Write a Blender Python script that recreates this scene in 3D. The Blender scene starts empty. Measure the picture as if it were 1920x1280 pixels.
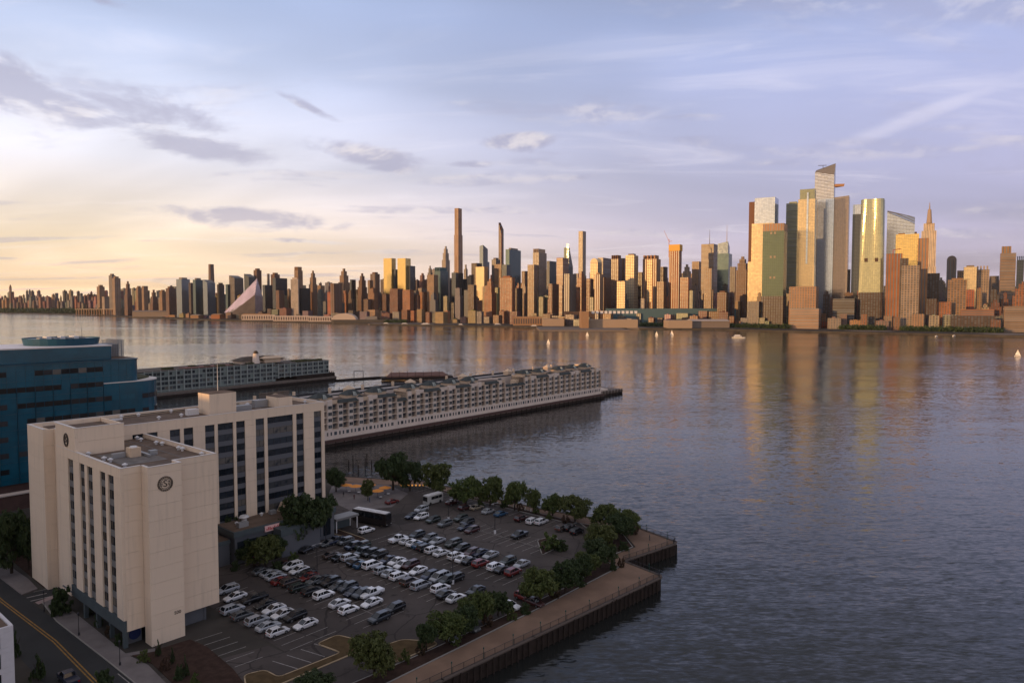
import bpy, bmesh, math, random
from mathutils import Vector, Matrix, noise
R = math.radians
SC = bpy.context.scene
COL = SC.collection
# ---------------------------------------------------------------- camera
FPX, CAMH = 1340.0, 61.6                       # focal length in photo pixels, height above the lot
PITCH = math.atan(67 / FPX)
cam = bpy.data.cameras.new('camera'); cam.sensor_width = 36; cam.lens = 36 * FPX / 1920
cam.clip_start = 1; cam.clip_end = 60000
camo = bpy.data.objects.new('camera', cam); COL.objects.link(camo)
camo.location = (0, 0, CAMH); camo.rotation_euler = (math.pi / 2 - PITCH, 0, 0)
SC.camera = camo
SC.render.resolution_x, SC.render.resolution_y = 1024, 682
# ---------------------------------------------------------------- sky
SUN_AZ, SUN_EL = 52.0, 4.6      # degrees left of straight behind the camera, elevation
sx, sy = -math.sin(R(SUN_AZ)), -math.cos(R(SUN_AZ))
W = bpy.data.worlds.new('World'); SC.world = W; W.use_nodes = True
NT = W.node_tree; NT.nodes.clear()
def nd(nt, t, **kw):
    n = nt.nodes.new(t)
    for k_, v in kw.items():
        if k_ == 'ins':
            for i, val in v.items():
                if hasattr(val, 'is_linked') or val.__class__.__name__.startswith('NodeSocket'): nt.links.new(val, n.inputs[i])
                else: n.inputs[i].default_value = val
        else: setattr(n, k_, v)
    return n
def M(nt, op, a, b=0.0, c=0.0, clamp=False):
    n = nt.nodes.new('ShaderNodeMath'); n.operation = op; n.use_clamp = clamp
    for i, v in enumerate((a, b, c)):
        if isinstance(v, (int, float)): n.inputs[i].default_value = v
        else: nt.links.new(v, n.inputs[i])
    return n.outputs[0]
def MIX(nt, f, a, b, mode='MIX'):
    n = nt.nodes.new('ShaderNodeMix'); n.data_type = 'RGBA'; n.blend_type = mode; n.clamp_factor = True
    for i, v in ((0, f), (6, a), (7, b)):
        if isinstance(v, (int, float)): n.inputs[i].default_value = v
        elif isinstance(v, tuple): n.inputs[i].default_value = v if len(v) == 4 else v + (1,)
        else: nt.links.new(v, n.inputs[i])
    return n.outputs[2]
def SMOOTH(nt, v, a, b):
    n = nt.nodes.new('ShaderNodeMapRange'); n.interpolation_type = 'SMOOTHSTEP'
    nt.links.new(v, n.inputs[0]); n.inputs[1].default_value = a; n.inputs[2].default_value = b
    return n.outputs[0]
def world():
    nt = NT
    sky = nd(nt, 'ShaderNodeTexSky', sky_type='NISHITA', sun_disc=False, sun_elevation=R(SUN_EL),
             sun_rotation=R(180 + SUN_AZ), altitude=60, air_density=1.15, dust_density=1.6, ozone_density=2.0)
    tc = nd(nt, 'ShaderNodeTexCoord').outputs['Generated']
    sep = nd(nt, 'ShaderNodeSeparateXYZ', ins={0: tc})
    X, Y, Z = sep.outputs
    zc = M(nt, 'ADD', M(nt, 'MAXIMUM', Z, 0.0), 0.10)
    cx = M(nt, 'DIVIDE', X, zc); cy = M(nt, 'DIVIDE', Y, zc)
    def cl(ax, ay, scale, detail, rough, dist=0.0, ox=0.0):
        v = nd(nt, 'ShaderNodeCombineXYZ', ins={0: M(nt, 'MULTIPLY', cx, ax), 1: M(nt, 'MULTIPLY', cy, ay), 2: ox}).outputs[0]
        return nd(nt, 'ShaderNodeTexNoise', ins={'Vector': v, 'Scale': scale, 'Detail': detail, 'Roughness': rough, 'Distortion': dist}).outputs[0]
    # high veil: broad soft sheets of thin cloud over the whole sky
    veil = SMOOTH(nt, cl(0.55, 0.8, 0.55, 3, 0.55, 0.6, 3.1), 0.36, 0.70)
    wisp = SMOOTH(nt, cl(0.5, 1.5, 1.5, 5, 0.62, 1.0, 7.7), 0.50, 0.80)
    low = SMOOTH(nt, cl(0.8, 1.6, 1.15, 4, 0.55, 0.5, 11.3), 0.535, 0.68)
    # a few cumulus banks seen over the river, by azimuth and elevation
    az = M(nt, 'ARCTAN2', X, Y); el = M(nt, 'ARCSINE', Z)
    det = nd(nt, 'ShaderNodeTexNoise', ins={'Vector': nd(nt, 'ShaderNodeCombineXYZ', ins={0: az, 1: M(nt, 'MULTIPLY', el, 2.3), 2: 1.7}).outputs[0], 'Scale': 8.5, 'Detail': 5, 'Roughness': 0.6, 'Distortion': 0.25}).outputs[0]
    def banks(lst):
      bank = None
      for a0, e0, wa, we, st, tilt in lst:
          da = M(nt, 'SUBTRACT', az, R(a0)); de = M(nt, 'SUBTRACT', M(nt, 'SUBTRACT', el, R(e0)), M(nt, 'MULTIPLY', da, tilt))
          r2 = M(nt, 'ADD', M(nt, 'POWER', M(nt, 'DIVIDE', da, R(wa)), 2.0), M(nt, 'POWER', M(nt, 'DIVIDE', de, R(we)), 2.0))
          m = M(nt, 'MULTIPLY', M(nt, 'POWER', 2.718, M(nt, 'MULTIPLY', r2, -1.0)), st)
          bank = m if bank is None else M(nt, 'MAXIMUM', bank, m)
      return bank
    bank = banks(BANKS)
    bank = SMOOTH(nt, M(nt, 'ADD', M(nt, 'MULTIPLY', bank, 0.75), M(nt, 'MULTIPLY', M(nt, 'SUBTRACT', det, 0.5), 1.45)), 0.30, 0.68)
    low = M(nt, 'MAXIMUM', M(nt, 'MULTIPLY', low, 0.6), bank)
    wisp = M(nt, 'MAXIMUM', wisp, SMOOTH(nt, M(nt, 'ADD', M(nt, 'MULTIPLY', banks(STREAKS), 0.7), M(nt, 'MULTIPLY', M(nt, 'SUBTRACT', det, 0.5), 1.1)), 0.25, 0.95))
    c0 = nd(nt, 'ShaderNodeVectorMath', operation='SCALE', ins={0: sky.outputs[0], 'Scale': SKYMUL}).outputs[0]
    # brightness of what lights the clouds: the veil glows with the sky behind and around it
    haze_h = M(nt, 'SUBTRACT', 1.0, SMOOTH(nt, Z, 0.0, 0.34))
    cs = M(nt, 'DIVIDE', M(nt, 'ADD', M(nt, 'MULTIPLY', X, sx), M(nt, 'MULTIPLY', Y, sy)), M(nt, 'MAXIMUM', M(nt, 'SQRT', M(nt, 'ADD', M(nt, 'MULTIPLY', X, X), M(nt, 'MULTIPLY', Y, Y))), 0.02))
    side = SMOOTH(nt, cs, -1.0, -0.10); glow = SMOOTH(nt, cs, 0.0, 1.0)
    def ramp(stops):
        n = nt.nodes.new('ShaderNodeValToRGB'); nt.links.new(M(nt, 'MULTIPLY', Z, 2.0), n.inputs[0]); e = n.color_ramp.elements
        while len(e) < len(stops): e.new(0.5)
        for q, (ps, c) in zip(e, stops): q.position = ps * 2; q.color = tuple(v / 20 for v in c) + (1,)
        return nd(nt, 'ShaderNodeVectorMath', operation='SCALE', ins={0: n.outputs[0], 'Scale': 20.0}).outputs[0]
    veilc = MIX(nt, side, ramp(VEIL_R), ramp(VEIL_L))
    veilc = MIX(nt, M(nt, 'MULTIPLY', glow, haze_h), veilc, VEIL_SUN)      # the west glows where the sun goes down
    veilc = MIX(nt, SMOOTH(nt, Z, 0.40, 0.95), veilc, VEIL_ZEN)
    c1 = MIX(nt, M(nt, 'ADD', M(nt, 'MULTIPLY', veil, 0.10), 0.83), c0, veilc)
    c1 = nd(nt, 'ShaderNodeVectorMath', operation='SCALE', ins={0: c1, 'Scale': M(nt, 'ADD', M(nt, 'MULTIPLY', veil, 0.22), 0.90)}).outputs[0]
    c1 = MIX(nt, M(nt, 'MULTIPLY', wisp, 0.50), c1, MIX(nt, 0.5, c1, WISP))
    edge = nd(nt, 'ShaderNodeTexNoise', ins={'Vector': nd(nt, 'ShaderNodeCombineXYZ', ins={0: az, 1: M(nt, 'MULTIPLY', M(nt, 'SUBTRACT', el, 0.012), 2.3), 2: 1.7}).outputs[0], 'Scale': 8.5, 'Detail': 4, 'Roughness': 0.6, 'Distortion': 0.25}).outputs[0]
    edge = M(nt, 'ADD', M(nt, 'MULTIPLY', M(nt, 'SUBTRACT', det, edge), -2.2), 0.46)
    lowc = MIX(nt, SMOOTH(nt, edge, 0.36, 0.72), LOW_D, LOW_L)
    lowc = MIX(nt, 0.20, lowc, c1)
    c2 = MIX(nt, M(nt, 'MULTIPLY', low, 0.80), c1, lowc)
    bg = nd(nt, 'ShaderNodeBackground', ins={0: c2, 1: 0.109})
    out = nd(nt, 'ShaderNodeOutputWorld', ins={0: bg.outputs[0]})
# cloud banks: azimuth (deg right of view), elevation, half-widths, strength, slope
BANKS = [(-33, 13.2, 11.0, 2.3, 1.2, -0.12), (-24, 11.2, 7.0, 1.4, 1.05, -0.10), (-19.5, 6.4, 9.0, 1.0, 1.15, -0.04),
         (-11.5, 11.6, 6.0, 1.0, 0.9, -0.13), (-9, 10.6, 3.0, 0.8, 0.8, 0.0), (0.2, 12.8, 3.2, 0.75, 1.1, 0.08),
         (-3.5, 11.0, 2.6, 0.45, 0.8, 0.05), (-16, 14.8, 3.0, 0.45, 0.9, -0.35), (4.5, 10.0, 3.6, 0.6, 0.6, 0.0),
         (-30, 20.5, 5.0, 0.8, 0.7, -0.35), (-15, 4.9, 5.0, 0.3, 0.9, -0.03)]
STREAKS = [(30, 13.0, 9, 0.8, 1.1, 0.30), (34, 21.5, 6, 1.2, 0.9, 0.15), (16, 18.5, 8, 0.5, 0.8, 0.12), (-28, 17.5, 9, 1.6, 0.9, 0.05), (-5, 8.5, 12, 0.5, 0.7, 0.02)]
SKYMUL = 1.0
VEIL_R = [(0.0, (5.6, 4.6, 5.2)), (0.12, (4.6, 4.4, 6.3)), (0.36, (3.8, 4.45, 7.2)), (0.5, (4.2, 4.35, 5.6))]
VEIL_L = [(0.0, (11.8, 8.0, 4.5)), (0.08, (11.0, 8.8, 6.4)), (0.18, (9.2, 9.0, 9.8)), (0.30, (6.4, 7.2, 9.6)), (0.39, (4.8, 5.9, 8.8)), (0.5, (4.8, 5.2, 6.8))]
VEIL_SUN, VEIL_ZEN = (23.0, 15.5, 8.6, 1), (4.9, 4.6, 4.7, 1)
WISP = (11.0, 10.2, 10.6, 1)
LOW_D, LOW_L = (3.8, 3.7, 5.0, 1), (7.6, 6.9, 6.9, 1)
world()
W.cycles.sampling_method = 'MANUAL'; W.cycles.sample_map_resolution = 512
# ---------------------------------------------------------------- sun
sl = bpy.data.lights.new('sun', 'SUN'); sl.energy = 4.0; sl.angle = R(0.5); sl.color = (1.0, 0.56, 0.22)
so = bpy.data.objects.new('sun', sl); COL.objects.link(so)
so.rotation_euler = Vector((sx * math.cos(R(SUN_EL)), sy * math.cos(R(SUN_EL)), math.sin(R(SUN_EL)))).to_track_quat('Z', 'Y').to_euler()
so.location = (sx * 500, sy * 500, 300)
# ---------------------------------------------------------------- exposure
SC.view_settings.view_transform = 'Standard'; SC.view_settings.look = 'None'
SC.view_settings.exposure = 0.0; SC.view_settings.gamma = 1; SC.view_settings.use_curve_mapping = False
SC.render.engine = 'CYCLES'
SC.cycles.max_bounces = 4; SC.cycles.diffuse_bounces = 2; SC.cycles.glossy_bounces = 2; SC.cycles.transmission_bounces = 1
SC.cycles.volume_bounces = 1; SC.cycles.caustics_reflective = False; SC.cycles.caustics_refractive = False
# ---------------------------------------------------------------- geometry helpers
_c, _s = math.cos(PITCH), math.sin(PITCH)
def G(x, y, z=0.0):
    """point on the level plane z that shows at photo pixel (x, y)"""
    u, v = (x - 960) / FPX, (640 - y) / FPX
    t = (z - CAMH) / (-_s + v * _c)
    return Vector((u * t, (_c + v * _s) * t, z))
def D(x, y, Y):
    """point at distance Y that shows at photo pixel (x, y)"""
    u, v = (x - 960) / FPX, (640 - y) / FPX
    t = Y / (_c + v * _s)
    return Vector((u * t, Y, CAMH + (-_s + v * _c) * t))
K = 1.12
SA = R(40.8)                                             # bearing of the site grid
E1 = Vector((math.sin(SA), math.cos(SA), 0)); E2 = Vector((-math.cos(SA), math.sin(SA), 0))
SROT = math.atan2(E1.y, E1.x)
def S(s, t, z=0.0): return E1 * (s * K) + E2 * (t * K) + Vector((0, 0, z))
def to_st(p): return (p.x * E1.x + p.y * E1.y) / K, (p.x * E2.x + p.y * E2.y) / K

class MB:
    """collects shapes for ONE mesh object"""
    def __init__(self): self.v = []; self.f = []; self.uv = []
    def poly(self, pts, uvs=None):
        i = len(self.v); self.v += [tuple(p) for p in pts]; self.f.append(tuple(range(i, i + len(pts))))
        self.uv += uvs if uvs else [(0, 0)] * len(pts)
        return self
    def box(self, x0, x1, y0, y1, z0, z1, M_=None):
        p = [Vector((x, y, z)) for z in (z0, z1) for y in (y0, y1) for x in (x0, x1)]
        if M_ is not None: p = [M_ @ q for q in p]
        i = len(self.v); self.v += [tuple(q) for q in p]
        for q in ((0, 2, 3, 1), (4, 5, 7, 6), (0, 1, 5, 4), (2, 6, 7, 3), (0, 4, 6, 2), (1, 3, 7, 5)):
            self.f.append(tuple(i + a for a in q))
        dx, dy, dz = abs(x1 - x0), abs(y1 - y0), abs(z1 - z0)
        self.uv += [(0, 0), (0, dy), (dx, dy), (dx, 0)] + [(0, 0), (dx, 0), (dx, dy), (0, dy)]
        self.uv += [(0, z0), (dx, z0), (dx, z1), (0, z1)] + [(0, z0), (0, z1), (dx, z1), (dx, z0)]
        self.uv += [(0, z0), (0, z1), (dy, z1), (dy, z0)] + [(0, z0), (dy, z0), (dy, z1), (0, z1)]
        return self
    def prism(self, pts, z0, z1, top=None, cap=True, bottom=True):
        """pts: outline counter-clockwise; top: optional outline (with own z when 3 long)"""
        n = len(pts); b = [Vector((p[0], p[1], z0)) for p in pts]
        tp = top or pts
        t = [Vector((p[0], p[1], p[2] if len(p) > 2 else z1)) for p in tp]
        i = len(self.v); self.v += [tuple(q) for q in b + t]; L = 0
        for a in range(n):
            c = (a + 1) % n; d = (b[c] - b[a]).length
            self.f.append((i + a, i + c, i + n + c, i + n + a))
            self.uv += [(L, b[a].z), (L + d, b[c].z), (L + d, t[c].z), (L, t[a].z)]; L += d
        if cap: self.f.append(tuple(i + n + a for a in range(n))); self.uv += [(q.x, q.y) for q in t]
        if bottom: self.f.append(tuple(i + n - 1 - a for a in range(n))); self.uv += [(0, 0)] * n
        return self
    def cyl(self, x, y, z0, z1, r0, r1=None, n=8, cap=True):
        r1 = r0 if r1 is None else r1
        o = [(x + r0 * math.cos(a), y + r0 * math.sin(a)) for a in [2 * math.pi * q / n for q in range(n)]]
        t = [(x + r1 * math.cos(a), y + r1 * math.sin(a), z1) for a in [2 * math.pi * q / n for q in range(n)]]
        return self.prism(o, z0, z1, t, cap)
    def tube(self, p, q, r, r2=None, n=6):
        p, q = Vector(p), Vector(q); r2 = r if r2 is None else r2
        d = (q - p).normalized(); a = d.orthogonal().normalized(); b = d.cross(a)
        i = len(self.v)
        for c, rr in ((p, r), (q, r2)):
            for k_ in range(n):
                w = 2 * math.pi * k_ / n; self.v.append(tuple(c + a * (rr * math.cos(w)) + b * (rr * math.sin(w))))
        for k_ in range(n):
            m = (k_ + 1) % n; self.f.append((i + k_, i + m, i + n + m, i + n + k_)); self.uv += [(0, 0)] * 4
        self.f.append(tuple(i + n + k_ for k_ in range(n))); self.uv += [(0, 0)] * n
        self.f.append(tuple(i + n - 1 - k_ for k_ in range(n))); self.uv += [(0, 0)] * n
        return self
    def mesh(self, name, mat=None, smooth=False):
        me = bpy.data.meshes.new(name); me.from_pydata(self.v, [], self.f)
        l = me.uv_layers.new(name='UVMap')
        flat = [c for u in self.uv for c in u]; l.data.foreach_set('uv', flat)
        if mat: me.materials.append(mat)
        if smooth: me.polygons.foreach_set('use_smooth', [True] * len(me.polygons))
        me.update()
        return me
    def build(self, name, mat, parent=None, smooth=False, loc=None, rz=0.0):
        return link(name, self.mesh(name, mat, smooth), parent, loc, rz)
def link(name, me, parent=None, loc=None, rz=0.0):
    o = bpy.data.objects.new(name, me); COL.objects.link(o)
    if loc is not None: o.location = loc
    if rz: o.rotation_euler = (0, 0, rz)
    if parent: o.parent = parent
    return o
def tag(o, label=None, cat=None, group=None, kind=None):
    for k_, v in (('label', label), ('category', cat), ('group', group), ('kind', kind)):
        if v: o[k_] = v
    return o
def empty(name, loc=(0, 0, 0), rz=0.0, label=None, cat=None, group=None):
    o = bpy.data.objects.new(name, None); COL.objects.link(o); o.location = loc; o.rotation_euler = (0, 0, rz)
    o.empty_display_size = 0.5
    return tag(o, label, cat, group)
_cache = {}
def shared(key, fn):
    if key not in _cache: _cache[key] = fn()
    return _cache[key]
def boxmesh(dx, dy, dz, mat, name='panel'):
    dx, dy, dz = round(dx, 3), round(dy, 3), round(dz, 3)
    return shared(('box', dx, dy, dz, mat.name), lambda: MB().box(0, dx, 0, dy, 0, dz).mesh(name, mat))
def copy_tree(o, parent=None, loc=None, rz=None, scale=None):
    c = o.copy(); COL.objects.link(c)
    if parent: c.parent = parent
    if loc is not None: c.location = loc
    if rz is not None: c.rotation_euler = (0, 0, rz)
    if scale is not None: c.scale = scale if hasattr(scale, '__len__') else (scale,) * 3
    for ch in CH.get(o.name, ()): copy_tree(ch, c)
    return c
CH = {}
def index_children():
    CH.clear()
    for o in bpy.data.objects:
        if o.parent: CH.setdefault(o.parent.name, []).append(o)
# ---------------------------------------------------------------- materials
def mat(name, col, rough=0.8, metal=0.0, spec=0.4, var=0.0, vscale=1.0, bump=0.0, bscale=8.0, col2=None, coord='Object'):
    m = bpy.data.materials.new(name); m.use_nodes = True; nt = m.node_tree
    b = nt.nodes['Principled BSDF']; b.inputs['Roughness'].default_value = rough; b.inputs['Metallic'].default_value = metal
    b.inputs['Specular IOR Level'].default_value = spec
    c = tuple(col) + (1,)
    b.inputs['Base Color'].default_value = c
    if var or col2 or bump:
        tc = nt.nodes.new('ShaderNodeTexCoord')
        if var or col2:
            n1 = nd(nt, 'ShaderNodeTexNoise', ins={'Vector': tc.outputs[coord], 'Scale': vscale, 'Detail': 6, 'Roughness': 0.6}).outputs[0]
            f = SMOOTH(nt, n1, 0.3, 0.7)
            c2 = tuple(col2) + (1,) if col2 else tuple(max(0, x * (1 - var)) for x in col) + (1,)
            nt.links.new(MIX(nt, f, c, c2), b.inputs['Base Color'])
        if bump:
            n2 = nd(nt, 'ShaderNodeTexNoise', ins={'Vector': tc.outputs[coord], 'Scale': bscale, 'Detail': 5}).outputs[0]
            bp = nd(nt, 'ShaderNodeBump', ins={'Strength': bump, 'Distance': 0.1, 'Height': n2})
            nt.links.new(bp.outputs[0], b.inputs['Normal'])
    return m
def facade(name, kind, pw=4.2, fh=3.6, wx=0.62, wz=0.58, glass=(0.035, 0.045, 0.055), rough=0.32, metal=0.0, tilt=0.02, wallr=0.85):
    """far-building skin on UVs in metres; wall colour comes from the object's own colour"""
    m = bpy.data.materials.new(name); m.use_nodes = True; nt = m.node_tree
    b = nt.nodes['Principled BSDF']
    uv = nt.nodes.new('ShaderNodeUVMap').outputs[0]
    sp = nd(nt, 'ShaderNodeSeparateXYZ', ins={0: uv}); U, V = sp.outputs[0], sp.outputs[1]
    oi = nt.nodes.new('ShaderNodeObjectInfo')
    us = M(nt, 'DIVIDE', U, pw); vs = M(nt, 'DIVIDE', V, fh)
    fu, fv = M(nt, 'FRACT', us), M(nt, 'FRACT', vs)
    mu = M(nt, 'LESS_THAN', M(nt, 'ABSOLUTE', M(nt, 'SUBTRACT', fu, 0.5)), wx / 2)
    mv = M(nt, 'LESS_THAN', M(nt, 'ABSOLUTE', M(nt, 'SUBTRACT', fv, 0.5)), wz / 2)
    nz = nt.nodes.new('ShaderNodeNewGeometry')
    wallside = M(nt, 'LESS_THAN', M(nt, 'ABSOLUTE', nd(nt, 'ShaderNodeSeparateXYZ', ins={0: nz.outputs['True Normal']}).outputs[2]), 0.6)
    win = M(nt, 'MULTIPLY', M(nt, 'MULTIPLY', mu, mv), wallside)
    cell = nd(nt, 'ShaderNodeCombineXYZ', ins={0: M(nt, 'FLOOR', us), 1: M(nt, 'FLOOR', vs), 2: M(nt, 'MULTIPLY', oi.outputs['Random'], 91.0)}).outputs[0]
    wn = nd(nt, 'ShaderNodeTexWhiteNoise', noise_dimensions='3D', ins={'Vector': cell})
    tc = nt.nodes.new('ShaderNodeTexCoord').outputs['Object']
    grime = nd(nt, 'ShaderNodeTexNoise', ins={'Vector': tc, 'Scale': 0.03, 'Detail': 5}).outputs[0]
    wall = MIX(nt, SMOOTH(nt, grime, 0.35, 0.7), oi.outputs['Color'], MIX(nt, 1.0, oi.outputs['Color'], (0.72, 0.72, 0.72, 1), 'MULTIPLY'))
    roofc = MIX(nt, wallside, (0.16, 0.15, 0.145, 1), wall)
    if kind == 'glass':
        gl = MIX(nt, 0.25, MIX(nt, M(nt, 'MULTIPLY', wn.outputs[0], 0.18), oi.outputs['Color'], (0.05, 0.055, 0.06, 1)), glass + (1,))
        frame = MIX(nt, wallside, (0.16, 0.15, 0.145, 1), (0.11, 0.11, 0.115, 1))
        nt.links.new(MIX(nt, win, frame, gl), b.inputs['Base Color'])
        nt.links.new(M(nt, 'MULTIPLY', win, metal), b.inputs['Metallic'])
    else:
        gl = MIX(nt, wn.outputs[0], glass + (1,), tuple(min(1, g * 3.2 + 0.02) for g in glass) + (1,))
        nt.links.new(MIX(nt, win, roofc, gl), b.inputs['Base Color'])
    nt.links.new(M(nt, 'ADD', M(nt, 'MULTIPLY', win, rough - wallr), wallr), b.inputs['Roughness'])
    b.inputs['Specular IOR Level'].default_value = 0.5
    geo = nz.outputs['Normal']
    off = nd(nt, 'ShaderNodeVectorMath', operation='SUBTRACT', ins={0: wn.outputs[1], 1: (0.5, 0.5, 0.5)}).outputs[0]
    offs = nd(nt, 'ShaderNodeVectorMath', operation='SCALE', ins={0: off, 'Scale': M(nt, 'MULTIPLY', win, tilt)}).outputs[0]
    nn = nd(nt, 'ShaderNodeVectorMath', operation='NORMALIZE', ins={0: nd(nt, 'ShaderNodeVectorMath', operation='ADD', ins={0: geo, 1: offs}).outputs[0]}).outputs[0]
    nt.links.new(nn, b.inputs['Normal'])
    return m
def objcol(name, rough, metal=0.0, coat=0.0, spec=0.5):
    m = bpy.data.materials.new(name); m.use_nodes = True; nt = m.node_tree; b = nt.nodes['Principled BSDF']
    oi = nt.nodes.new('ShaderNodeObjectInfo'); nt.links.new(oi.outputs['Color'], b.inputs['Base Color'])
    b.inputs['Roughness'].default_value = rough; b.inputs['Metallic'].default_value = metal; b.inputs['Coat Weight'].default_value = coat
    b.inputs['Coat Roughness'].default_value = 0.08; b.inputs['Specular IOR Level'].default_value = spec
    return m
MT = {}
MT['brick'] = facade('brick_facade', 'wall', 5.6, 4.6, 0.56, 0.56, (0.018, 0.022, 0.028))
MT['grid'] = facade('grid_facade', 'wall', 6.5, 4.4, 0.66, 0.64, (0.018, 0.022, 0.028))
MT['pier'] = facade('pier_facade', 'wall', 7.0, 300.0, 0.32, 0.995)
MT['band'] = facade('band_facade', 'wall', 300.0, 4.2, 0.995, 0.5)
MT['glass'] = facade('glass_facade', 'glass', 5.0, 4.2, 0.93, 0.88, (0.06, 0.075, 0.09), 0.13, 0.66, 0.016)
MT['glassr'] = facade('soft_glass_facade', 'glass', 6.0, 5.2, 0.78, 0.70, (0.05, 0.06, 0.07), 0.45, 0.3, 0.01)
MT['glassb'] = facade('banded_glass', 'glass', 9.0, 4.4, 0.97, 0.66, (0.06, 0.075, 0.09), 0.15, 0.7, 0.02)
MT['plain'] = objcol('painted_surface', 0.8)
MT['concrete'] = mat('precast_concrete', (0.72, 0.575, 0.455), 0.9, spec=0.2, var=0.05, vscale=0.12, bump=0.05, bscale=3)
def streaks(m, c):
    nt = m.node_tree; b = nt.nodes['Principled BSDF']; P_ = nt.nodes.new('ShaderNodeNewGeometry').outputs['Position']
    mp = nd(nt, 'ShaderNodeMapping', ins={'Vector': P_, 'Scale': (0.9, 0.9, 0.06)})
    n1 = nd(nt, 'ShaderNodeTexNoise', ins={'Vector': mp.outputs[0], 'Scale': 1.0, 'Detail': 6, 'Roughness': 0.65}).outputs[0]
    oi = nt.nodes.new('ShaderNodeObjectInfo')
    k1 = MIX(nt, SMOOTH(nt, n1, 0.48, 0.78), c + (1,), tuple(v * 0.80 for v in c) + (1,))
    k2 = MIX(nt, M(nt, 'MULTIPLY', oi.outputs['Random'], 0.22), k1, tuple(v * 0.78 for v in c) + (1,))
    nt.links.new(k2, b.inputs['Base Color'])
streaks(MT['concrete'], (0.78, 0.62, 0.475))
MT['concrete_cap'] = mat('parapet_cap', (0.66, 0.60, 0.56), 0.7, spec=0.3)
MT['spandrel'] = mat('grey_spandrel', (0.105, 0.11, 0.125), 0.45, spec=0.5)
MT['spandrel_w'] = mat('taupe_spandrel', (0.17, 0.165, 0.165), 0.5, spec=0.5)
MT['fascia'] = mat('blue_grey_fascia', (0.075, 0.095, 0.105), 0.6, spec=0.4, var=0.2, vscale=0.5)
MT['roofing'] = mat('gravel_roofing', (0.18, 0.128, 0.098), 0.95, spec=0.1, var=0.35, vscale=0.25, bump=0.3, bscale=2)
MT['roof_patch'] = mat('roof_patch', (0.21, 0.185, 0.17), 0.95, spec=0.1, var=0.3, vscale=0.6)
MT['white_metal'] = mat('white_metal', (0.62, 0.60, 0.60), 0.5, spec=0.4)
MT['grey_metal'] = mat('grey_metal', (0.30, 0.30, 0.31), 0.5, metal=0.3)
MT['dark_metal'] = mat('dark_metal', (0.03, 0.03, 0.035), 0.5, metal=0.3)
MT['green_metal'] = mat('green_metal', (0.02, 0.07, 0.06), 0.5, metal=0.2)
MT['bronze'] = mat('bronze_emblem', (0.075, 0.06, 0.05), 0.6, metal=0.2)
MT['asphalt'] = mat('lot_asphalt', (0.050, 0.040, 0.036), 0.9, spec=0.25, var=0.3, vscale=0.08, bump=0.2, bscale=4)
def asphalt(name, c):
    m = mat(name, c, 0.9, spec=0.25); nt = m.node_tree; b = nt.nodes['Principled BSDF']; P_ = nt.nodes.new('ShaderNodeNewGeometry').outputs['Position']
    big = nd(nt, 'ShaderNodeTexNoise', ins={'Vector': P_, 'Scale': 0.035, 'Detail': 4, 'Roughness': 0.6}).outputs[0]
    mid = nd(nt, 'ShaderNodeTexNoise', ins={'Vector': P_, 'Scale': 0.45, 'Detail': 5, 'Roughness': 0.65}).outputs[0]
    vor = nd(nt, 'ShaderNodeTexVoronoi', feature='DISTANCE_TO_EDGE', ins={'Vector': nd(nt, 'ShaderNodeVectorMath', operation='ADD', ins={0: P_, 1: nd(nt, 'ShaderNodeTexNoise', ins={'Vector': P_, 'Scale': 0.3}).outputs[1]}).outputs[0], 'Scale': 0.085}).outputs[0]
    k1 = MIX(nt, SMOOTH(nt, big, 0.38, 0.62), c + (1,), tuple(v * 1.55 for v in c) + (1,))
    k2 = MIX(nt, SMOOTH(nt, mid, 0.55, 0.75), k1, tuple(v * 0.5 for v in c) + (1,))
    k3 = MIX(nt, M(nt, 'MULTIPLY', M(nt, 'LESS_THAN', vor, 0.012), 0.65), k2, tuple(v * 0.4 for v in c) + (1,))
    nt.links.new(k3, b.inputs['Base Color']); return m
MT['asphalt'] = asphalt('lot_asphalt_worn', (0.054, 0.044, 0.040))
MT['road'] = mat('street_asphalt', (0.040, 0.040, 0.041), 0.9, spec=0.25, var=0.25, vscale=0.1, bump=0.2, bscale=4)
MT['walk'] = mat('concrete_walk', (0.19, 0.165, 0.16), 0.9, spec=0.2, var=0.25, vscale=0.3, bump=0.2, bscale=3)
MT['promenade'] = mat('promenade_paving', (0.235, 0.15, 0.105), 0.9, spec=0.2, var=0.3, vscale=0.12, bump=0.15, bscale=3)
MT['kerb'] = mat('kerb_stone', (0.27, 0.25, 0.23), 0.9, spec=0.2)
MT['kerby'] = mat('yellow_kerb', (0.40, 0.30, 0.19), 0.85, spec=0.2)
MT['paint'] = mat('white_line_paint', (0.36, 0.33, 0.31), 0.8, spec=0.2, var=0.45, vscale=1.5)
MT['painty'] = mat('yellow_line_paint', (0.36, 0.20, 0.05), 0.8, spec=0.2, var=0.4, vscale=1.2)
MT['mulch'] = mat('brown_mulch', (0.060, 0.036, 0.028), 1.0, spec=0.1, var=0.4, vscale=0.8, bump=0.6, bscale=4)
MT['dryturf'] = mat('dry_turf', (0.105, 0.070, 0.036), 1.0, spec=0.1, var=0.35, vscale=0.6, bump=0.5, bscale=6)
MT['soil'] = mat('ground_soil', (0.075, 0.066, 0.058), 1.0, spec=0.1, var=0.4, vscale=0.05, bump=0.4, bscale=1)
MT['wood'] = mat('dark_timber', (0.042, 0.030, 0.025), 0.9, spec=0.2, var=0.4, vscale=0.8)
MT['deckw'] = mat('weathered_deck', (0.20, 0.16, 0.135), 0.9, spec=0.2, var=0.3, vscale=0.4)
MT['trunk'] = mat('bark', (0.045, 0.034, 0.027), 0.95, spec=0.1)
MT['tyre'] = mat('tyre_rubber', (0.012, 0.012, 0.012), 0.8)
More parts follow.
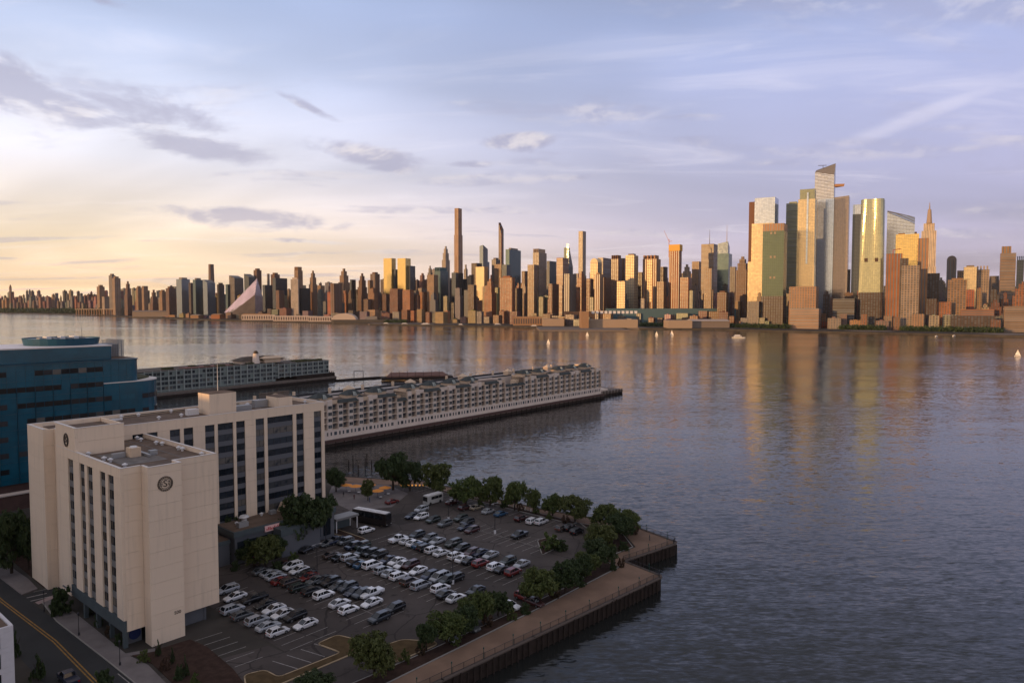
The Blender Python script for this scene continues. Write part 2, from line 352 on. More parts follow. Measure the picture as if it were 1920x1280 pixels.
MT['rim'] = mat('wheel_rim', (0.25, 0.25, 0.26), 0.35, metal=0.7)
MT['carglass'] = mat('car_glass', (0.012, 0.014, 0.018), 0.05, spec=0.8)
MT['lampw'] = mat('headlamp', (0.6, 0.6, 0.58), 0.15, spec=0.8)
MT['lampr'] = mat('tail_lamp', (0.35, 0.02, 0.015), 0.2, spec=0.8)
MT['paintc'] = objcol('car_paint', 0.35, 0.15, 0.6)
MT['orange'] = mat('orange_canvas', (0.75, 0.28, 0.05), 0.8)
MT['red'] = mat('red_sign', (0.50, 0.05, 0.06), 0.6)
MT['pink'] = mat('pink_lettering', (0.80, 0.50, 0.48), 0.6)
MT['skin'] = mat('skin', (0.35, 0.2, 0.14), 0.7)
MT['cloth'] = objcol('clothing', 0.9)
MT['sail'] = mat('sailcloth', (0.82, 0.78, 0.74), 0.7)
MT['hull'] = mat('boat_hull', (0.70, 0.68, 0.66), 0.4)
def windowglass(name, col, rough=0.06, warm=0.0):
    m = bpy.data.materials.new(name); m.use_nodes = True; nt = m.node_tree; b = nt.nodes['Principled BSDF']
    oi = nt.nodes.new('ShaderNodeObjectInfo')
    n = nd(nt, 'ShaderNodeTexWhiteNoise', noise_dimensions='1D', ins={'W': M(nt, 'MULTIPLY', oi.outputs['Random'], 57.0)})
    tc = nt.nodes.new('ShaderNodeTexCoord').outputs['Object']
    n2 = nd(nt, 'ShaderNodeTexNoise', ins={'Vector': tc, 'Scale': 0.6, 'Detail': 2}).outputs[0]
    c = MIX(nt, SMOOTH(nt, n.outputs[0], 0.4, 0.8), tuple(col) + (1,), tuple(min(1, x * 2.2 + 0.01) for x in col) + (1,))
    c = MIX(nt, SMOOTH(nt, n.outputs[0], 0.84, 0.97), c, (0.14, 0.125, 0.11, 1))
    nt.links.new(MIX(nt, SMOOTH(nt, n2, 0.5, 0.8), c, tuple(x * 1.7 for x in col) + (1,)), b.inputs['Base Color'])
    b.inputs['Roughness'].default_value = rough; b.inputs['Specular IOR Level'].default_value = 0.38
    bp = nd(nt, 'ShaderNodeBump', ins={'Strength': 0.03, 'Distance': 0.05, 'Height': n2}); nt.links.new(bp.outputs[0], b.inputs['Normal'])
    return m
MT['hglass'] = windowglass('hotel_glass', (0.010, 0.014, 0.020))
MT['bglass'] = windowglass('office_dark_glass', (0.012, 0.012, 0.014))
MT['pglass'] = windowglass('flat_window_glass', (0.03, 0.035, 0.04))
MT['teal'] = mat('teal_glass_spandrel', (0.004, 0.082, 0.135), 0.18, spec=0.45, var=0.35, vscale=0.12)
MT['tealf'] = mat('teal_mullion', (0.010, 0.05, 0.08), 0.4)
MT['stucco'] = mat('pink_stucco', (0.72, 0.60, 0.52), 0.9, spec=0.2, var=0.1, vscale=0.2)
MT['stucco2'] = mat('warm_stucco', (0.62, 0.47, 0.34), 0.9, spec=0.2, var=0.1, vscale=0.2)
MT['balc'] = mat('balcony_recess', (0.22, 0.165, 0.14), 0.9, spec=0.2, var=0.3, vscale=0.3)
MT['awn'] = mat('dark_awning_roof', (0.040, 0.048, 0.048), 0.7, var=0.3, vscale=0.5)
MT['mint'] = mat('pale_green_frame', (0.33, 0.36, 0.34), 0.7, var=0.15, vscale=0.3)
MT['mintp'] = mat('mint_panel', (0.20, 0.24, 0.225), 0.6, var=0.2, vscale=0.4)
MT['thatch'] = mat('brown_roof', (0.085, 0.065, 0.05), 0.9, var=0.3, vscale=0.3)
MT['green'] = mat('roof_planting', (0.075, 0.075, 0.03), 1.0, var=0.5, vscale=0.7, bump=1.0, bscale=2)
def leafmat(name, c1, c2, br):
    m = bpy.data.materials.new(name); m.use_nodes = True; nt = m.node_tree; b = nt.nodes['Principled BSDF']
    g = nt.nodes.new('ShaderNodeNewGeometry'); oi = nt.nodes.new('ShaderNodeObjectInfo')
    c = MIX(nt, g.outputs['Random Per Island'], c1 + (1,), c2 + (1,))
    c = MIX(nt, M(nt, 'MULTIPLY', oi.outputs['Random'], 0.5), c, br + (1,))
    nt.links.new(c, b.inputs['Base Color']); b.inputs['Roughness'].default_value = 0.65; b.inputs['Specular IOR Level'].default_value = 0.25
    t = nd(nt, 'ShaderNodeBsdfTranslucent', ins={0: c}); mx = nd(nt, 'ShaderNodeMixShader', ins={0: 0.22, 1: b.outputs[0], 2: t.outputs[0]})
    nt.links.new(mx.outputs[0], nt.nodes['Material Output'].inputs[0])
    return m
MT['leaf'] = leafmat('green_leaves', (0.042, 0.070, 0.018), (0.105, 0.130, 0.036), (0.085, 0.080, 0.026))
MT['leafd'] = leafmat('dark_leaves', (0.024, 0.042, 0.016), (0.058, 0.082, 0.028), (0.04, 0.055, 0.02))
MT['leafb'] = leafmat('brown_shrub_leaves', (0.055, 0.030, 0.022), (0.10, 0.055, 0.035), (0.06, 0.05, 0.025))
def watermat():
    m = bpy.data.materials.new('river_water'); m.use_nodes = True; nt = m.node_tree; b = nt.nodes['Principled BSDF']
    b.inputs['Base Color'].default_value = (0.017, 0.018, 0.017, 1); b.inputs['Roughness'].default_value = 0.10
    b.inputs['IOR'].default_value = 1.33; b.inputs['Specular IOR Level'].default_value = 0.5
    pos = nt.nodes.new('ShaderNodeNewGeometry').outputs['Position']
    def wave(sx_, sy_, rot, scale, det, rough=0.55, out=1):
        mp = nd(nt, 'ShaderNodeMapping', ins={'Vector': pos, 'Rotation': (0, 0, R(rot)), 'Scale': (sx_, sy_, 1)})
        return nd(nt, 'ShaderNodeTexNoise', ins={'Vector': mp.outputs[0], 'Scale': scale, 'Detail': det, 'Roughness': rough, 'Distortion': 0.3}).outputs[out]
    def cen(v, k_):
        d = nd(nt, 'ShaderNodeVectorMath', operation='SUBTRACT', ins={0: v, 1: (0.5, 0.5, 0.5)}).outputs[0]
        return nd(nt, 'ShaderNodeVectorMath', operation='MULTIPLY', ins={0: d, 1: (k_ * 0.7, k_, 0.0)}).outputs[0]
    # wave slopes taken straight from noise, so that far water keeps its chop
    s1 = cen(wave(0.22, 1.0, -8, 0.50, 3), 0.25); s2 = cen(wave(0.3, 1.0, 10, 1.7, 2), 0.40); s3 = cen(wave(0.2, 1.0, -5, 0.09, 2), 0.10)
    sl_ = nd(nt, 'ShaderNodeVectorMath', operation='ADD', ins={0: nd(nt, 'ShaderNodeVectorMath', operation='ADD', ins={0: s1, 1: s2}).outputs[0], 1: s3}).outputs[0]
    calm = SMOOTH(nt, wave(0.22, 1.0, -4, 0.0065, 3, 0.6, 0), 0.36, 0.64); gust = SMOOTH(nt, wave(0.35, 1.0, 10, 0.028, 3, 0.6, 0), 0.35, 0.65)
    amp = M(nt, 'ADD', M(nt, 'MULTIPLY', calm, 0.42), M(nt, 'ADD', M(nt, 'MULTIPLY', gust, 0.22), 0.52))
    sl_ = nd(nt, 'ShaderNodeVectorMath', operation='SCALE', ins={0: sl_, 'Scale': amp}).outputs[0]
    nn = nd(nt, 'ShaderNodeVectorMath', operation='NORMALIZE', ins={0: nd(nt, 'ShaderNodeVectorMath', operation='ADD', ins={0: sl_, 1: (0, 0, 1)}).outputs[0]}).outputs[0]
    nt.links.new(nn, b.inputs['Normal'])
    nt.links.new(M(nt, 'ADD', M(nt, 'MULTIPLY', calm, 0.08), 0.08), b.inputs['Roughness'])
    return m
MT['water'] = watermat()
# ================================================================ the setting
random.seed(4)
def st_poly(pts, z): return [S(a, b, z) for a, b in pts]
def sheet(name, pts, mat_, thick=0.0, parent=None, kind='structure'):
    """flat sheet (or slab with real sides) from an outline of points"""
    mb = MB(); n = len(pts)
    area = sum(pts[i].x * pts[(i + 1) % n].y - pts[(i + 1) % n].x * pts[i].y for i in range(n))
    if area < 0: pts = pts[::-1]
    if thick: mb.prism([(p.x, p.y) for p in pts], pts[0].z - thick, pts[0].z)
    else: mb.poly(pts, [(p.x, p.y) for p in pts])
    o = mb.build(name, mat_, parent)
    if kind and not parent: o['kind'] = kind
    return o
WZ = -2.8
water = MB().poly([(-16600, -2400, WZ), (9300, -2400, WZ), (9300, 14300, WZ), (-16600, 14300, WZ)]).build('water', MT['water']); tag(water, kind='structure')
EDGE = [(127.2, 70.1), (128.3, 70.8), (130.4, 80.7), (147.4, 77.7), (149.2, 78.3), (152.3, 89.4), (152.5, 91.5), (151.8, 104.8), (149.6, 119.4), (149.5, 134), (149.9, 152.8), (149.3, 166.5), (141.7, 180.7), (136.7, 190.8)]
LAND = [(-700, 88), (70.9, 74.7), (90.2, 73.1), (111.6, 71.3)] + EDGE + [(126, 196), (112, 200), (112, 1500), (-700, 1500)]
sheet('ground', st_poly(LAND, -0.02), MT['soil'], 5.0)
# the wooded cliff behind the river road that the sun is setting over (it shades the near bank)
def ridge():
    mb = MB(); q = Vector((sy, -sx, 0)); d = Vector((-sx, -sy, 0)); prof = [(-900, -3), (-560, 58), (-420, 66), (-300, 68.5), (-268, 48), (-235, 2), (-225, -6)]
    N = 150; rows = []
    for i in range(N + 1):
        L = -1600 + 3600 * i / N; row = []
        for k_, (p, z) in enumerate(prof):
            j = noise.noise(Vector((L * 0.02, k_ * 3.1, 0))) + 0.6 * noise.noise(Vector((L * 0.07, k_ * 1.7, 5)))
            v = d * (p + 10 * j) + q * L; dip = 7.0 * min(1, max(0, (L - 380) / 90)); row.append((v.x, v.y, z + (2.2 * j - dip if 0 < k_ < 5 else 0)))  # crest lowered at this end so sun reaches the far pier's lantern
        rows.append(row)
    m = len(prof); mb.v = [p for r in rows for p in r]
    for i in range(N):
        for k_ in range(m - 1):
            a = i * m + k_; mb.f.append((a, a + m, a + m + 1, a + 1)); mb.uv += [(0, 0)] * 4
    tag(mb.build('hill', MT['leafd'], smooth=True), kind='structure')
ridge()
# ---- the far bank
SHORE = [(-500, 584.5), (-100, 585.5), (0, 586.5), (100, 588), (180, 590), (250, 594), (360, 598), (480, 601), (600, 604), (700, 607), (830, 609.5), (960, 611), (1020, 613), (1090, 615.5), (1180, 614.5), (1340, 616), (1450, 619), (1600, 622), (1700, 624), (1800, 626), (1920, 629), (2100, 632), (2600, 636)]
def shoreY(x):
    for (xa, ya), (xb, yb) in zip(SHORE, SHORE[1:]):
        if xa <= x <= xb:
            y = ya + (yb - ya) * (x - xa) / (xb - xa); break
    else: y = 600
    return G(x, y, WZ).y
pts = [G(x, y, 1.2) for x, y in SHORE]
far = [Vector((9000, 12000, 1.2)), Vector((-16000, 14000, 1.2))]
sheet('far_bank', pts + far, MT['soil'], 5.0)
# ---- near bank: lot, road, walks, promenade, beds
LOTP = [(61, 121), (60.3, 84.5), (76, 83.2), (100, 82.3), (115.5, 81.6), (140, 92.8), (144.6, 101.5), (144.2, 128), (144, 150), (139, 168), (122, 172), (104, 160), (104, 144.5), (70, 144.5), (61, 140)]
lot = sheet('parking_lot', st_poly(LOTP, 0.0), MT['asphalt'])
drive = sheet('hotel_drive', st_poly([(42.2, 108), (60.0, 104), (61, 95), (60.2, 84.4), (48, 85), (42.6, 98)], -0.006), MT['asphalt'])
road = sheet('road', st_poly([(32.5, 60), (41.0, 60), (41.0, 105), (40.9, 118), (40.6, 140), (40.0, 168), (38.5, 240), (31.5, 240), (32.3, 150)], -0.006), MT['road'])
def strip(name, pts, w, z, m, parent=None, thick=0.0):
    """a painted line or kerb along a chain of points, built as one mesh"""
    mb = MB()
    for a, b in zip(pts, pts[1:]):
        a, b = Vector(a[:2] + (0,)) if isinstance(a, tuple) else Vector((a.x, a.y, 0)), Vector(b[:2] + (0,)) if isinstance(b, tuple) else Vector((b.x, b.y, 0))
        d = (b - a).normalized(); n = Vector((-d.y, d.x, 0)) * (w / 2); e = d * (w * 0.45 if thick else 0)
        q = [a - n - e, b - n + e, b + n + e, a + n - e]
        if thick: mb.prism([(p.x, p.y) for p in q], z - thick, z)
        else: mb.poly([(p.x, p.y, z) for p in q])
    return mb.build(name, m, parent)
strip('lane_line', [S(36.3, 80), S(37.6, 132), S(36.6, 157), S(35.2, 235)], 0.22, 0.006, MT['painty'], road)
strip('lane_line', [S(36.75, 80), S(38.05, 132), S(37.05, 157), S(35.65, 235)], 0.22, 0.006, MT['painty'], road)
walk = sheet('sidewalk', st_poly([(41.1, 60), (43.4, 60), (43.9, 104), (44.5, 112), (43.7, 118), (43.9, 150), (41.8, 152), (40.6, 140), (41.0, 118), (41.1, 105)], 0.13), MT['walk'], 0.3)
sheet('sidewalk', st_poly([(40.1, 158), (43, 159), (43.4, 166), (43, 178), (40, 240), (38.6, 240), (39.4, 190)], 0.13), MT['walk'], 0.3)
for a, b in ((153.5, 154.3), (155.8, 156.6)): strip('crosswalk_bar', [S(40.3, a), S(43.5, a - 0.4)], 0.4, 0.006, MT['paint'], road)
sheet('kerb_ramp', st_poly([(40.7, 150.4), (44, 151.6), (44, 153), (40.6, 151.9)], 0.142), mat('pale_pink_ramp', (0.30, 0.22, 0.21), 0.9), 0.05)
strip('kerb', [S(41.05, 60), S(41.05, 105), S(40.95, 118), S(40.55, 140), S(41.6, 151.8)], 0.18, 0.15, MT['kerb'], walk, 0.3)
# hatched bay beside the walk
for i in range(11): strip('hatch_line', [S(41.0 + 0.02 * i, 111.5 - i * 1.5), S(42.9, 110.4 - i * 1.5)], 0.22, 0.004, MT['paint'], road)
strip('hatch_line', [S(40.5, 113), S(40.7, 95)], 0.15, 0.004, MT['paint'], road)
sheet('entry_drive', st_poly([(40.2, 152.4), (45, 154), (62, 150), (62, 158), (43.5, 158.4), (40.2, 157.4)], -0.012), MT['road'])
strip('drive_edge', [S(42, 158), S(50, 157)], 0.15, 0.01, MT['paint'], road)
def bed(name, pts, m, kerbm=None, z=0.12, kw=0.22):
    o = sheet(name, st_poly(pts, z), m, 0.35)
    if kerbm:
        p = [S(a, b) for a, b in pts]; strip('kerb', p + [p[0]], kw, z + 0.03, kerbm, o, 0.35)
    return o
PROM = [(-700, 92), (-700, 88.2), (70.9, 74.9), (90.2, 73.3), (111.6, 71.5), (127.0, 70.4), (128.1, 71.1), (130.2, 80.95), (147.3, 78.0), (149.0, 78.6), (152.0, 89.6), (152.2, 91.5), (151.5, 104.8), (149.3, 119.4), (149.2, 134), (149.6, 152.8), (149.0, 166.4), (141.4, 180.5), (137, 190), (131, 187), (139, 172), (146, 162), (146.5, 134), (146.7, 104), (148.2, 92.5), (140, 83.5), (128.5, 84.8), (127, 79.4), (97, 79.4), (66, 80.0)]
prom = sheet('promenade', st_poly(PROM, 0.10), MT['promenade'], 0.4)
bed('planting_bed', [(60, 80.3), (97, 79.7), (126.8, 79.7), (128, 85.2), (139.6, 84.1), (147.8, 92.6), (146.4, 103.6), (144.8, 101), (140.2, 92.4), (116, 81.4), (100, 81.9), (76, 82.9), (60.2, 84.1)], MT['mulch'], MT['kerb'])
bed('planting_bed', [(144.5, 104.5), (146.4, 104.5), (146.3, 134), (145.8, 161.5), (144.3, 150), (144.4, 128)], MT['mulch'], MT['kerb'])
bed('hotel_planting', [(44.1, 117.6), (46.6, 116.2), (52.6, 115.6), (53.2, 111), (52.4, 101), (50.8, 93), (47.0, 92.5), (44.6, 104), (45.1, 112)], MT['mulch'])
strip('garden_path', [S(43.6, 117.9), S(46.8, 116.4)], 1.2, 0.16, MT['walk'], walk, 0.1)
bed('verge', [(44, 159), (62, 158.6), (62, 149.9), (110, 149.9), (110, 172), (100, 215), (45, 215)], MT['mulch'], None, 0.08)
# the turf islands with pale kerbs
def rounded(pts, r=1.0, n=4):
    out = []; N = len(pts)
    for i in range(N):
        p0, p, p1 = Vector(pts[i - 1]), Vector(pts[i]), Vector(pts[(i + 1) % N])
        a = p + (p0 - p).normalized() * min(r, (p0 - p).length * 0.45); b = p + (p1 - p).normalized() * min(r, (p1 - p).length * 0.45)
        for k_ in range(n + 1):
            t = k_ / n; out.append(tuple(a * (1 - t) ** 2 + p * 2 * t * (1 - t) + b * t * t))
    return out
bed('turf_island', rounded([(50.5, 93.6), (52.6, 98.2), (55.4, 97.2), (55.6, 93.7), (66.2, 93.0), (65.4, 98.4), (69.4, 98.6), (70.6, 94.4), (68.6, 91.2), (50.5, 91.9)], 0.9), MT['dryturf'], MT['kerby'])
bed('turf_island', rounded([(69.5, 85.2), (72.5, 89.6), (75.5, 89.0), (78.5, 84.4), (78, 83.4), (70, 84)], 0.9), MT['dryturf'], MT['kerby'])
bed('turf_island', rounded([(100.5, 146.5), (103.2, 146.5), (103.2, 134.5), (101.2, 134)], 0.8), MT['mulch'], MT['kerby'])
bed('shrub_island', rounded([(122, 96.5), (129, 103.5), (134, 102.5), (130.5, 97)], 1.0), MT['mulch'], MT['kerb'])
# stall lines of the parking lot: each painted line a part of the lot
def stall(s0, s1, t): strip('stall_line', [S(s0, t), S(s1, t)], 0.13, 0.006, MT['paint'], lot)
for i in range(13): stall(61.4, 65.6, 129 - i * 2.42); stall(66.0, 70.2, 129 - i * 2.42)
for i in range(19): stall(73.9, 78.3, 141 - i * 2.42); stall(78.7, 83.0, 141 - i * 2.42)
for i in range(20): stall(88.4, 92.8, 141 - i * 2.42); stall(93.2, 97.4, 141 - i * 2.42)
for i in range(18): stall(103.6, 108, 133 - i * 2.42); stall(108.4, 112.8, 133 - i * 2.42)
for i in range(15): stall(121, 125.4, 133 - i * 2.42); stall(125.8, 130.2, 133 - i * 2.42)
for i in range(22): stall(139.6, 143.9, 158 - i * 2.42)
for i in range(4): strip('stall_line', [S(57.7 + i * 2.5, 98.9), S(58.9 + i * 2.45, 93.9)], 0.16, 0.006, MT['paint'], lot)
for i in range(6): strip('stall_line', [S(52.9, 114.6 - i * 2.6), S(57.4, 114.2 - i * 2.6)], 0.14, 0.006, MT['paint'], drive)
for a in (78.5, 93.0, 108.2, 125.6): strip('stall_line', [S(a, 128 if a > 120 else 104), S(a, 99)], 0.12, 0.005, MT['paint'], lot)
# ---- sea wall: timber fender piles, cap beam and railing along the water
def seawall(pts, first):
    sw = empty('sea_wall', pts[0], 0, 'dark timber sea wall with vertical fender piles %s' % first, 'sea wall')
    o = pts[0]; rail = empty('railing', (o.x, o.y, 0.1), 0, 'thin dark metal railing with mesh panels %s' % first, 'railing')
    capm = MB(); back = MB()
    pm = shared('pile', lambda: MB().cyl(0, 0, -3.6, 0.1, 0.16, 0.14, 6).mesh('fender_pile', MT['wood']))
    rp = shared('rpost', lambda: MB().box(-0.04, 0.04, -0.04, 0.04, 0, 1.2).mesh('rail_post', MT['dark_metal']))
    lp = shared('rlamp', lambda: MB().cyl(0, 0, 0, 1.7, 0.06, 0.05, 6).cyl(0, 0, 1.7, 2.0, 0.13, 0.10, 6).mesh('rail_lamp_post', MT['green_metal']))
    meshm = shared('rmesh', lambda: railmesh())
    cnt = 0
    for a, b in zip(pts, pts[1:]):
        d = b - a; L = d.length; d.normalize(); n = Vector((d.y, -d.x, 0)); ang = math.atan2(d.y, d.x)
        Mx = Matrix.Translation(a - o) @ Matrix.Rotation(ang, 4, 'Z')
        capm.box(-0.15, L + 0.15, -0.35, 0.45, -0.06, 0.20, Mx); back.box(0, L, -0.12, 0.2, -4.2, -0.07, Mx)
        k_ = int(L / 1.5)
        for i in range(k_):
            p = a + d * (1.5 * i + 0.6) + n * 0.40 - o; link('fender_pile', pm, sw, p + Vector((random.uniform(-.05, .05), 0, random.uniform(-.5, 0.15))))
        m = max(1, int(L / 2.4)); st_ = L / m
        for i in range(m):
            p = a + d * (st_ * i) - n * 0.25 - o
            link('rail_post', rp, rail, (p.x, p.y, 0.05))
            q = link('rail_panel', meshm, rail, (p.x, p.y, 0.05), ang); q.scale = (st_ / 2.4, 1, 1)
            if i % 3 == 1: link('rail_lamp_post', lp, rail, (p.x - n.x * 0.3, p.y - n.y * 0.3, 0.05))
    capm.build('cap_beam', mat('weathered_cap', (0.10, 0.075, 0.062), 0.9), sw); back.build('sheeting', MT['wood'], sw)
def railmesh():
    mb = MB()
    for z in (0.12, 1.15): mb.box(0.05, 2.35, -0.025, 0.025, z, z + 0.05)
    for i in range(12): mb.box(0.12 + i * 0.19, 0.14 + i * 0.19, -0.01, 0.01, 0.17, 1.15)
    return mb.mesh('rail_panel', MT['dark_metal'])
def Sl(l): return [S(a, b) for a, b in l]
seawall(Sl([(58, 75.8), (70.9, 74.7), (90.2, 73.1), (111.6, 71.3), (127.2, 70.1)]), 'along the straight brown promenade')
seawall(Sl([(127.2, 70.1), (128.3, 70.8), (130.4, 80.7), (147.4, 77.7)]), 'around the square notch of the promenade')
seawall(Sl([(147.4, 77.7), (149.2, 78.3), (152.3, 89.4), (152.5, 91.5), (151.8, 104.8), (149.6, 119.4), (149.5, 134), (149.9, 152.8), (149.3, 166.5), (141.7, 180.7), (136.7, 190.8)]), 'behind the row of waterside trees')
# ================================================================ hotel
random.seed(11)
HO = S(44.2, 120.2)
hotel = empty('hotel', HO, SROT, 'beige concrete high-rise hotel with dark window stripes and round emblems', 'hotel')
def HL(p): 
    d = p - HO; return Vector((d.x * E1.x + d.y * E1.y, d.x * E2.x + d.y * E2.y, p.z))
FH = 2.85
def face(o, rz, u0, u1, z0, z1, cols, zw0, zw1, spm='spandrel', gl='hglass', inset=0.5, wide=4.5, pf=1):
    """panelled wall between u0 and u1; cols = window stripes (a, b) from zw0 to zw1"""
    o = Vector(o); ax = Vector((math.cos(rz), math.sin(rz), 0)); inn = Vector((-ax.y, ax.x, 0))
    def put(name, m, u, dep, z): link(name, m, hotel, o + ax * u + inn * dep + Vector((0, 0, z)), rz)
    edges = [u0] + [e for c in cols for e in c] + [u1]
    g = 0.03
    for i in range(0, len(edges), 2):
        a, b = edges[i], edges[i + 1]
        if b - a < 0.05: continue
        zt = zw1 if cols else z1; z = z0
        while z < zt - 0.05:
            h = min(FH * pf, zt - z)
            if zt - z - h < 0.9: h = zt - z
            put('wall_panel', boxmesh(b - a, inset, h - g, MT['concrete'], 'wall_panel'), a, 0, z); z += h
    if cols:
        if z1 - zw1 > 0.1: put('wall_panel', boxmesh(u1 - u0, inset, z1 - zw1, MT['concrete'], 'wall_panel'), u0, 0, zw1)
        for a, b in cols:
            z = zw1
            while z > zw0 + 0.2:
                hw = min(1.62, z - zw0)
                wo = link('window', boxmesh(b - a, 0.08, hw, MT[gl], 'window'), hotel, o + ax * a + inn * 0.34 + Vector((0, 0, z - hw)), rz); z -= hw
                if hw > 1.5 and b - a <= wide: link('window_frame', shared(('hwf', round(b - a, 2)), lambda: MB().box((b - a) / 2 - 0.04, (b - a) / 2 + 0.04, -0.05, -0.002, 0, 1.62).box(0, b - a, -0.05, -0.002, 0.0, 0.06).box(0, b - a, -0.05, -0.002, 1.56, 1.62).box(0, 0.06, -0.05, -0.002, 0.06, 1.56).box(b - a - 0.06, b - a, -0.05, -0.002, 0.06, 1.56).mesh('window_frame', MT['dark_metal'])), wo)
                if b - a > wide:
                    for q in range(1, int((b - a) / 1.5)): put('mullion', boxmesh(0.07, 0.06, hw, MT['dark_metal'], 'mullion'), a + q * (b - a) / int((b - a) / 1.5), 0.29, z)
                hs = min(FH - 1.62, z - zw0)
                if hs > 0.1: put('spandrel_panel', boxmesh(b - a, 0.16, hs - 0.02, MT[spm], 'spandrel_panel'), a, 0.26, z - hs)
                z -= hs
            if z0 < zw0 - 0.3 and z0 > 6: pass
FW, FY, FZ = 17.7, 33.2, 32.7
# cores
MB().box(0.5, FW, 0.5, FY, 3.1, FZ - 0.95).box(3.9, 9.3, -2.4, 0.6, 0, FZ - 0.95).build('building_core', MT['concrete'], hotel)
MB().box(0.5, 9.1, 22.5, 34, FZ - 0.9, 36.5).box(2.6, 65.0, 33.8, 51.6, 0, 34.1).box(0.5, 9, 41.9, 51.6, 0, 34.05).build('building_core', MT['concrete'], hotel)
MB().box(0.36, FW - 0.3, 0.36, 33.1, FZ - 0.94, FZ - 0.85).box(3.96, 9.3, -2.4, 0.35, FZ - 0.94, FZ - 0.851).build('roof', MT['roofing'], hotel)
MB().box(9.2, 64.9, 33.7, 51.6, 34.12, 34.22).box(2.9, 9.15, 34.3, 51.5, 34.12, 34.225).build('roof', MT['roofing'], hotel)
MB().box(0.4, 8.9, 22.4, 33.9, 36.52, 36.6).build('roof', MT['roofing'], hotel)
# west side of the front wing (u runs from the back corner to the street corner)
wc = [(FY - b, FY - a) for a, b in ((23.46, 26.5), (17.36, 19.94), (13.23, 15.98), (6.93, 9.52), (2.95, 5.68))]
face((0, FY, 0), -math.pi / 2, 0, FY, 5.12, FZ, wc, 5.12, FZ - 1.75, 'spandrel_w')
face((0, 0, 0), 0, 0.52, 3.58, 3.0, FZ, [], 0, 0)
face((3.6, -2.8, 0), 0, 0, 6.0, 0.0, FZ, [], 0, 0)
face((3.6, -0.02, 0), -math.pi / 2, 0, 2.26, 0.0, FZ, [], 0, 0)
face((9.6, 0, 0), 0, 0.02, FW - 9.6, 3.0, FZ, [], 0, 0)
MB().box(9.08, 9.58, -2.28, -0.02, 0, FZ).box(FW - 0.35, FW, 0.52, FY - 0.05, FZ - 0.9, FZ).build('parapet', MT['concrete'], hotel)
# the tall end block, recess and stair tower of the long wing
face((0, FY, 0), -math.pi / 2, 0.0, 11.2, FZ + 0.02, 37.4, [], 0, 0)
face((0, 22, 0), 0, 0.52, 9.1, FZ - 0.9, 37.4, [], 0, 0)
MB().box(8.75, 9.1, 22.52, 34, 36.5, 37.4).box(0.52, 8.7, 33.55, 34, 36.5, 37.4).build('parapet', MT['concrete'], hotel)
face((2.1, 41.3, 0), -math.pi / 2, 0, 7.6, 0, 35.0, [], 0, 0)
face((0, 52, 0), -math.pi / 2, 0, 10.7, 0, 35.0, [], 0, 0)
face((0, 41.3, 0), 0, 0.52, 2.08, 0, 34.98, [], 0, 0)
mc = [(15.06, 17.34), (18.15, 20.53), (23.29, 25.68), (26.51, 28.78), (31.64, 34.05), (34.82, 38.81), (39.58, 41.94), (44.84, 47.22), (48.13, 55.62), (56.59, 58.86), (62.04, 64.41)]
face((0, 33.2, 0), 0, 9.12, 65.4, 0.0, 35.05, mc, 3.0, 32.75)
MB().box(0.52, 65.4, 51.6, 52.02, 0, 35.0).box(65.05, 65.4, 33.72, 51.58, 0, 35.05).build('parapet', MT['concrete'], hotel)
# pale metal copings
cp = MB()
for a in ((-0.06, 0.5, -0.06, FY - 0.1, FZ), (0.5, 3.5, -0.06, 0.45, FZ), (3.54, 9.66, -2.86, -2.4, FZ), (3.54, 4.0, -2.4, -0.06, FZ), (9.2, 9.66, -2.4, 0.45, FZ), (9.66, FW + 0.06, -0.06, 0.45, FZ), (FW - 0.4, FW + 0.06, 0.45, FY - 0.1, FZ),
          (-0.06, 0.5, 22, 34.0, 37.4), (0.5, 9.16, 21.94, 22.4, 37.4), (9.16, 65.46, 33.14, 33.6, 35.05), (-0.06, 0.5, 41.3, 52.05, 35.0), (0.5, 65.46, 51.55, 52.08, 35.0), (65.0, 65.46, 33.6, 51.55, 35.05), (2.04, 2.5, 33.4, 41.3, 35.0)):
    cp.box(a[0], a[1], a[2], a[3], a[4] + 0.004, a[4] + 0.09)
cp.build('coping', MT['concrete_cap'], hotel)
# ground floor under the front wing: dark fascia, posts, brown set-back wall, shop window
MB().box(-0.04, 0.46, 0.0, 26.4, 2.95, 5.08).build('fascia', MT['fascia'], hotel)
MB().box(0.3, FW - 0.2, 0.3, 33, 2.90, 3.05).build('soffit', MT['spandrel'], hotel)
for y in (0.3, 6.5, 13, 19.5): MB().box(0.05, 0.75, y, y + 0.7, 0, 2.95).build('post', MT['fascia'], hotel)
MB().box(3.0, 3.3, 2.5, 33, 0, 2.9).build('ground_floor_wall', MT['stucco2'], hotel)
MB().box(FW - 2.6, FW - 2.2, 1.0, 33, 0, 2.9).box(9.7, FW - 2.6, 1.2, 1.6, 0, 2.9).build('ground_floor_wall', MT['spandrel'], hotel)
for i in range(6): MB().box(2.9, 2.99, 4 + i * 4.4, 6.6 + i * 4.4, 0.5, 2.6).build('shop_window', MT['hglass'], hotel)
MB().box(0.6, 3.6, 1.6, 1.9, 0, 2.9).build('ground_floor_wall', MT['spandrel'], hotel)
MB().cyl(0, 0, 0, 0.03, 1.05, n=20).build('round_banner', mat('dark_blue_banner', (0.01, 0.02, 0.09), 0.7), hotel, loc=(2.4, 1.57, 1.6)).rotation_euler = (math.pi / 2, 0, 0)
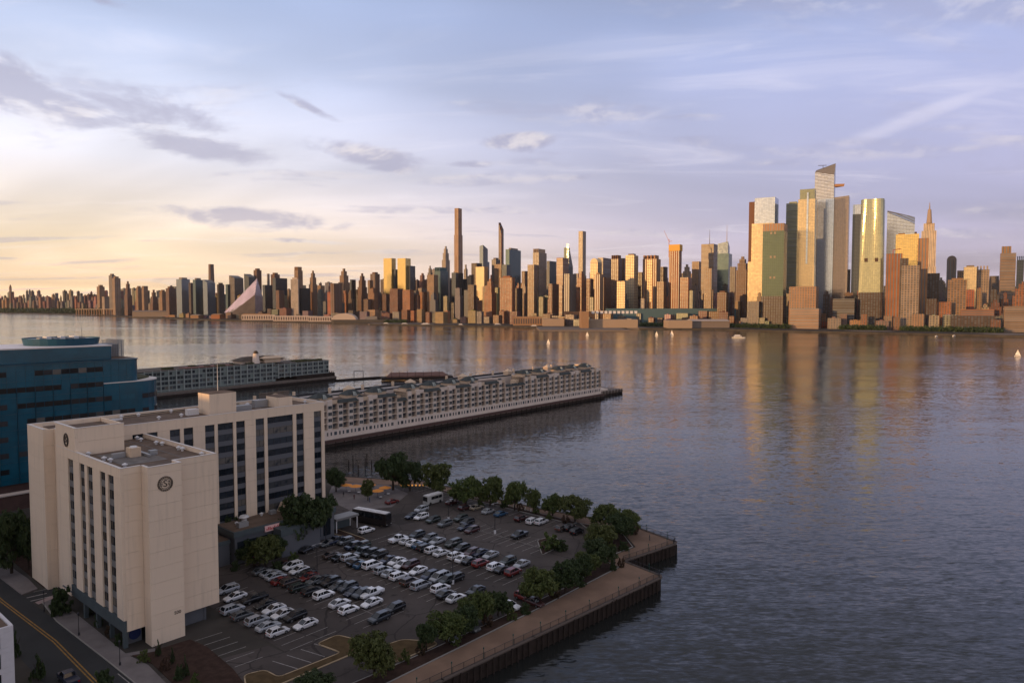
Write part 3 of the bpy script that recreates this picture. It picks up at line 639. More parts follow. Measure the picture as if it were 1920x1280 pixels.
# emblem: wreath of leaves around a ring and a letter S
def text_mesh(txt, size, ext, name, m):
    c = bpy.data.curves.new(name, 'FONT'); c.body = txt; c.size = size; c.extrude = ext; c.align_x = 'CENTER'; c.align_y = 'CENTER'; c.resolution_u = 4
    o = bpy.data.objects.new(name, c); COL.objects.link(o); dg = bpy.context.evaluated_depsgraph_get(); dg.update()
    me = bpy.data.meshes.new_from_object(o.evaluated_get(dg)); me.name = name
    bpy.data.objects.remove(o); me.materials.clear(); me.materials.append(m); return me
def emblem(loc, rz):
    r = 1.45; w = MB()
    for i in range(22):
        a = 2 * math.pi * (i + 0.5) / 22
        for rr, sg in ((r * 0.88, 1), (r * 0.80, -1)):
            c = Vector((rr * math.cos(a), 0, rr * math.sin(a))); t = Vector((-math.sin(a), 0, math.cos(a))); n = Vector((math.cos(a), 0, math.sin(a)))
            p = [c - t * 0.2, c + n * 0.10 * sg, c + t * 0.24 + n * 0.08 * sg, c - n * 0.04 * sg]
            for y in (-0.10,): w.poly([q + Vector((0, y, 0)) for q in p]); w.poly([q + Vector((0, y, 0)) for q in p][::-1])
            i0 = len(w.v); w.v += [tuple(q + Vector((0, y, 0))) for y in (-0.10, 0.0) for q in p]
            for k_ in range(4): w.f.append((i0 + k_, i0 + (k_ + 1) % 4, i0 + 4 + (k_ + 1) % 4, i0 + 4 + k_)); w.uv += [(0, 0)] * 4
    e = w.build('emblem', MT['bronze'], hotel, loc=loc, rz=rz)
    ring = MB(); N = 28
    for i in range(N):
        a, b = 2 * math.pi * i / N, 2 * math.pi * (i + 1) / N
        for r0, r1 in ((0.92, 0.86), (0.60, 0.90)):
            if r0 == 0.60: continue
            q = [Vector((rr * math.cos(x), 0, rr * math.sin(x))) for rr, x in ((r0, a), (r0, b), (r1, b), (r1, a))]
            i0 = len(ring.v); ring.v += [tuple(v + Vector((0, y, 0))) for y in (-0.09, 0) for v in q]
            for f_ in ((0, 1, 2, 3), (0, 4, 5, 1), (2, 6, 7, 3)): ring.f.append(tuple(i0 + k_ for k_ in f_)); ring.uv += [(0, 0)] * 4
    for k_ in range(3):   # leaves at both sides of the letter
        for sg in (-1, 1): ring.box(sg * 0.62 - 0.16, sg * 0.62 + 0.16, -0.09, 0, -0.3 + k_ * 0.28, -0.18 + k_ * 0.28)
    ring.build('ring', MT['bronze'], e)
    s_ = link('letter', text_mesh('S', 1.75, 0.05, 'letter', MT['bronze']), e, (0, -0.06, 0)); s_.rotation_euler = (math.pi / 2, 0, 0)
emblem((6.6, -2.82, 29.3), 0)
emblem((-0.02, 26.9, 34.6), -math.pi / 2)
n5 = link('street_number', text_mesh('500', 0.85, 0.03, 'street_number', MT['bronze']), hotel, (8.3, -2.84, 4.9)); n5.rotation_euler = (math.pi / 2, 0, 0)
# roof: vents, walkway strips, machinery
def vent_mesh(): return MB().cyl(0, 0, 0, 0.45, 0.28, n=8).cyl(0, 0, 0.45, 0.62, 0.52, n=8).cyl(0, 0, 0.62, 0.85, 0.4, 0.12, 8).mesh('roof_vent', MT['white_metal'])
VM = vent_mesh()
for x, y in ((257, 824), (264, 827), (293, 833), (304, 834.5), (335, 843), (342, 845), (386, 853), (160, 851), (166, 854), (195, 863), (207, 866), (234, 876)):
    p = HL(G(x, y, FZ - 0.86)); p.z = FZ - 0.86
    link('roof_vent', VM, hotel, (min(max(p.x, 0.9), FW - 1), min(max(p.y, 0.9), 32), p.z))
for x, y in ((107, 791), (157, 792), (181, 787), (212, 780), (250, 778), (314, 772), (464, 760), (576, 755), (340, 781), (298, 786)):
    p = HL(G(x, y, 34.2)); link('roof_vent', VM, hotel, (min(max(p.x, 3.4), 64), min(max(p.y, 34.2), 50.6), 34.2))
def hbox(name, x0, x1, y0, y1, z0, z1, m): return MB().box(x0, x1, y0, y1, z0, z1).build(name, MT[m], hotel)
for i, (y0, y1) in enumerate(((3.0, 3.25), (28, 28.25))): hbox('walkway_strip', 1.2, FW - 1, y0, y1, FZ - 0.846, FZ - 0.80, 'roof_patch')
hbox('walkway_strip', 13.4, 13.65, 3.3, 32, FZ - 0.846, FZ - 0.80, 'roof_patch'); hbox('roof_patch', 3, 11, 6, 20, FZ - 0.846, FZ - 0.82, 'roof_patch')
ac = hbox('air_handler', 6.6, 8.6, 12.4, 14.6, FZ - 0.8, FZ + 1.0, 'stucco2'); MB().cyl(7.6, 13.5, FZ + 1.0, FZ + 1.25, 0.75, 0.6, 10).build('fan_cowl', MT['white_metal'], ac)
hbox('air_handler', 4.0, 6.2, 14, 15, FZ - 0.8, FZ + 0.1, 'grey_metal'); hbox('duct', 9.2, 9.7, 10.5, 18, FZ - 0.7, FZ - 0.3, 'grey_metal'); hbox('duct', 10.2, 11.6, 12, 13.2, FZ - 0.8, FZ + 0.05, 'grey_metal')
p1 = hbox('penthouse', 35.8, 42.9, 39.2, 45.2, 34.2, 39.4, 'concrete'); hbox('penthouse_roof', 35.9, 42.8, 39.3, 45.1, 39.41, 39.5, 'roofing')
p2 = hbox('penthouse', 53.7, 57.9, 37.1, 43.2, 34.2, 37.0, 'concrete'); hbox('penthouse_roof', 53.8, 57.8, 37.2, 43.1, 37.01, 37.1, 'roofing')
hbox('air_handler', 31.8, 34.6, 42.3, 43.9, 34.2, 35.7, 'white_metal'); hbox('air_handler', 43.1, 47.9, 40.4, 42.4, 34.2, 35.5, 'grey_metal'); hbox('air_handler', 49.6, 53.4, 42, 43.6, 34.2, 36.2, 'grey_metal')
hbox('skylight', 10.5, 13.6, 47.5, 49.5, 34.2, 35.0, 'white_metal'); hbox('duct', 14.2, 18.5, 47.6, 48.4, 34.2, 34.6, 'white_metal'); hbox('duct', 20, 50, 50.9, 51.2, 34.5, 34.65, 'dark_metal')
MB().cyl(40.7, 44.5, 39.5, 46.5, 0.09, 0.05, 6).build('flagpole', MT['white_metal'], hotel)
sc = MB()
for i in range(24): sc.box(56 + i * 0.4, 56.08 + i * 0.4, 50.5, 50.7, 34.6, 36.8)
for z in (34.6, 35.3, 36.0, 36.8): sc.box(55.9, 65.3, 50.45, 50.75, z, z + 0.09)
sc.build('roof_screen', MT['deckw'], hotel)
# low restaurant wing in front of the long wing
pod = empty('restaurant_wing', HO, SROT, 'low blue-grey restaurant building with flat roof and red sign', 'restaurant')
MB().box(34, 62, 24.4, 33.15, 0, 6.6).build('wall', MT['spandrel'], pod); MB().box(33.6, 62.4, 24.0, 33.1, 6.62, 8.0).build('fascia', MT['fascia'], pod)
MB().box(33.9, 62.1, 24.3, 33.1, 8.02, 8.1).build('roof', MT['roofing'], pod)
MB().box(44, 55, 20.5, 24.35, 0, 5.2).build('wall', MT['spandrel'], pod); MB().box(43.7, 55.3, 20.2, 23.98, 5.22, 7.0).build('fascia', MT['fascia'], pod)
MB().box(18, 33.5, 26, 33.1, 0, 5.0).build('wall', MT['spandrel'], pod); MB().box(17.9, 33.55, 25.7, 33.12, 5.02, 6.0).build('fascia', MT['fascia'], pod); MB().box(18, 33.4, 25.9, 33, 6.01, 6.08).build('roof', MT['roofing'], pod)
for i in range(9): MB().box(34.6 + i * 3, 36.8 + i * 3, 24.3, 24.39, 1.0, 5.4).build('window', MT['hglass'], pod)
sg = MB().box(41.5, 45.8, 23.7, 23.95, 6.3, 7.7).build('sign_board', MT['pink'], pod)
lt = MB(); random.seed(3)
for i in range(9): lt.box(41.85 + i * 0.42, 42.12 + i * 0.42, 23.66, 23.7, 6.62, 6.62 + random.choice((0.45, 0.5, 0.75)))
lt.build('sign_lettering', MT['red'], sg)
for x, y in ((37, 29), (45, 31.5), (50, 27)): link('roof_vent', VM, pod, (x, y, 8.1))
MB().cyl(40, 31, 8.1, 9.0, 0.7, n=10).cyl(40, 31, 9.0, 9.4, 1.3, 0.9, 10).build('exhaust_fan', MT['white_metal'], pod)
MB().box(36, 38.5, 26, 27.4, 8.1, 9.2).build('air_handler', MT['grey_metal'], pod); MB().box(47, 48.6, 30.4, 31.6, 8.1, 9.0).build('air_handler', MT['grey_metal'], pod)
MB().prism([(50, 29), (56.5, 29), (56.5, 32.5), (50, 32.5)], 8.1, 10.2, [(50.8, 29.6, 10.3), (55.8, 29.6, 10.5), (55.8, 32, 10.3), (50.8, 32, 10.4)]).build('covered_plant', MT['stucco2'], pod)
cn = empty('carport_canopy', HO, SROT, 'low dark flat canopy beside the tour bus', 'canopy')
MB().box(63.5, 71, 25.6, 29.6, 3.4, 4.0).build('roof', MT['spandrel_w'], cn)
for x, y in ((63.8, 26), (70.6, 26), (63.8, 29.2), (70.6, 29.2)): MB().box(x, x + 0.25, y, y + 0.25, 0, 3.4).build('post', MT['white_metal'], cn)
MB().box(63.6, 70.9, 29.3, 29.5, 0, 3.38).build('back_wall', MT['fascia'], cn)
# ================================================================ blue glass office
random.seed(21)
BO = S(54, 225)
off = empty('office_building', BO, SROT, 'dark teal glass office block with broken window bands and terraces', 'office building')
X0, DEP = -70.0, 34.0
def curve_plan(x1, y0, y1, r, n=8):
    pts = [(X0, y0)]
    for i in range(n + 1):
        a = -math.pi / 2 + (math.pi / 2) * i / n; pts.append((x1 - r + r * math.cos(a), y0 + r + r * math.sin(a)))
    return pts + [(x1, y1), (X0, y1)]
def inset(pts, d): return [(x + (d if x < X0 + 1 else -d if x > 20 else 0), y + (d if y < 5 else -d if y > 25 else 0)) for x, y in pts]
MB().prism(curve_plan(39.5, 0, DEP, 3), 8, 43.6).build('glass_wall', MT['teal'], off)
MB().prism([(28, -0.25)] + curve_plan(47.5, -0.25, DEP - 2, 9)[1:-1] + [(28, DEP - 2)], 8, 36.2).build('glass_wall', MT['teal'], off)
MB().prism(curve_plan(31.7, 2.6, DEP - 2, 0.5, 2), 44.0, 48.3).build('glass_wall', MT['teal'], off)
MB().prism(curve_plan(46, 0.6, DEP - 4, 3), -0.1, 8).build('brick_base', mat('brown_brick_base', (0.075, 0.040, 0.034), 0.9, var=0.3, vscale=0.4), off)
MB().box(X0, 46.2, 0.3, 0.55, 4.6, 5.6).build('base_band', MT['stucco'], off)
MB().prism([(28, -0.4)] + curve_plan(47.7, -0.4, DEP - 1.9, 9)[1:-1] + [(28, DEP - 1.9)], 36.203, 36.5).build('parapet_cap', MT['concrete_cap'], off)
for x1, y0, r, z, c in ((39.7, -0.2, 3, 43.6, 'tealf'), (31.9, 2.4, 0.6, 48.3, 'concrete_cap')):
    MB().prism(curve_plan(x1, y0, DEP - 1.9, r), z + 0.003, z + 0.35).build('parapet_cap', MT[c], off)
MB().prism(curve_plan(31.2, 3.4, DEP - 3, 0.4, 2), 48.66, 48.72).build('roof', mat('white_membrane_roof', (0.72, 0.69, 0.72), 0.8), off)
MB().prism([(40, 2.5), (46, 9), (46, 30), (40, 30)], 36.56, 37.0).build('roof_planting', MT['green'], off)
MB().prism([(32, 3.2), (39, 3.2), (39, 32), (32, 32)], 43.96, 44.05).build('roof', MT['roofing'], off)
for zf in [43.6 - 4.85 * i for i in range(8)]:
    x1 = 36.0 if zf > 38 else 28.0; y = 0
    MB().box(X0, x1, y - 0.06, y + 0.02, zf - 4.85, zf - 4.77).build('floor_joint', MT['tealf'], off)
pm = lambda w: boxmesh(w, 0.10, 1.55, MT['bglass'], 'window')
for i in range(7):
    zc = 41.1 - 4.85 * i; wing = i >= 2; y0_ = -0.07
    x = -8.0; run = True; left = 4
    while x < (35.0 if not wing else 37.0):
        if left == 0:
            run = not run if random.random() < 0.8 else run; left = random.randint(4, 11) if run else random.randint(1, 3)
        y = -0.32 if wing and x > 26.5 else -0.07
        if run: link('window', pm(2.25), off, (x, y, zc - 0.8))
        else: link('window', boxmesh(2.25, 0.08, 1.55, MT['teal'], 'window'), off, (x, y + 0.02, zc - 0.8))
        x += 2.4; left -= 1
for j in range(19):
    MB().box(-8.1 + j * 2.4, -8.03 + j * 2.4, -0.05, 0.02, 36.6, 43.5).build('mullion', MT['tealf'], off)
    if j % 2: MB().box(-8.1 + j * 2.4, -8.03 + j * 2.4, -0.32, -0.02, 8.2, 36.0).build('mullion', MT['tealf'], off)
for k_ in range(5):      # windows wrapping the rounded corner of the lower wing
    for q in range(5):
        a = -math.pi / 2 + 0.16 + q * 0.3; r = 9.05; p = (38.5 + r * math.cos(a), 8.75 + r * math.sin(a), 31.25 - 4.85 * k_ - 0.8)
        if random.random() < 0.75: link('window', boxmesh(2.2, 0.1, 1.55, MT['bglass'], 'window'), off, p, a + math.pi / 2)
# oval roof enclosure and lattice screen
ov = MB(); N = 28
o1 = [(21.5 + 10.5 * math.cos(2 * math.pi * i / N), 17 + 11.5 * math.sin(2 * math.pi * i / N)) for i in range(N)]
ov.prism(o1, 48.7, 50.9, [(21.5 + 11.0 * math.cos(2 * math.pi * i / N), 17 + 12.1 * math.sin(2 * math.pi * i / N), 51.0) for i in range(N)], cap=False)
ov.prism(o1[::-1], 50.6, 50.65)
ov.build('oval_screen', mat('blue_roof_screen', (0.008, 0.06, 0.10), 0.4), off)
for i in range(7): MB().box(14 + i * 2.0, 15.4 + i * 2.0, 13, 16 + (i % 3), 50.66, 51.2 + (i % 2) * 0.3).build('roof_unit', MT['white_metal' if i % 2 else 'grey_metal'], off)
sc = MB()
for i in range(13): sc.box(32.2 + i * 0.55, 32.3 + i * 0.55, 12, 12.15, 44.1, 49.8)
for i in range(8): sc.box(32.2, 38.9, 12, 12.16, 44.6 + i * 0.72, 44.72 + i * 0.72)
for i in range(16): sc.box(38.8, 38.95, 12 + i, 12.1 + i, 44.1, 49.8)
for i in range(8): sc.box(38.8, 38.95, 12, 27, 44.6 + i * 0.72, 44.72 + i * 0.72)
sc.build('lattice_screen', MT['grey_metal'], off)
MB().box(33, 38, 14, 24, 44.06, 48.4).build('cooling_plant', MT['spandrel_w'], off)
MB().cyl(26, 12, 50.66, 55, 0.08, 0.04, 5).build('antenna', MT['dark_metal'], off)
# white building at the street corner
wb = empty('corner_building', S(10, 114.2), SROT, 'white building corner with square dark windows beside the street', 'building')
MB().box(0, 20, 0.4, 12, 0, 12.6).build('wall_core', MT['white_metal'], wb)
WP = mat('white_panel', (0.60, 0.57, 0.59), 0.8, var=0.08)
for j in range(4):
    z = 12.8 - 3.15 * (j + 1)
    MB().box(0, 20, 0, 0.4, z + 2.35, z + 3.13).build('wall_panel', WP, wb)
    MB().box(18.3, 20, 0.005, 0.4, z, z + 2.33).build('wall_panel', WP, wb)
    for q in range(4):
        MB().box(2 + q * 4.2, 3.1 + q * 4.2, 0.005, 0.4, z, z + 2.33).build('wall_panel', WP, wb)
        MB().box(3.1 + q * 4.2, 6.2 + q * 4.2 if q < 3 else 18.28, 0.22, 0.3, z, z + 2.33).build('window', MT['hglass'], wb)
MB().box(19.6, 20.02, 0.42, 12, 0, 12.8).build('wall_panel', WP, wb)
MB().box(0.2, 19.5, 0.5, 11.9, 12.61, 12.68).build('roof', MT['roofing'], wb)

# ================================================================ apartments on the near pier
random.seed(31)
PA = G(612, 825, 0.56); PRZ = R(49.8)
apt = empty('pier_apartments', (PA.x, PA.y, 0), PRZ, 'long beige apartment row with stacked balconies on a wharf', 'apartments')
wh = empty('wharf', (PA.x, PA.y, 0), PRZ, 'dark concrete wharf carrying the beige apartment row', 'pier')
MB().box(-60, 230, -0.7, 31, -1.3, 0.45).build('deck', MT['deckw'], wh); MB().box(230, 262, 4, 24, -1.4, 0.3).build('deck_end', MT['deckw'], wh)
MB().box(-60, 230, -0.95, -0.72, -0.9, 0.35).build('red_fender_beam', mat('red_brown_beam', (0.085, 0.045, 0.038), 0.8), wh); MB().box(-60, 230, -0.4, -0.1, -3.6, -1.32).box(230, 262, 4.2, 4.5, -3.6, -1.42).build('under_beam', MT['wood'], wh)
for i in range(60): link('pile', shared('wpile', lambda: MB().cyl(0, 0, -3.8, -0.8, 0.22, n=6).mesh('pile', MT['wood'])), wh, (-58 + i * 4.8, -0.95, 0))
for i in range(8): link('dolphin_post', shared('wdol', lambda: MB().cyl(0, 0, -3.8, 1.1, 0.25, n=6).mesh('dolphin_post', MT['wood'])), wh, (232 + i * 4.1, 3.7, 0))
MB().box(232, 248, 8, 20, 0.32, 1.6).build('planter', MT['stucco'], wh)
for x, y in ((246, 9), (259, 12)): MB().cyl(x, y, 0.3, 13.0, 0.12, 0.05, 6).build('flagpole', MT['dark_metal'], wh)
SECT = [(-52, 42, 18.2, 5), (42.1, 49, 12.9, 3), (49.1, 125, 18.3, 5), (125.1, 143, 12.9, 3), (143.1, 227, 18.8, 5)]
BAY, FL0, FLH = 5.8, 5.0, 2.9
winm = lambda w=1.9, h=1.45: shared(('pw', w, h), lambda: MB().box(0, w, 0, 0.1, 0, h).mesh('window', MT['pglass']))
frame_m = shared('pframe', lambda: MB().box(0.92, 0.99, -0.04, 0, 0, 1.45).box(-0.06, 0, -0.05, 0.02, -0.06, 1.5).box(1.9, 1.96, -0.05, 0.02, -0.06, 1.5).box(0, 1.9, -0.05, 0, -0.1, -0.02).mesh('window_frame', MT['mint']))
def balc_mesh():
    mb = MB().box(0, 3.2, -0.5, 1.3, -0.16, 0)
    mb.box(0, 3.2, -0.5, -0.45, 0.95, 1.02)
    for i in range(6): mb.box(0.05 + i * 0.62, 0.08 + i * 0.62, -0.5, -0.47, 0, 0.95)
    return mb.mesh('balcony', MT['stucco2'])
BM = balc_mesh()
bslab = MB().box(0, 3.2, -0.5, 1.3, -0.2, 0).mesh('balcony_slab', MT['stucco'])
core = MB(); nb = 0
for si, (xa, xb, zt, nf) in enumerate(SECT):
    L = xb - xa
    MB().box(xa, xb, 1.3, 11, 0.5, zt - 0.6).build('wall_block', MT['balc'], apt)
    MB().box(xa, xb, 0.0, 1.28, 0.5, FL0 - 0.02).build('base_wall', MT['stucco'], apt)
    x = xa + 0.3; q = 0
    while x < xb - 1.2:                     # small windows of the base storey
        w = (0.75, 1.5, 0.75)[q % 3]
        if x + w < xb - 0.3 and (x > -8): link('base_window', winm(w, 1.6), apt, (x, -0.06, 2.3))
        x += w + 1.25; q += 1
    n = max(1, int(round(L / BAY))); bw = L / n; fl = 4 if nf == 5 else 3
    for b in range(n):
        x = xa + b * bw; top = FL0 + fl * FLH; vis = x > -8; nb += 1
        tall = (b // 2) % 2 == 0 and nf == 5
        MB().box(x, x + bw - 3.2, 0.1, 1.28, FL0, top + (1.9 if tall else 0.3)).build('window_bay', MT['stucco'], apt)
        MB().box(x + bw - 3.2, x + bw, 0.75, 1.29, top - 0.1, top + (1.6 if nf == 5 else 0.4)).build('parapet', MT['stucco' if b % 3 else 'stucco2'], apt)
        MB().box(x + bw - 0.12, x + bw, 0.0, 1.28, FL0, top).build('party_fin', MT['stucco'], apt)
        if vis:
            for f in range(fl):
                z = FL0 + f * FLH
                w_ = link('window', winm(), apt, (x + (bw - 3.2 - 1.9) / 2, 0.02, z + 0.75)); link('window_frame', frame_m, w_, (0, 0, 0))
                link('balcony_rail', BM, apt, (x + bw - 3.25, 0.35, z + 0.2)); link('balcony_slab', bslab, apt, (x + bw - 3.25, 0.36, z))
                link('balcony_door', shared('bdoor', lambda: MB().box(0, 1.8, 0, 0.08, 0, 2.1).mesh('balcony_door', MT['pglass'])), apt, (x + bw - 2.6, 1.2, z + 0.22))
        # dark awning roofs, pediments over the tall bays
        if tall and b % 2 == 0:
            MB().prism([(x - 0.15, -0.15), (x + bw - 3.0, -0.15), (x + bw - 3.0, 1.4), (x - 0.15, 1.4)], top + 1.92, top + 2.6, [((x * 2 + bw - 3.2) / 2 - 0.3, 0.3, top + 2.75), ((x * 2 + bw - 3.2) / 2 + 0.3, 0.3, top + 2.75), ((x * 2 + bw - 3.2) / 2 + 0.3, 1.3, top + 2.75), ((x * 2 + bw - 3.2) / 2 - 0.3, 1.3, top + 2.75)]).build('bay_cap', MT['awn'], apt)
        elif b % 2 == 0 or nf == 3:
            e = min(xb, x + (2 if nf == 5 else 1) * bw) - 0.3
            MB().prism([(x - 0.1, -0.75), (e, -0.75), (e, 1.28), (x - 0.1, 1.28)], top + 0.32, top + 1.4, [(x + 0.9, 0.55, top + 1.7), (e - 0.9, 0.55, top + 1.7), (e - 0.9, 1.27, top + 1.7), (x + 0.9, 1.27, top + 1.7)]).build('awning_roof', MT['awn'], apt)
    MB().box(xa, xb, 1.32, 11, zt - 0.58, zt - 0.5).build('roof', MT['roofing' if nf == 5 else 'deckw'], apt)
    if nf == 5:
        MB().box(xa, xb, 10.6, 11.0, zt - 0.6, zt + 0.5).build('parapet', MT['stucco'], apt)
        MB().box(xa, xa + 0.4, 0.2, 10.6, zt - 4.8, zt + 0.3).build('end_wall', MT['stucco2'], apt)
        MB().box(xa - 3.2, xa, 5, 9, 8, zt - 2.4).build('stair_turret', MT['stucco2'], apt)
        x = xa + 3
        while x < xb - 10:                  # dormered penthouses between the two rows
            hw = 4.4; z0 = zt - 0.5
            MB().box(x, x + 2 * hw, 4.6, 10.4, z0, z0 + 1.5).build('penthouse', MT['stucco2'], apt)
            MB().prism([(x - 0.5, 4.0), (x + 2 * hw + 0.5, 4.0), (x + 2 * hw + 0.5, 11), (x - 0.5, 11)], z0 + 1.5, z0 + 3.6, [(x + 2.6, 6.8, z0 + 3.7), (x + 2 * hw - 2.6, 6.8, z0 + 3.7), (x + 2 * hw - 2.6, 8, z0 + 3.7), (x + 2.6, 8, z0 + 3.7)]).build('hip_roof', MT['awn'], apt)
            MB().prism([(x + hw - 1.4, 3.9), (x + hw + 1.4, 3.9), (x + hw + 1.4, 6.5), (x + hw - 1.4, 6.5)], z0 + 1.0, z0 + 2.8, [(x + hw - 0.05, 3.9, z0 + 3.0), (x + hw + 0.05, 3.9, z0 + 3.0), (x + hw + 0.05, 6.5, z0 + 3.0), (x + hw - 0.05, 6.5, z0 + 3.0)]).build('dormer', MT['mint'], apt)
            x += random.choice((15, 17, 21))
MB().box(-52, 227, 17.5, 29, 0.5, 17.6).build('back_row', MT['stucco'], apt)
MB().box(-52, 227, 17.7, 28.6, 17.62, 17.7).build('roof', mat('pale_flat_roof', (0.33, 0.29, 0.27), 0.9, var=0.2), apt)
MB().box(-52, 227, 28.62, 29.02, 17.6, 18.7).box(-52, 227, 17.48, 17.8, 17.6, 18.3).build('parapet', MT['dark_metal'], apt)
for i in range(13):
    x = -40 + i * 20.5
    MB().box(x, x + 1.1, 27.5, 28.5, 17.7, 20.4).build('chimney', MT['stucco2'], apt)
    if i % 2: MB().box(x + 5, x + 9, 19, 23, 17.72, 20.0).prism([(x + 4.6, 18.6), (x + 9.4, 18.6), (x + 9.4, 23.4), (x + 4.6, 23.4)], 20.0, 21.5, [(x + 6.8, 20.8, 21.6), (x + 7.2, 20.8, 21.6), (x + 7.2, 21.2, 21.6), (x + 6.8, 21.2, 21.6)]).build('roof_pavilion', MT['stucco2'], apt)
MB().box(227.02, 227.5, 1.3, 29, 0.5, 17.4).build('end_wall', MT['stucco2'], apt)
MB().box(219, 226.9, 11.2, 17.3, 17, 20.6).build('end_turret', MT['stucco2'], apt)
for f in range(4): link('window', winm(), apt, (227.56, 6, FL0 + f * FLH + 0.7), math.pi / 2)

# ================================================================ apartments on the far pier
random.seed(41)
P2 = G(315, 745, -2.8); P2Z = math.atan2((G(628, 712, -2.8) - P2).y, (G(628, 712, -2.8) - P2).x)
ap2 = empty('pier_apartments', (P2.x, P2.y, 0), P2Z, 'pale green framed apartment block on the pier with a lighthouse pavilion', 'apartments')
wh2 = empty('wharf', (P2.x, P2.y, 0), P2Z, 'low quay under the pale green apartment block', 'pier')
MB().box(-70, 150, 0, 40, -1.2, 0.4).build('deck', MT['deckw'], wh2); MB().box(-70, 150, 0.3, 0.6, -3.8, -1.22).build('under_beam', MT['wood'], wh2)
MB().box(110, 150, 2.2, 38, 0.42, 3.4).build('timber_base', MT['wood'], wh2)
for i in range(12): link('pile', shared('wdol2', lambda: MB().cyl(0, 0, -3.8, 5.0, 0.3, n=6).mesh('pile', MT['wood'])), wh2, (148 + i * 0.5, 2 + i * 3, 0))
MB().box(-70, 92, 5.4, 34, 0.41, 15.3).build('wall_core', MT['mintp'], ap2); MB().box(92.05, 146, 5.4, 34, 3.42, 13.9).build('wall_core', MT['mintp'], ap2)
pf = lambda w, h: shared(('p2w', w, h), lambda: MB().box(0, w, 0, 0.08, 0, h).mesh('window', MT['pglass']))
i = 0; x = -14.0
while x < 145:
    z0, zt, nf = (1.8, 15.3, 4) if x < 90 else (3.6, 13.9, 3)
    MB().box(x, x + 0.7, 4.6, 5.38, z0 - 1, zt + 0.5).build('pilaster', MT['mint'], ap2)
    fh = (zt - z0) / nf
    for f in range(nf):
        for s_ in (0, 1):
            if random.random() < 0.86: link('window', pf(2.2, 2.0), ap2, (x + 0.95 + s_ * 2.55, 5.3, z0 + f * fh + 0.55))
    x += 5.7; i += 1
for f in range(5): MB().box(-14, 91.9, 4.95, 5.37, 1.6 + f * 3.37, 1.9 + f * 3.37).build('floor_band', MT['mint'], ap2)
for f in range(4): MB().box(92.1, 146, 4.95, 5.37, 3.45 + f * 3.43, 3.75 + f * 3.43).build('floor_band', MT['mint'], ap2)
MB().box(-70, 92, 5, 34, 15.32, 15.8).box(92.1, 146, 5, 34, 13.92, 14.4).build('roof', MT['thatch'], ap2)
for i in range(16):
    x = random.uniform(-10, 140); y = random.uniform(6, 16); z = 15.82 if x < 91 else 14.42
    MB().box(x, x + random.uniform(3, 8), y, y + 3, z, z + random.uniform(0.6, 1.5)).build('roof_planter', MT['green'], ap2)
for i in range(14): MB().cyl(20 + i * 2.6, 9, 15.8, 17.8 + random.random(), 0.06, n=5).build('terrace_post', MT['dark_metal'], ap2)
MB().box(18, 56, 8, 18, 15.82, 16.3).build('terrace_deck', mat('red_brown_deck', (0.20, 0.09, 0.07), 0.9), ap2)
pav = MB().box(66, 104, 12, 24, 15.8, 17.8).build('pavilion', MT['stucco'], ap2)
MB().prism([(64, 10), (106, 10), (106, 26), (64, 26)], 17.82, 20.6, [(72, 16, 20.8), (98, 16, 20.8), (98, 20, 20.8), (72, 20, 20.8)]).build('pavilion_roof', MT['thatch'], pav)
MB().box(84, 99, 8, 12, 15.8, 19.2).prism([(82, 6.5), (101, 6.5), (101, 13), (82, 13)], 19.22, 20.6, [(86, 9.5, 21), (97, 9.5, 21), (97, 10.2, 21), (86, 10.2, 21)]).build('pavilion_wing', MT['stucco2'], pav)
lh = MB().cyl(77, 9.5, 15.8, 23.8, 3.0, 2.0, 14).build('lantern_tower', MT['stucco'], ap2)
MB().cyl(77, 9.5, 23.82, 24.1, 2.5, n=14).cyl(77, 9.5, 24.1, 25.2, 1.5, n=10).cyl(77, 9.5, 25.2, 26.0, 2.0, 0.3, 12).build('lantern', MT['thatch'], lh)
# boat dock and low jetty between the piers
jt = empty('jetty', G(640, 715, -1.5), 0, 'low timber jetty with mooring frame beyond the apartment roofs', 'jetty')
a, b = G(632, 712, -1.5), G(715, 706, -1.5); d = b - a
MB().box(0, d.length, 0, 5, -1.2, 0, Matrix.Translation(a - jt.location) @ Matrix.Rotation(math.atan2(d.y, d.x), 4, 'Z')).build('deck', MT['wood'], jt)
mp = G(672, 708, -1.5) - jt.location
MB().box(mp.x - 4, mp.x - 3.6, mp.y, mp.y + .4, -1, 5.5).box(mp.x + 4, mp.x + 4.4, mp.y, mp.y + .4, -1, 5.5).box(mp.x - 4, mp.x + 4.4, mp.y, mp.y + .4, 5.5, 6).build('mooring_frame', MT['wood'], jt)
rj = empty('covered_pier', G(715, 712, -1.5), 0, 'low pier with long rust brown sloping roof', 'pier')
a, b = G(716, 711, -1.0), G(850, 708, -1.0); d = b - a; ang = math.atan2(d.y, d.x); L = d.length
Mx = Matrix.Translation(a - rj.location) @ Matrix.Rotation(ang, 4, 'Z')
MB().box(0, L, 0, 14, -1, 1.2, Mx).build('deck', MT['wood'], rj)
MB().prism([tuple((Mx @ Vector(p))[:2]) for p in ((4, 1, 0), (L - 4, 1, 0), (L - 4, 13, 0), (4, 13, 0))], 1.2, 4, [tuple(Mx @ Vector(p)) for p in ((4, 1, 2.2), (L - 4, 1, 2.2), (L - 8, 11, 4.6), (8, 11, 4.6))]).build('roof', mat('rust_roof', (0.17, 0.085, 0.065), 0.9, var=0.3, vscale=0.2), rj)
for i in range(9): MB().tube(Mx @ Vector((8 + i * L / 9, -1, -2)), Mx @ Vector((8 + i * L / 9, -1, 7.0)), 0.16).build('mooring_pile', MT['wood'], rj)
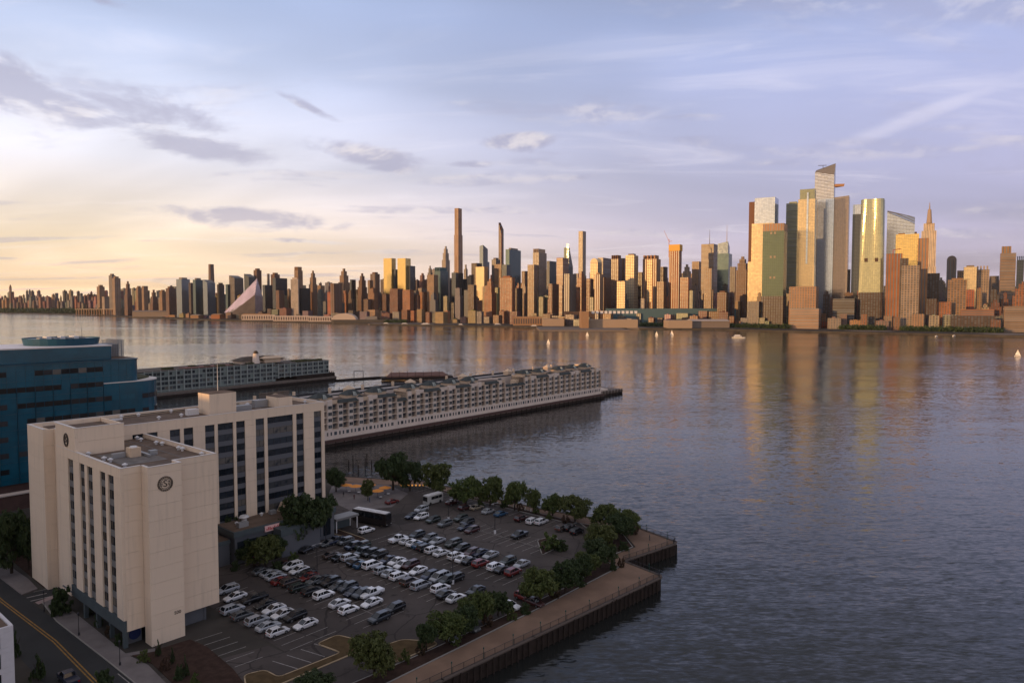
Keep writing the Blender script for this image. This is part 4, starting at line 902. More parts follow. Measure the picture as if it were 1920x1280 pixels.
for i, (x, y) in enumerate(((654, 868), (662, 866), (685, 868), (697, 872), (688, 860), (672, 880), (560, 735), (636, 735), (653, 742))):
    p = G(x, y + 6, WZ); h = random.uniform(2.6, 4.2) if y > 800 else 6
    tag(MB().cyl(0, 0, -1, h, 0.22, 0.18, 6).build('mooring_pile', MT['wood'], loc=p), 'weathered timber mooring pile standing alone in the water', 'pile', 'timber piles standing in the river')
# ================================================================ cars
random.seed(51)
def loft(mb, st_):
    """st_: list of (x, [(y, z) ...]) cross-sections"""
    n = len(st_[0][1]); i = len(mb.v)
    for x, c in st_: mb.v += [(x, y, z) for y, z in c]
    for a in range(len(st_) - 1):
        for b in range(n):
            c = (b + 1) % n; mb.f.append((i + a * n + b, i + (a + 1) * n + b, i + (a + 1) * n + c, i + a * n + c)); mb.uv += [(0, 0)] * 4
    mb.f.append(tuple(i + b for b in range(n))); mb.uv += [(0, 0)] * n
    e = i + (len(st_) - 1) * n; mb.f.append(tuple(e + n - 1 - b for b in range(n))); mb.uv += [(0, 0)] * n
def sec(w, z0, z1, z2):   # half width, sill, shoulder, top of the body
    return [(-w * 0.92, z0), (-w, z0 + 0.18), (-w, z1), (-w * 0.90, z2), (w * 0.90, z2), (w, z1), (w, z0 + 0.18), (w * 0.92, z0)]
def ghouse(mb, pts, w0, w1, z0):
    """glasshouse: pts = rear-bottom, rear-top, front-top, front-bottom as (x, z)"""
    (xa, za), (xb, zb), (xc, zc), (xd, zd) = pts
    v = [(xa, -w0, za), (xa, w0, za), (xb, -w1, zb), (xb, w1, zb), (xc, -w1, zc), (xc, w1, zc), (xd, -w0, zd), (xd, w0, zd)]
    i = len(mb.v); mb.v += v
    for f_ in ((0, 1, 3, 2), (2, 3, 5, 4), (4, 5, 7, 6), (0, 2, 4, 6), (1, 7, 5, 3)): mb.f.append(tuple(i + a for a in f_)); mb.uv += [(0, 0)] * 4
CARS = {   # length, half width, stations (x, sill, shoulder, top), glass, roof extra
    'sedan': dict(L=4.75, w=0.92, st_=[(-2.37, .38, .62, .80), (-2.2, .28, .80, .98), (-1.3, .22, .82, 1.00), (0, .22, .80, .96), (1.0, .22, .78, .92), (2.0, .26, .66, .78), (2.37, .36, .50, .60)], g=[(-1.9, .98), (-0.95, 1.42), (0.25, 1.44), (1.15, .93)]),
    'suv': dict(L=4.7, w=0.95, st_=[(-2.33, .45, .75, 1.02), (-2.2, .32, .95, 1.12), (-1.2, .28, .95, 1.12), (0, .28, .92, 1.08), (1.1, .28, .90, 1.05), (2.05, .32, .78, .94), (2.33, .42, .60, .75)], g=[(-2.22, 1.10), (-1.85, 1.64), (0.35, 1.68), (1.25, 1.06)]),
    'hatch': dict(L=4.3, w=0.90, st_=[(-2.13, .40, .70, .92), (-2.0, .28, .86, 1.02), (-1.0, .24, .86, 1.02), (0, .24, .84, .99), (1.0, .24, .80, .95), (1.85, .28, .70, .82), (2.13, .36, .52, .64)], g=[(-2.0, 1.0), (-1.45, 1.48), (0.3, 1.51), (1.2, .96)]),
    'van': dict(L=5.1, w=0.99, st_=[(-2.53, .42, .80, 1.08), (-2.4, .28, .98, 1.16), (-1.2, .24, .98, 1.16), (0, .24, .95, 1.12), (1.2, .24, .92, 1.08), (2.2, .28, .78, .92), (2.53, .40, .58, .72)], g=[(-2.45, 1.14), (-2.15, 1.72), (0.7, 1.75), (1.75, 1.05)]),
    'pickup': dict(L=5.7, w=1.0, st_=[(-2.83, .52, .85, 1.10), (-2.7, .45, .95, 1.16), (-0.9, .40, .95, 1.16), (0, .40, .95, 1.14), (1.2, .40, .95, 1.14), (2.5, .42, .90, 1.06), (2.83, .50, .70, .85)], g=[(-0.75, 1.14), (-0.6, 1.80), (0.75, 1.83), (1.4, 1.13)]),
}
def car_proto(kind):
    c = CARS[kind]; w = c['w']; L = c['L']
    b = MB(); loft(b, [(x, sec(w * (0.90 if abs(x) > L / 2 - 0.05 else 0.97 if abs(x) > L / 2 - 0.4 else 1.0), a, m_, t)) for x, a, m_, t in c['st_']])
    if kind == 'pickup':
        b.box(-2.75, -0.85, -0.98, -0.88, 1.1, 1.2); b.box(-2.75, -0.85, 0.88, 0.98, 1.1, 1.2)
    body = b.mesh('body', MT['paintc'])
    g = MB(); ghouse(g, c['g'], w * 0.90, w * 0.76, 0); glass = g.mesh('window_glass', MT['carglass'])
    (xa, za), (xb, zb), (xc, zc), (xd, zd) = c['g']
    r = MB(); w1 = w * 0.77
    r.prism([(xb - 0.03, -w1), (xc + 0.03, -w1), (xc + 0.03, w1), (xb - 0.03, w1)], zb - 0.02, zb + 0.05, [(xb + 0.12, -w1 * 0.86, zb + 0.06), (xc - 0.12, -w1 * 0.86, zc + 0.05), (xc - 0.12, w1 * 0.86, zc + 0.05), (xb + 0.12, w1 * 0.86, zb + 0.06)])
    for s_ in (-1, 1):
        def pil(p, q, t=0.05): r.tube((p[0], s_ * w * 0.905, p[1]), (q[0], s_ * w * 0.775, q[1]), t, n=4)
        pil((xa, za), (xb, zb), 0.10 if kind in ('suv', 'van', 'hatch') else 0.07); pil((xd, zd), (xc, zc))
        xm = (xa + xd) / 2 - 0.1; pil((xm, (za + zd) / 2), (xm, zb))
        if kind in ('suv', 'van'): pil((xa + 0.95, za), (xa + 1.0, zb), 0.06)
        r.box(xd - 0.25, xd - 0.1, s_ * w * 1.0 - 0.08, s_ * w * 1.0 + 0.08, zd + 0.02, zd + 0.14)
    roof = r.mesh('roof', MT['paintc'])
    wr = 0.33 if kind in ('sedan', 'hatch') else 0.37
    wheel = MB(); hub = MB()
    N = 12
    for mb, rr, yo in ((wheel, wr, 0.11), (hub, wr * 0.62, 0.115)):
        a = [(rr * math.cos(2 * math.pi * i / N), rr * math.sin(2 * math.pi * i / N)) for i in range(N)]
        i0 = len(mb.v); mb.v += [(x, -yo, z) for x, z in a] + [(x, yo, z) for x, z in a]
        for i in range(N): mb.f.append((i0 + i, i0 + (i + 1) % N, i0 + N + (i + 1) % N, i0 + N + i)); mb.uv += [(0, 0)] * 4
        mb.f.append(tuple(i0 + i for i in range(N))[::-1]); mb.f.append(tuple(i0 + N + i for i in range(N))); mb.uv += [(0, 0)] * 2 * N
    P = dict(body=body, glass=glass, roof=roof, wheel=wheel.mesh('wheel', MT['tyre']), hub=hub.mesh('rim', MT['rim']), wr=wr, L=L, w=w, wb=L * 0.29)
    zh = c['st_'][-1][2] + 0.08; zt = c['st_'][0][2] + 0.08
    P['hl'] = MB().box(-0.12, 0.12, -0.17, 0.17, -0.06, 0.07).mesh('headlight', MT['lampw']); P['tl'] = MB().box(-0.05, 0.06, -0.16, 0.16, -0.08, 0.10).mesh('tail_light', MT['lampr'])
    P['zh'], P['zt'] = zh, zt
    return P
PROTO = {k_: car_proto(k_) for k_ in CARS}
CC = dict(white=(0.72, 0.71, 0.72), silver=(0.36, 0.37, 0.39), grey=(0.10, 0.105, 0.11), black=(0.012, 0.012, 0.014), slate=(0.035, 0.042, 0.052), blue=(0.02, 0.07, 0.14), navy=(0.012, 0.018, 0.045), red=(0.18, 0.018, 0.014), maroon=(0.055, 0.014, 0.014), brown=(0.07, 0.045, 0.035), green=(0.022, 0.032, 0.027), tan=(0.30, 0.25, 0.18))
CNAME = dict(sedan='sedan', suv='SUV', hatch='hatchback', van='minivan', pickup='pickup truck')
def make_car(kind, colr, p, rz, label, group):
    P = PROTO[kind]; r = empty({'pickup': 'pickup_truck', 'van': 'minivan'}.get(kind, 'parked_car'), p, rz, label, 'car' if kind != 'pickup' else 'truck', group)
    f_ = random.uniform(0.85, 1.15); c = tuple(v * f_ for v in CC[colr]) + (1,)
    for n_, k_ in (('body', 'body'), ('roof', 'roof')):
        o = link(n_, P[k_], r); o.color = c
    link('window_glass', P['glass'], r)
    for sx_ in (-1, 1):
        for s_ in (-1, 1):
            w_ = link('wheel', P['wheel'], r, (sx_ * P['wb'] - 0.05, s_ * (P['w'] - 0.09), P['wr'])); link('rim', P['hub'], w_)
    for s_ in (-1, 1):
        link('headlight', P['hl'], r, (P['L'] / 2 - 0.17, s_ * P['w'] * 0.66, P['zh'])); link('tail_light', P['tl'], r, (-P['L'] / 2 + 0.06, s_ * P['w'] * 0.68, P['zt']))
    return r
# rows: name, direction (+1 nose away from the hotel, -1 nose towards it), cars as (x, y, kind, colour)
ROWS = [
 ('the hotel wall row', -1, [(427, 1104, 'suv', 'silver'), (441, 1117, 'sedan', 'white'), (477, 1121, 'pickup', 'black'), (498, 1131, 'sedan', 'black'), (514, 1140, 'sedan', 'white'), (530, 1149, 'sedan', 'white'), (553, 1154, 'suv', 'black'), (573, 1168, 'sedan', 'white')]),
 ('the front wall row', 1, [(436, 1141, 'suv', 'silver'), (454, 1152, 'hatch', 'grey'), (482, 1162, 'suv', 'silver'), (503, 1172, 'sedan', 'silver'), (521, 1182, 'hatch', 'white')]),
 ('second row near side', 1, [(492, 1069, 'sedan', 'grey'), (507, 1073, 'sedan', 'silver'), (517, 1079, 'sedan', 'silver'), (528, 1087, 'sedan', 'red'), (545, 1090, 'suv', 'brown'), (562, 1100, 'suv', 'green'), (585, 1107, 'suv', 'black'), (607, 1114, 'suv', 'white'), (637, 1129, 'sedan', 'white'), (654, 1141, 'hatch', 'white')]),
 ('second row far side', -1, [(532, 1058, 'sedan', 'maroon'), (549, 1060, 'suv', 'white'), (561, 1067, 'sedan', 'white'), (575, 1073, 'sedan', 'black'), (579, 1080, 'sedan', 'red'), (593, 1086, 'sedan', 'grey'), (608, 1085, 'sedan', 'slate'), (620, 1090, 'suv', 'black'), (636, 1096, 'sedan', 'slate'), (652, 1100, 'suv', 'slate'), (664, 1108, 'sedan', 'navy'), (679, 1112, 'suv', 'slate'), (697, 1111, 'pickup', 'white'), (697, 1128, 'sedan', 'white'), (740, 1139, 'suv', 'black'), (711, 1157, 'suv', 'slate')]),
 ('middle row near side', 1, [(622, 1039, 'sedan', 'brown'), (638, 1044, 'sedan', 'black'), (656, 1044, 'suv', 'silver'), (667, 1053, 'sedan', 'black'), (680, 1057, 'sedan', 'blue'), (698, 1058, 'van', 'white'), (718, 1068, 'suv', 'silver'), (733, 1073, 'sedan', 'silver'), (748, 1079, 'suv', 'white'), (768, 1089, 'suv', 'brown'), (789, 1096, 'van', 'silver'), (826, 1102, 'suv', 'white'), (836, 1112, 'sedan', 'black'), (855, 1119, 'sedan', 'white')]),
 ('middle row far side', -1, [(616, 1017, 'sedan', 'grey'), (631, 1013, 'pickup', 'navy'), (648, 1014, 'suv', 'grey'), (662, 1023, 'suv', 'navy'), (679, 1022, 'suv', 'green'), (680, 1034, 'suv', 'slate'), (695, 1036, 'suv', 'black'), (711, 1039, 'suv', 'black'), (728, 1048, 'sedan', 'navy'), (744, 1051, 'sedan', 'white'), (755, 1057, 'sedan', 'white'), (770, 1058, 'suv', 'maroon'), (784, 1068, 'sedan', 'white'), (806, 1078, 'suv', 'navy'), (824, 1081, 'van', 'silver'), (839, 1086, 'suv', 'green'), (853, 1083, 'suv', 'black'), (892, 1105, 'sedan', 'slate')]),
 ('fourth row near side', 1, [(747, 1010, 'pickup', 'white'), (764, 1013, 'sedan', 'white'), (777, 1017, 'sedan', 'white'), (788, 1021, 'sedan', 'blue'), (797, 1026, 'suv', 'black'), (812, 1030, 'suv', 'white'), (828, 1035, 'sedan', 'white'), (855, 1041, 'suv', 'white'), (869, 1046, 'sedan', 'white'), (882, 1050, 'sedan', 'black'), (901, 1055, 'suv', 'red'), (929, 1061, 'suv', 'white'), (942, 1066, 'sedan', 'black'), (962, 1071, 'suv', 'red')]),
 ('fourth row far side', -1, [(782, 1002, 'suv', 'slate'), (806, 1008, 'suv', 'grey'), (820, 1013, 'sedan', 'silver'), (850, 1018, 'van', 'green'), (866, 1027, 'suv', 'black'), (884, 1035, 'suv', 'maroon'), (900, 1035, 'sedan', 'navy'), (920, 1039, 'sedan', 'silver'), (952, 1051, 'suv', 'green'), (978, 1056, 'sedan', 'silver')]),
 ('the tour bus row', -1, [(790, 954, 'suv', 'silver'), (773, 966, 'sedan', 'navy'), (790, 968, 'suv', 'white'), (812, 974, 'suv', 'green'), (834, 981, 'suv', 'grey'), (864, 971, 'suv', 'green'), (876, 978, 'suv', 'black'), (871, 987, 'sedan', 'navy'), (885, 993, 'suv', 'maroon'), (974, 1002, 'pickup', 'black')]),
 ('the waterside tree row', 1, [(735, 939, 'sedan', 'red'), (872, 951, 'suv', 'maroon'), (894, 950, 'sedan', 'tan'), (916, 957, 'sedan', 'silver'), (939, 962, 'sedan', 'blue'), (977, 971, 'suv', 'maroon'), (999, 976, 'suv', 'white'), (1015, 977, 'suv', 'white'), (1054, 989, 'suv', 'brown'), (1068, 988, 'suv', 'black'), (1082, 995, 'suv', 'black'), (848, 941, 'suv', 'maroon')]),
]
used = {}
def uniq(lb, grp): used.setdefault(lb, []).append(grp); return lb
LOTC = []
for name, dr, cars in ROWS:
    cars = sorted(cars, key=lambda c: -to_st(G(c[0], c[1], 0.7))[1])
    nm = [c[3] + ' ' + CNAME[c[2]] for c in cars]
    for i, c in enumerate(cars):
        p = G(c[0], c[1], 0.7); p.z = 0.005
        ang = SROT + (0 if dr > 0 else math.pi) + random.uniform(-0.03, 0.03)
        l_, r_ = (nm[i - 1] if i else None), (nm[i + 1] if i + 1 < len(nm) else None)
        nb_ = 'between %s and %s' % (l_, r_) if l_ and r_ else 'at the end beside %s' % (l_ or r_)
        LOTC.append((c[2], c[3], p, ang, '%s %s in %s' % (nm[i], nb_, name)))
LOTC += [('suv', 'white', G(687, 993, 0.7), SROT, 'white SUV alone by the turf island next to the tour bus'),
         ('sedan', 'white', G(955, 1133, 0.7), SROT - math.pi / 2 + 0.15, 'white sedan pulled in under the trees beside the promenade bed'),
         ('suv', 'red', G(984, 1118, 0.7), SROT - math.pi / 2, 'red SUV half hidden under the trees by the promenade'),
         ('sedan', 'maroon', G(1001, 1127, 0.7), SROT - math.pi / 2, 'maroon sedan deep under the trees by the promenade'),
         ('sedan', 'white', G(827, 1180, 0.7), SROT - math.pi / 2, 'white sedan under the tree beside a silver hatchback'),
         ('hatch', 'silver', G(842, 1192, 0.7), SROT - math.pi / 2, 'silver hatchback under the tree beside a white sedan'),
         ('sedan', 'grey', G(880, 1173, 0.7), SROT - math.pi / 2, 'dark grey sedan almost hidden in the promenade trees'),
         ('sedan', 'black', G(576, 1028, 0.7), SROT + 0.3, 'black sedan under the big dark tree by the restaurant'),
         ('suv', 'slate', G(468, 1040, 0.7), SROT + 1.2, 'dark SUV in the shade beside the hotel wall'),
         ('pickup', 'navy', G(128, 1270, 0.7), SROT + math.pi / 2, 'navy pickup truck waiting on the street by the white building')]
for c in LOTC: used[c[4]] = used.get(c[4], 0) + 1
for k_, cl_, p, a, lb in LOTC: make_car(k_, cl_, Vector((p.x, p.y, 0.005)), a, lb, 'cars parked in the hotel lot')
# tour bus and shuttle
def bus(p, rz, L, W_, H_, lower, roofm, label, name, gh):
    r = empty(name, p, rz, label, 'bus'); w = W_ / 2
    b = MB(); loft(b, [(x, [(-w * f, 0.35), (-w * f, H_ - 0.35), (-w * f * 0.94, H_ - 0.08), (w * f * 0.94, H_ - 0.08), (w * f, H_ - 0.35), (w * f, 0.35)]) for x, f in ((-L / 2, 0.95), (-L / 2 + 0.25, 1), (L / 2 - 0.3, 1), (L / 2, 0.93))])
    b.build('body', lower, r)
    rf = MB().box(-L / 2 + 0.3, L / 2 - 0.5, -w * 0.88, w * 0.88, H_ - 0.08, H_ + 0.04).build('roof', roofm, r)
    for i in range(int(L / 2.6)): MB().box(-L / 2 + 1 + i * 2.4, -L / 2 + 2.4 + i * 2.4, -0.5, 0.5, H_ + 0.045, H_ + 0.17).build('roof_hatch', MT['white_metal'], rf)
    n = int((L - 1.2) / 1.5)
    for i in range(n):
        for s_ in (-1, 1): MB().box(-L / 2 + 0.6 + i * 1.5, -L / 2 + 2.02 + i * 1.5, s_ * w - 0.02, s_ * w + 0.02, H_ - 0.45 - gh, H_ - 0.45).build('side_window', MT['carglass'], r)
    MB().box(L / 2 - 0.06, L / 2 + 0.03, -w * 0.86, w * 0.86, H_ - 1.7, H_ - 0.35).build('windscreen', MT['carglass'], r)
    for x in (-L * 0.3, L * 0.32):
        for s_ in (-1, 1):
            q = link('wheel', PROTO['suv']['wheel'], r, (x, s_ * (w - 0.12), 0.48)); q.scale = (1.3, 1.4, 1.3)
    for s_ in (-1, 1): link('headlight', PROTO['suv']['hl'], r, (L / 2 - 0.02, s_ * w * 0.7, 0.75))
a, b = G(668, 972, 0.5), G(727, 983, 0.5)
bus(Vector((((a + b) / 2).x, ((a + b) / 2).y, 0)), math.atan2((b - a).y, (b - a).x), 12.2, 2.6, 3.75, mat('bus_dark_body', (0.022, 0.018, 0.018), 0.3), MT['white_metal'], 'long dark tour bus with white roof by the carport canopy', 'tour_bus', 1.3)
p = G(812, 940, 0.5); bus(Vector((p.x, p.y, 0)), SROT + math.pi, 6.6, 2.3, 3.0, mat('shuttle_body', (0.42, 0.41, 0.40), 0.5), MT['white_metal'], 'small white shuttle bus near the waterside terrace', 'shuttle_bus', 0.9)
# ---------------------------------------------------------------- lamp posts, terrace, people
def lamp(p, h, label, heads=2):
    r = empty('lamp_post', p, SROT, label, 'lamp post')
    MB().cyl(0, 0, 0, 0.9, 0.30, n=10).build('base', MT['white_metal'], r); MB().cyl(0, 0, 0.9, h, 0.09, 0.06, 6).build('pole', MT['dark_metal'], r)
    for s_ in ((-1, 1) if heads == 2 else (1,)): MB().box(min(0, s_ * 1.2), max(0, s_ * 1.2), -0.04, 0.04, h - 0.1, h).box(s_ * 0.95 - 0.3, s_ * 0.95 + 0.3, -0.16, 0.16, h - 0.2, h - 0.08).build('lamp_head', MT['grey_metal'], r)
for (x, y), h, lb in (((595, 1090), 8.6, 'tall twin-headed lamp post in the second double row of cars'), ((611, 1020), 9.6, 'tall twin-headed lamp post at the end of the middle row by the trees'), ((928, 1000), 8.4, 'tall lamp post standing among the empty stalls'), ((849, 1094), 9.2, 'tall lamp post at the end of the middle row of cars'), ((841, 975), 5.6, 'lamp post in the sparse row by the tour bus')):
    lamp(G(x, y, 0), h, lb)
for (x, y), lb in (((83, 1146), 'dark street lamp by the pale crosswalk ramp'), ((148, 1190), 'dark street lamp on the walk under the hotel overhang'), ((225, 1246), 'dark street lamp at the corner of the hotel planting')):
    r = empty('street_lamp', G(x, y, 0.13), 0, lb, 'street lamp')
    MB().cyl(0, 0, 0, 0.5, 0.16, n=8).cyl(0, 0, 0.5, 3.7, 0.07, 0.05, 6).build('pole', MT['dark_metal'], r); MB().cyl(0, 0, 3.7, 4.15, 0.10, 0.2, 8).cyl(0, 0, 4.15, 4.4, 0.22, 0.03, 8).build('lantern', MT['dark_metal'], r)
for i, (x, y) in enumerate(((649, 921), (667, 923), (722, 926), (694, 921), (708, 932))):
    r = empty('cafe_umbrella', G(x, y, 0), 0.3 * i, 'open orange cafe umbrella on the waterside terrace', 'umbrella', 'orange umbrellas of the terrace cafe')
    MB().cyl(0, 0, 0, 2.5, 0.04, n=6).build('pole', MT['dark_metal'], r); MB().cyl(0, 0, 2.15, 2.75, 2.1, 0.06, 8).build('canopy', MT['orange'], r); MB().cyl(0, 0, 0, 0.1, 0.4, n=8).build('base', MT['dark_metal'], r)
    t = empty('cafe_table', G(x + 6, y + 3, 0), 0, 'small round cafe table beside an orange umbrella', 'table', 'tables of the terrace cafe')
    MB().cyl(0, 0, 0.70, 0.75, 0.5, n=10).build('top', MT['white_metal'], t); MB().cyl(0, 0, 0, 0.7, 0.05, n=6).build('leg', MT['dark_metal'], t)
# a row of strung amber bulbs on posts along the terrace
fl = empty('festoon_lights', G(690, 919, 0), 0, 'string of glowing amber bulbs along the terrace fence', 'string lights')
em = bpy.data.materials.new('amber_bulb'); em.use_nodes = True; eb = em.node_tree.nodes['Principled BSDF']; eb.inputs['Emission Color'].default_value = (1, 0.42, 0.08, 1); eb.inputs['Emission Strength'].default_value = 0.6; eb.inputs['Base Color'].default_value = (0.6, 0.3, 0.1, 1)
f0 = G(752, 921, 0) - fl.location; f1 = G(808, 921, 0) - fl.location
for i in range(9):
    q = f0.lerp(f1, i / 8); MB().cyl(q.x, q.y, 0, 2.6, 0.05, n=5).build('post', MT['dark_metal'], fl)
    MB().cyl(q.x, q.y, 1.9, 2.3, 0.24, 0.28, 8).build('bulb', em, fl)
MB().tube(f0 + Vector((0, 0, 2.6)), f1 + Vector((0, 0, 2.6)), 0.03).build('cable', MT['dark_metal'], fl)
hd = sheet('terrace', [G(x, y, 0.02) for x, y in ((612, 935), (625, 905), (720, 905), (765, 925), (735, 950), (660, 958))], MT['walk'])
for i in range(6):
    p = G(953 + i * 10.6, 948 + i * 2.6, 0.1)
    tag(MB().box(-0.12, 0.12, -0.12, 0.12, 0, 0.75).cyl(0, 0, 0.75, 0.95, 0.2, 0.05, 6).build('bollard', MT['white_metal'], loc=p), 'short white bollard lining the walk behind the last parked row', 'bollard', 'white bollards by the waterside walk')
PEOPLE = bpy.data.meshes.new('person')
def person_mesh():
    J = [((0, 0, .95), .15), ((0, 0, 1.2), .14), ((0, 0, 1.42), .15), ((0, 0, 1.5), .065), ((0, .01, 1.62), .10), ((0, .01, 1.72), .085), ((-.1, 0, .9), .11), ((-.11, .02, .5), .075), ((-.12, -.02, .08), .05), ((.1, 0, .9), .11), ((.12, .05, .5), .075), ((.13, .08, .08), .05), ((-.22, 0, 1.4), .06), ((-.27, 0, 1.12), .045), ((-.25, .08, .86), .035), ((.22, 0, 1.4), .06), ((.27, 0, 1.12), .045), ((.25, .08, .86), .035), ((-.12, .14, .04), .04), ((.13, .22, .04), .04)]
    Ed = [(0, 1), (1, 2), (2, 3), (3, 4), (4, 5), (0, 6), (6, 7), (7, 8), (0, 9), (9, 10), (10, 11), (2, 12), (12, 13), (13, 14), (2, 15), (15, 16), (16, 17), (8, 18), (11, 19)]
    PEOPLE.from_pydata([j[0] for j in J], Ed, []); o = bpy.data.objects.new('tmp', PEOPLE); COL.objects.link(o)
    md = o.modifiers.new('s', 'SKIN')
    for v, j in zip(PEOPLE.skin_vertices[0].data, J): v.radius = (j[1], j[1] * 0.8)
    PEOPLE.skin_vertices[0].data[0].use_root = True
    o.modifiers.new('d', 'SUBSURF').levels = 1
    dg = bpy.context.evaluated_depsgraph_get(); dg.update(); me = bpy.data.meshes.new_from_object(o.evaluated_get(dg)); bpy.data.objects.remove(o)
    me.materials.clear(); me.materials.append(MT['cloth']); me.name = 'person'; return me
PM = person_mesh()
for x, y, c, lb in ((644, 931, (0.02, 0.02, 0.025), 'person in black standing by the terrace umbrellas'), (664, 936, (0.10, 0.03, 0.03), 'person in dark red walking onto the terrace'), (693, 941, (0.03, 0.05, 0.10), 'person in navy standing by the terrace tree'), (1218, 1013, (0.05, 0.05, 0.06), 'person in grey leaning at the promenade railing'), (1152, 1062, (0.03, 0.04, 0.07), 'person in dark blue walking at the promenade notch')):
    o = link('person', PM, None, G(x, y, 0.1), random.uniform(0, 6)); o.color = c + (1,); tag(o, lb, 'person')
# ================================================================ trees
random.seed(61)
def crown_mesh(name, seed, n_cl, per, shape, leaf, mat_):
    """leaf-sized faces in clumps on the boughs of a unit crown (radius 1, height 0..1): uneven lobes with gaps between"""
    rnd = random.Random(seed); mb = MB(); lobes = []
    if shape in ('round', 'wide'):
        nl = rnd.randint(8, 11)
        for i in range(nl):
            a = 2 * math.pi * i / nl * 1.9 + rnd.uniform(-0.5, 0.5); zz = rnd.uniform(0.16, 0.80); rr = (0.62 if shape == 'round' else 0.70) * math.sqrt(max(0.05, 1 - ((zz - 0.4) / 0.62) ** 2)) * rnd.uniform(0.55, 1.05)
            lobes.append((rr * math.cos(a), rr * math.sin(a), zz, rnd.uniform(0.34, 0.52)))
        lobes.append((rnd.uniform(-.2, .2), rnd.uniform(-.2, .2), rnd.uniform(0.72, 0.85), rnd.uniform(0.22, 0.34)))
    for c in range(n_cl):
        if lobes:
            lx, ly, lz, lr = rnd.choice(lobes); v = Vector((rnd.gauss(0, 1), rnd.gauss(0, 1), rnd.gauss(0, 1))).normalized() * lr * rnd.uniform(0.55, 1.0)
            x, y, z = lx + v.x, ly + v.y, min(0.98, max(0.0, lz + v.z * 0.62))
        else:
            for _ in range(60):
                x, y, z = rnd.uniform(-1, 1), rnd.uniform(-1, 1), rnd.random()
                rr = (1 - z) * 0.95 + 0.05 if shape == 'cone' else (1.0 if z < 0.6 else 0.75) * (0.8 + 0.2 * math.sin(4 * math.atan2(y, x) + seed))
                if math.hypot(x, y) < rr: break
        cr = rnd.uniform(0.09, 0.18) * (0.8 if shape == 'cone' else 1.3 if shape == 'bush' else 1)
        for k_ in range(per):
            v = Vector((rnd.gauss(0, 1), rnd.gauss(0, 1), rnd.gauss(0, 0.75))); v = v.normalized() * cr * rnd.uniform(0.4, 1.1)
            p = Vector((x, y, z)) + Vector((v.x, v.y, v.z * 0.75)); p.z = max(0.0, p.z)
            nrm = (v.normalized() + Vector((rnd.uniform(-.6, .6), rnd.uniform(-.6, .6), rnd.uniform(-.2, .9)))).normalized()
            a = nrm.orthogonal().normalized(); a.rotate(Matrix.Rotation(rnd.uniform(0, 6.3), 3, nrm)); b = nrm.cross(a); s_ = leaf * rnd.uniform(0.6, 1.3)
            mb.poly([p - a * s_, p - b * s_ * 0.6, p + a * s_, p + b * s_ * 0.6])
    return mb.mesh(name, mat_)
def trunk_mesh(seed, limbs=5):
    rnd = random.Random(seed); mb = MB(); mb.tube((0, 0, 0), (0, 0, 1.0), 0.11, 0.07, 7)
    for i in range(limbs):
        a = rnd.uniform(0, 6.28); z = rnd.uniform(0.8, 1.0); mb.tube((0, 0, z - 0.1), (0.75 * math.cos(a), 0.75 * math.sin(a), z + rnd.uniform(0.7, 1.1)), 0.05, 0.015, 5)
    mb.tube((0, 0, 0.95), (0.05, 0, 2.1), 0.06, 0.015, 5)
    return mb.mesh('trunk', MT['trunk'])
CR = {'a': [crown_mesh('crown', s_, 300, 24, 'round', 0.058, MT['leaf']) for s_ in (1, 2, 3, 4)], 'd': [crown_mesh('crown', s_, 300, 24, 'round', 0.058, MT['leafd']) for s_ in (5, 6, 7)],
      'w': [crown_mesh('crown', s_, 300, 24, 'wide', 0.055, MT['leaf']) for s_ in (8, 9)], 'c': [crown_mesh('crown', s_, 60, 24, 'cone', 0.09, MT['leafd']) for s_ in (11,)],
      's': [crown_mesh('foliage', s_, 40, 26, 'bush', 0.11, MT['leaf']) for s_ in (13, 14)], 'b': [crown_mesh('foliage', s_, 40, 26, 'bush', 0.11, MT['leafb']) for s_ in (15,)], 'k': [crown_mesh('foliage', s_, 60, 28, 'bush', 0.11, MT['leafd']) for s_ in (16,)]}
TR = [trunk_mesh(s_) for s_ in (1, 2)]
tn = 0
def tree(x, yb, yt, w, kind, label, group=None):
    """trunk foot at pixel (x, yb), crown top at yt, crown w pixels wide"""
    global tn; tn += 1
    p = G(x, yb, 0.1); m = p.y / FPX; h = max(2.0, (yb - yt) * m * 1.03); rad = w * m / 2
    bush = kind in 'sbk'
    name = 'shrub' if bush else 'conifer' if kind == 'c' else 'tree'
    r = empty(name, p, random.uniform(0, 6.3), label, 'shrub' if bush else 'tree', group)
    cm = CR[kind][tn % len(CR[kind])]; z0 = 0.0 if bush else h * (0.06 if kind == 'c' else 0.20)
    c = link('foliage' if bush else 'crown', cm, r, (0, 0, z0)); e_ = 1.0 if bush or kind == 'c' else 1.16; c.scale = (rad * e_ * random.uniform(0.92, 1.08), rad * e_ * random.uniform(0.92, 1.08), (h - z0) * (1.06 if e_ > 1 else 1))
    if not bush:
        t = link('trunk', TR[tn % 2], r); t.scale = (max(1.0, rad * 0.7), max(1.0, rad * 0.7), h * (0.40 if kind == 'c' else 0.34))
WS = 'broad leafy waterside tree, %s in the row counted from the terrace'
for i, a in enumerate([(818, 930, 873, 54, 'a'), (873, 946, 897, 58, 'a'), (919, 948, 897, 44, 'w'), (965, 956, 905, 44, 'a'), (1000, 960, 921, 32, 'a'), (1036, 966, 928, 40, 'a'), (1078, 977, 933, 54, 'w'), (1135, 990, 948, 52, 'w'), (1172, 998, 960, 50, 'w')]):
    tree(*a, WS % ('first', 'second', 'third', 'fourth', 'fifth', 'sixth', 'seventh', 'eighth', 'last')[i], 'waterside tree row')
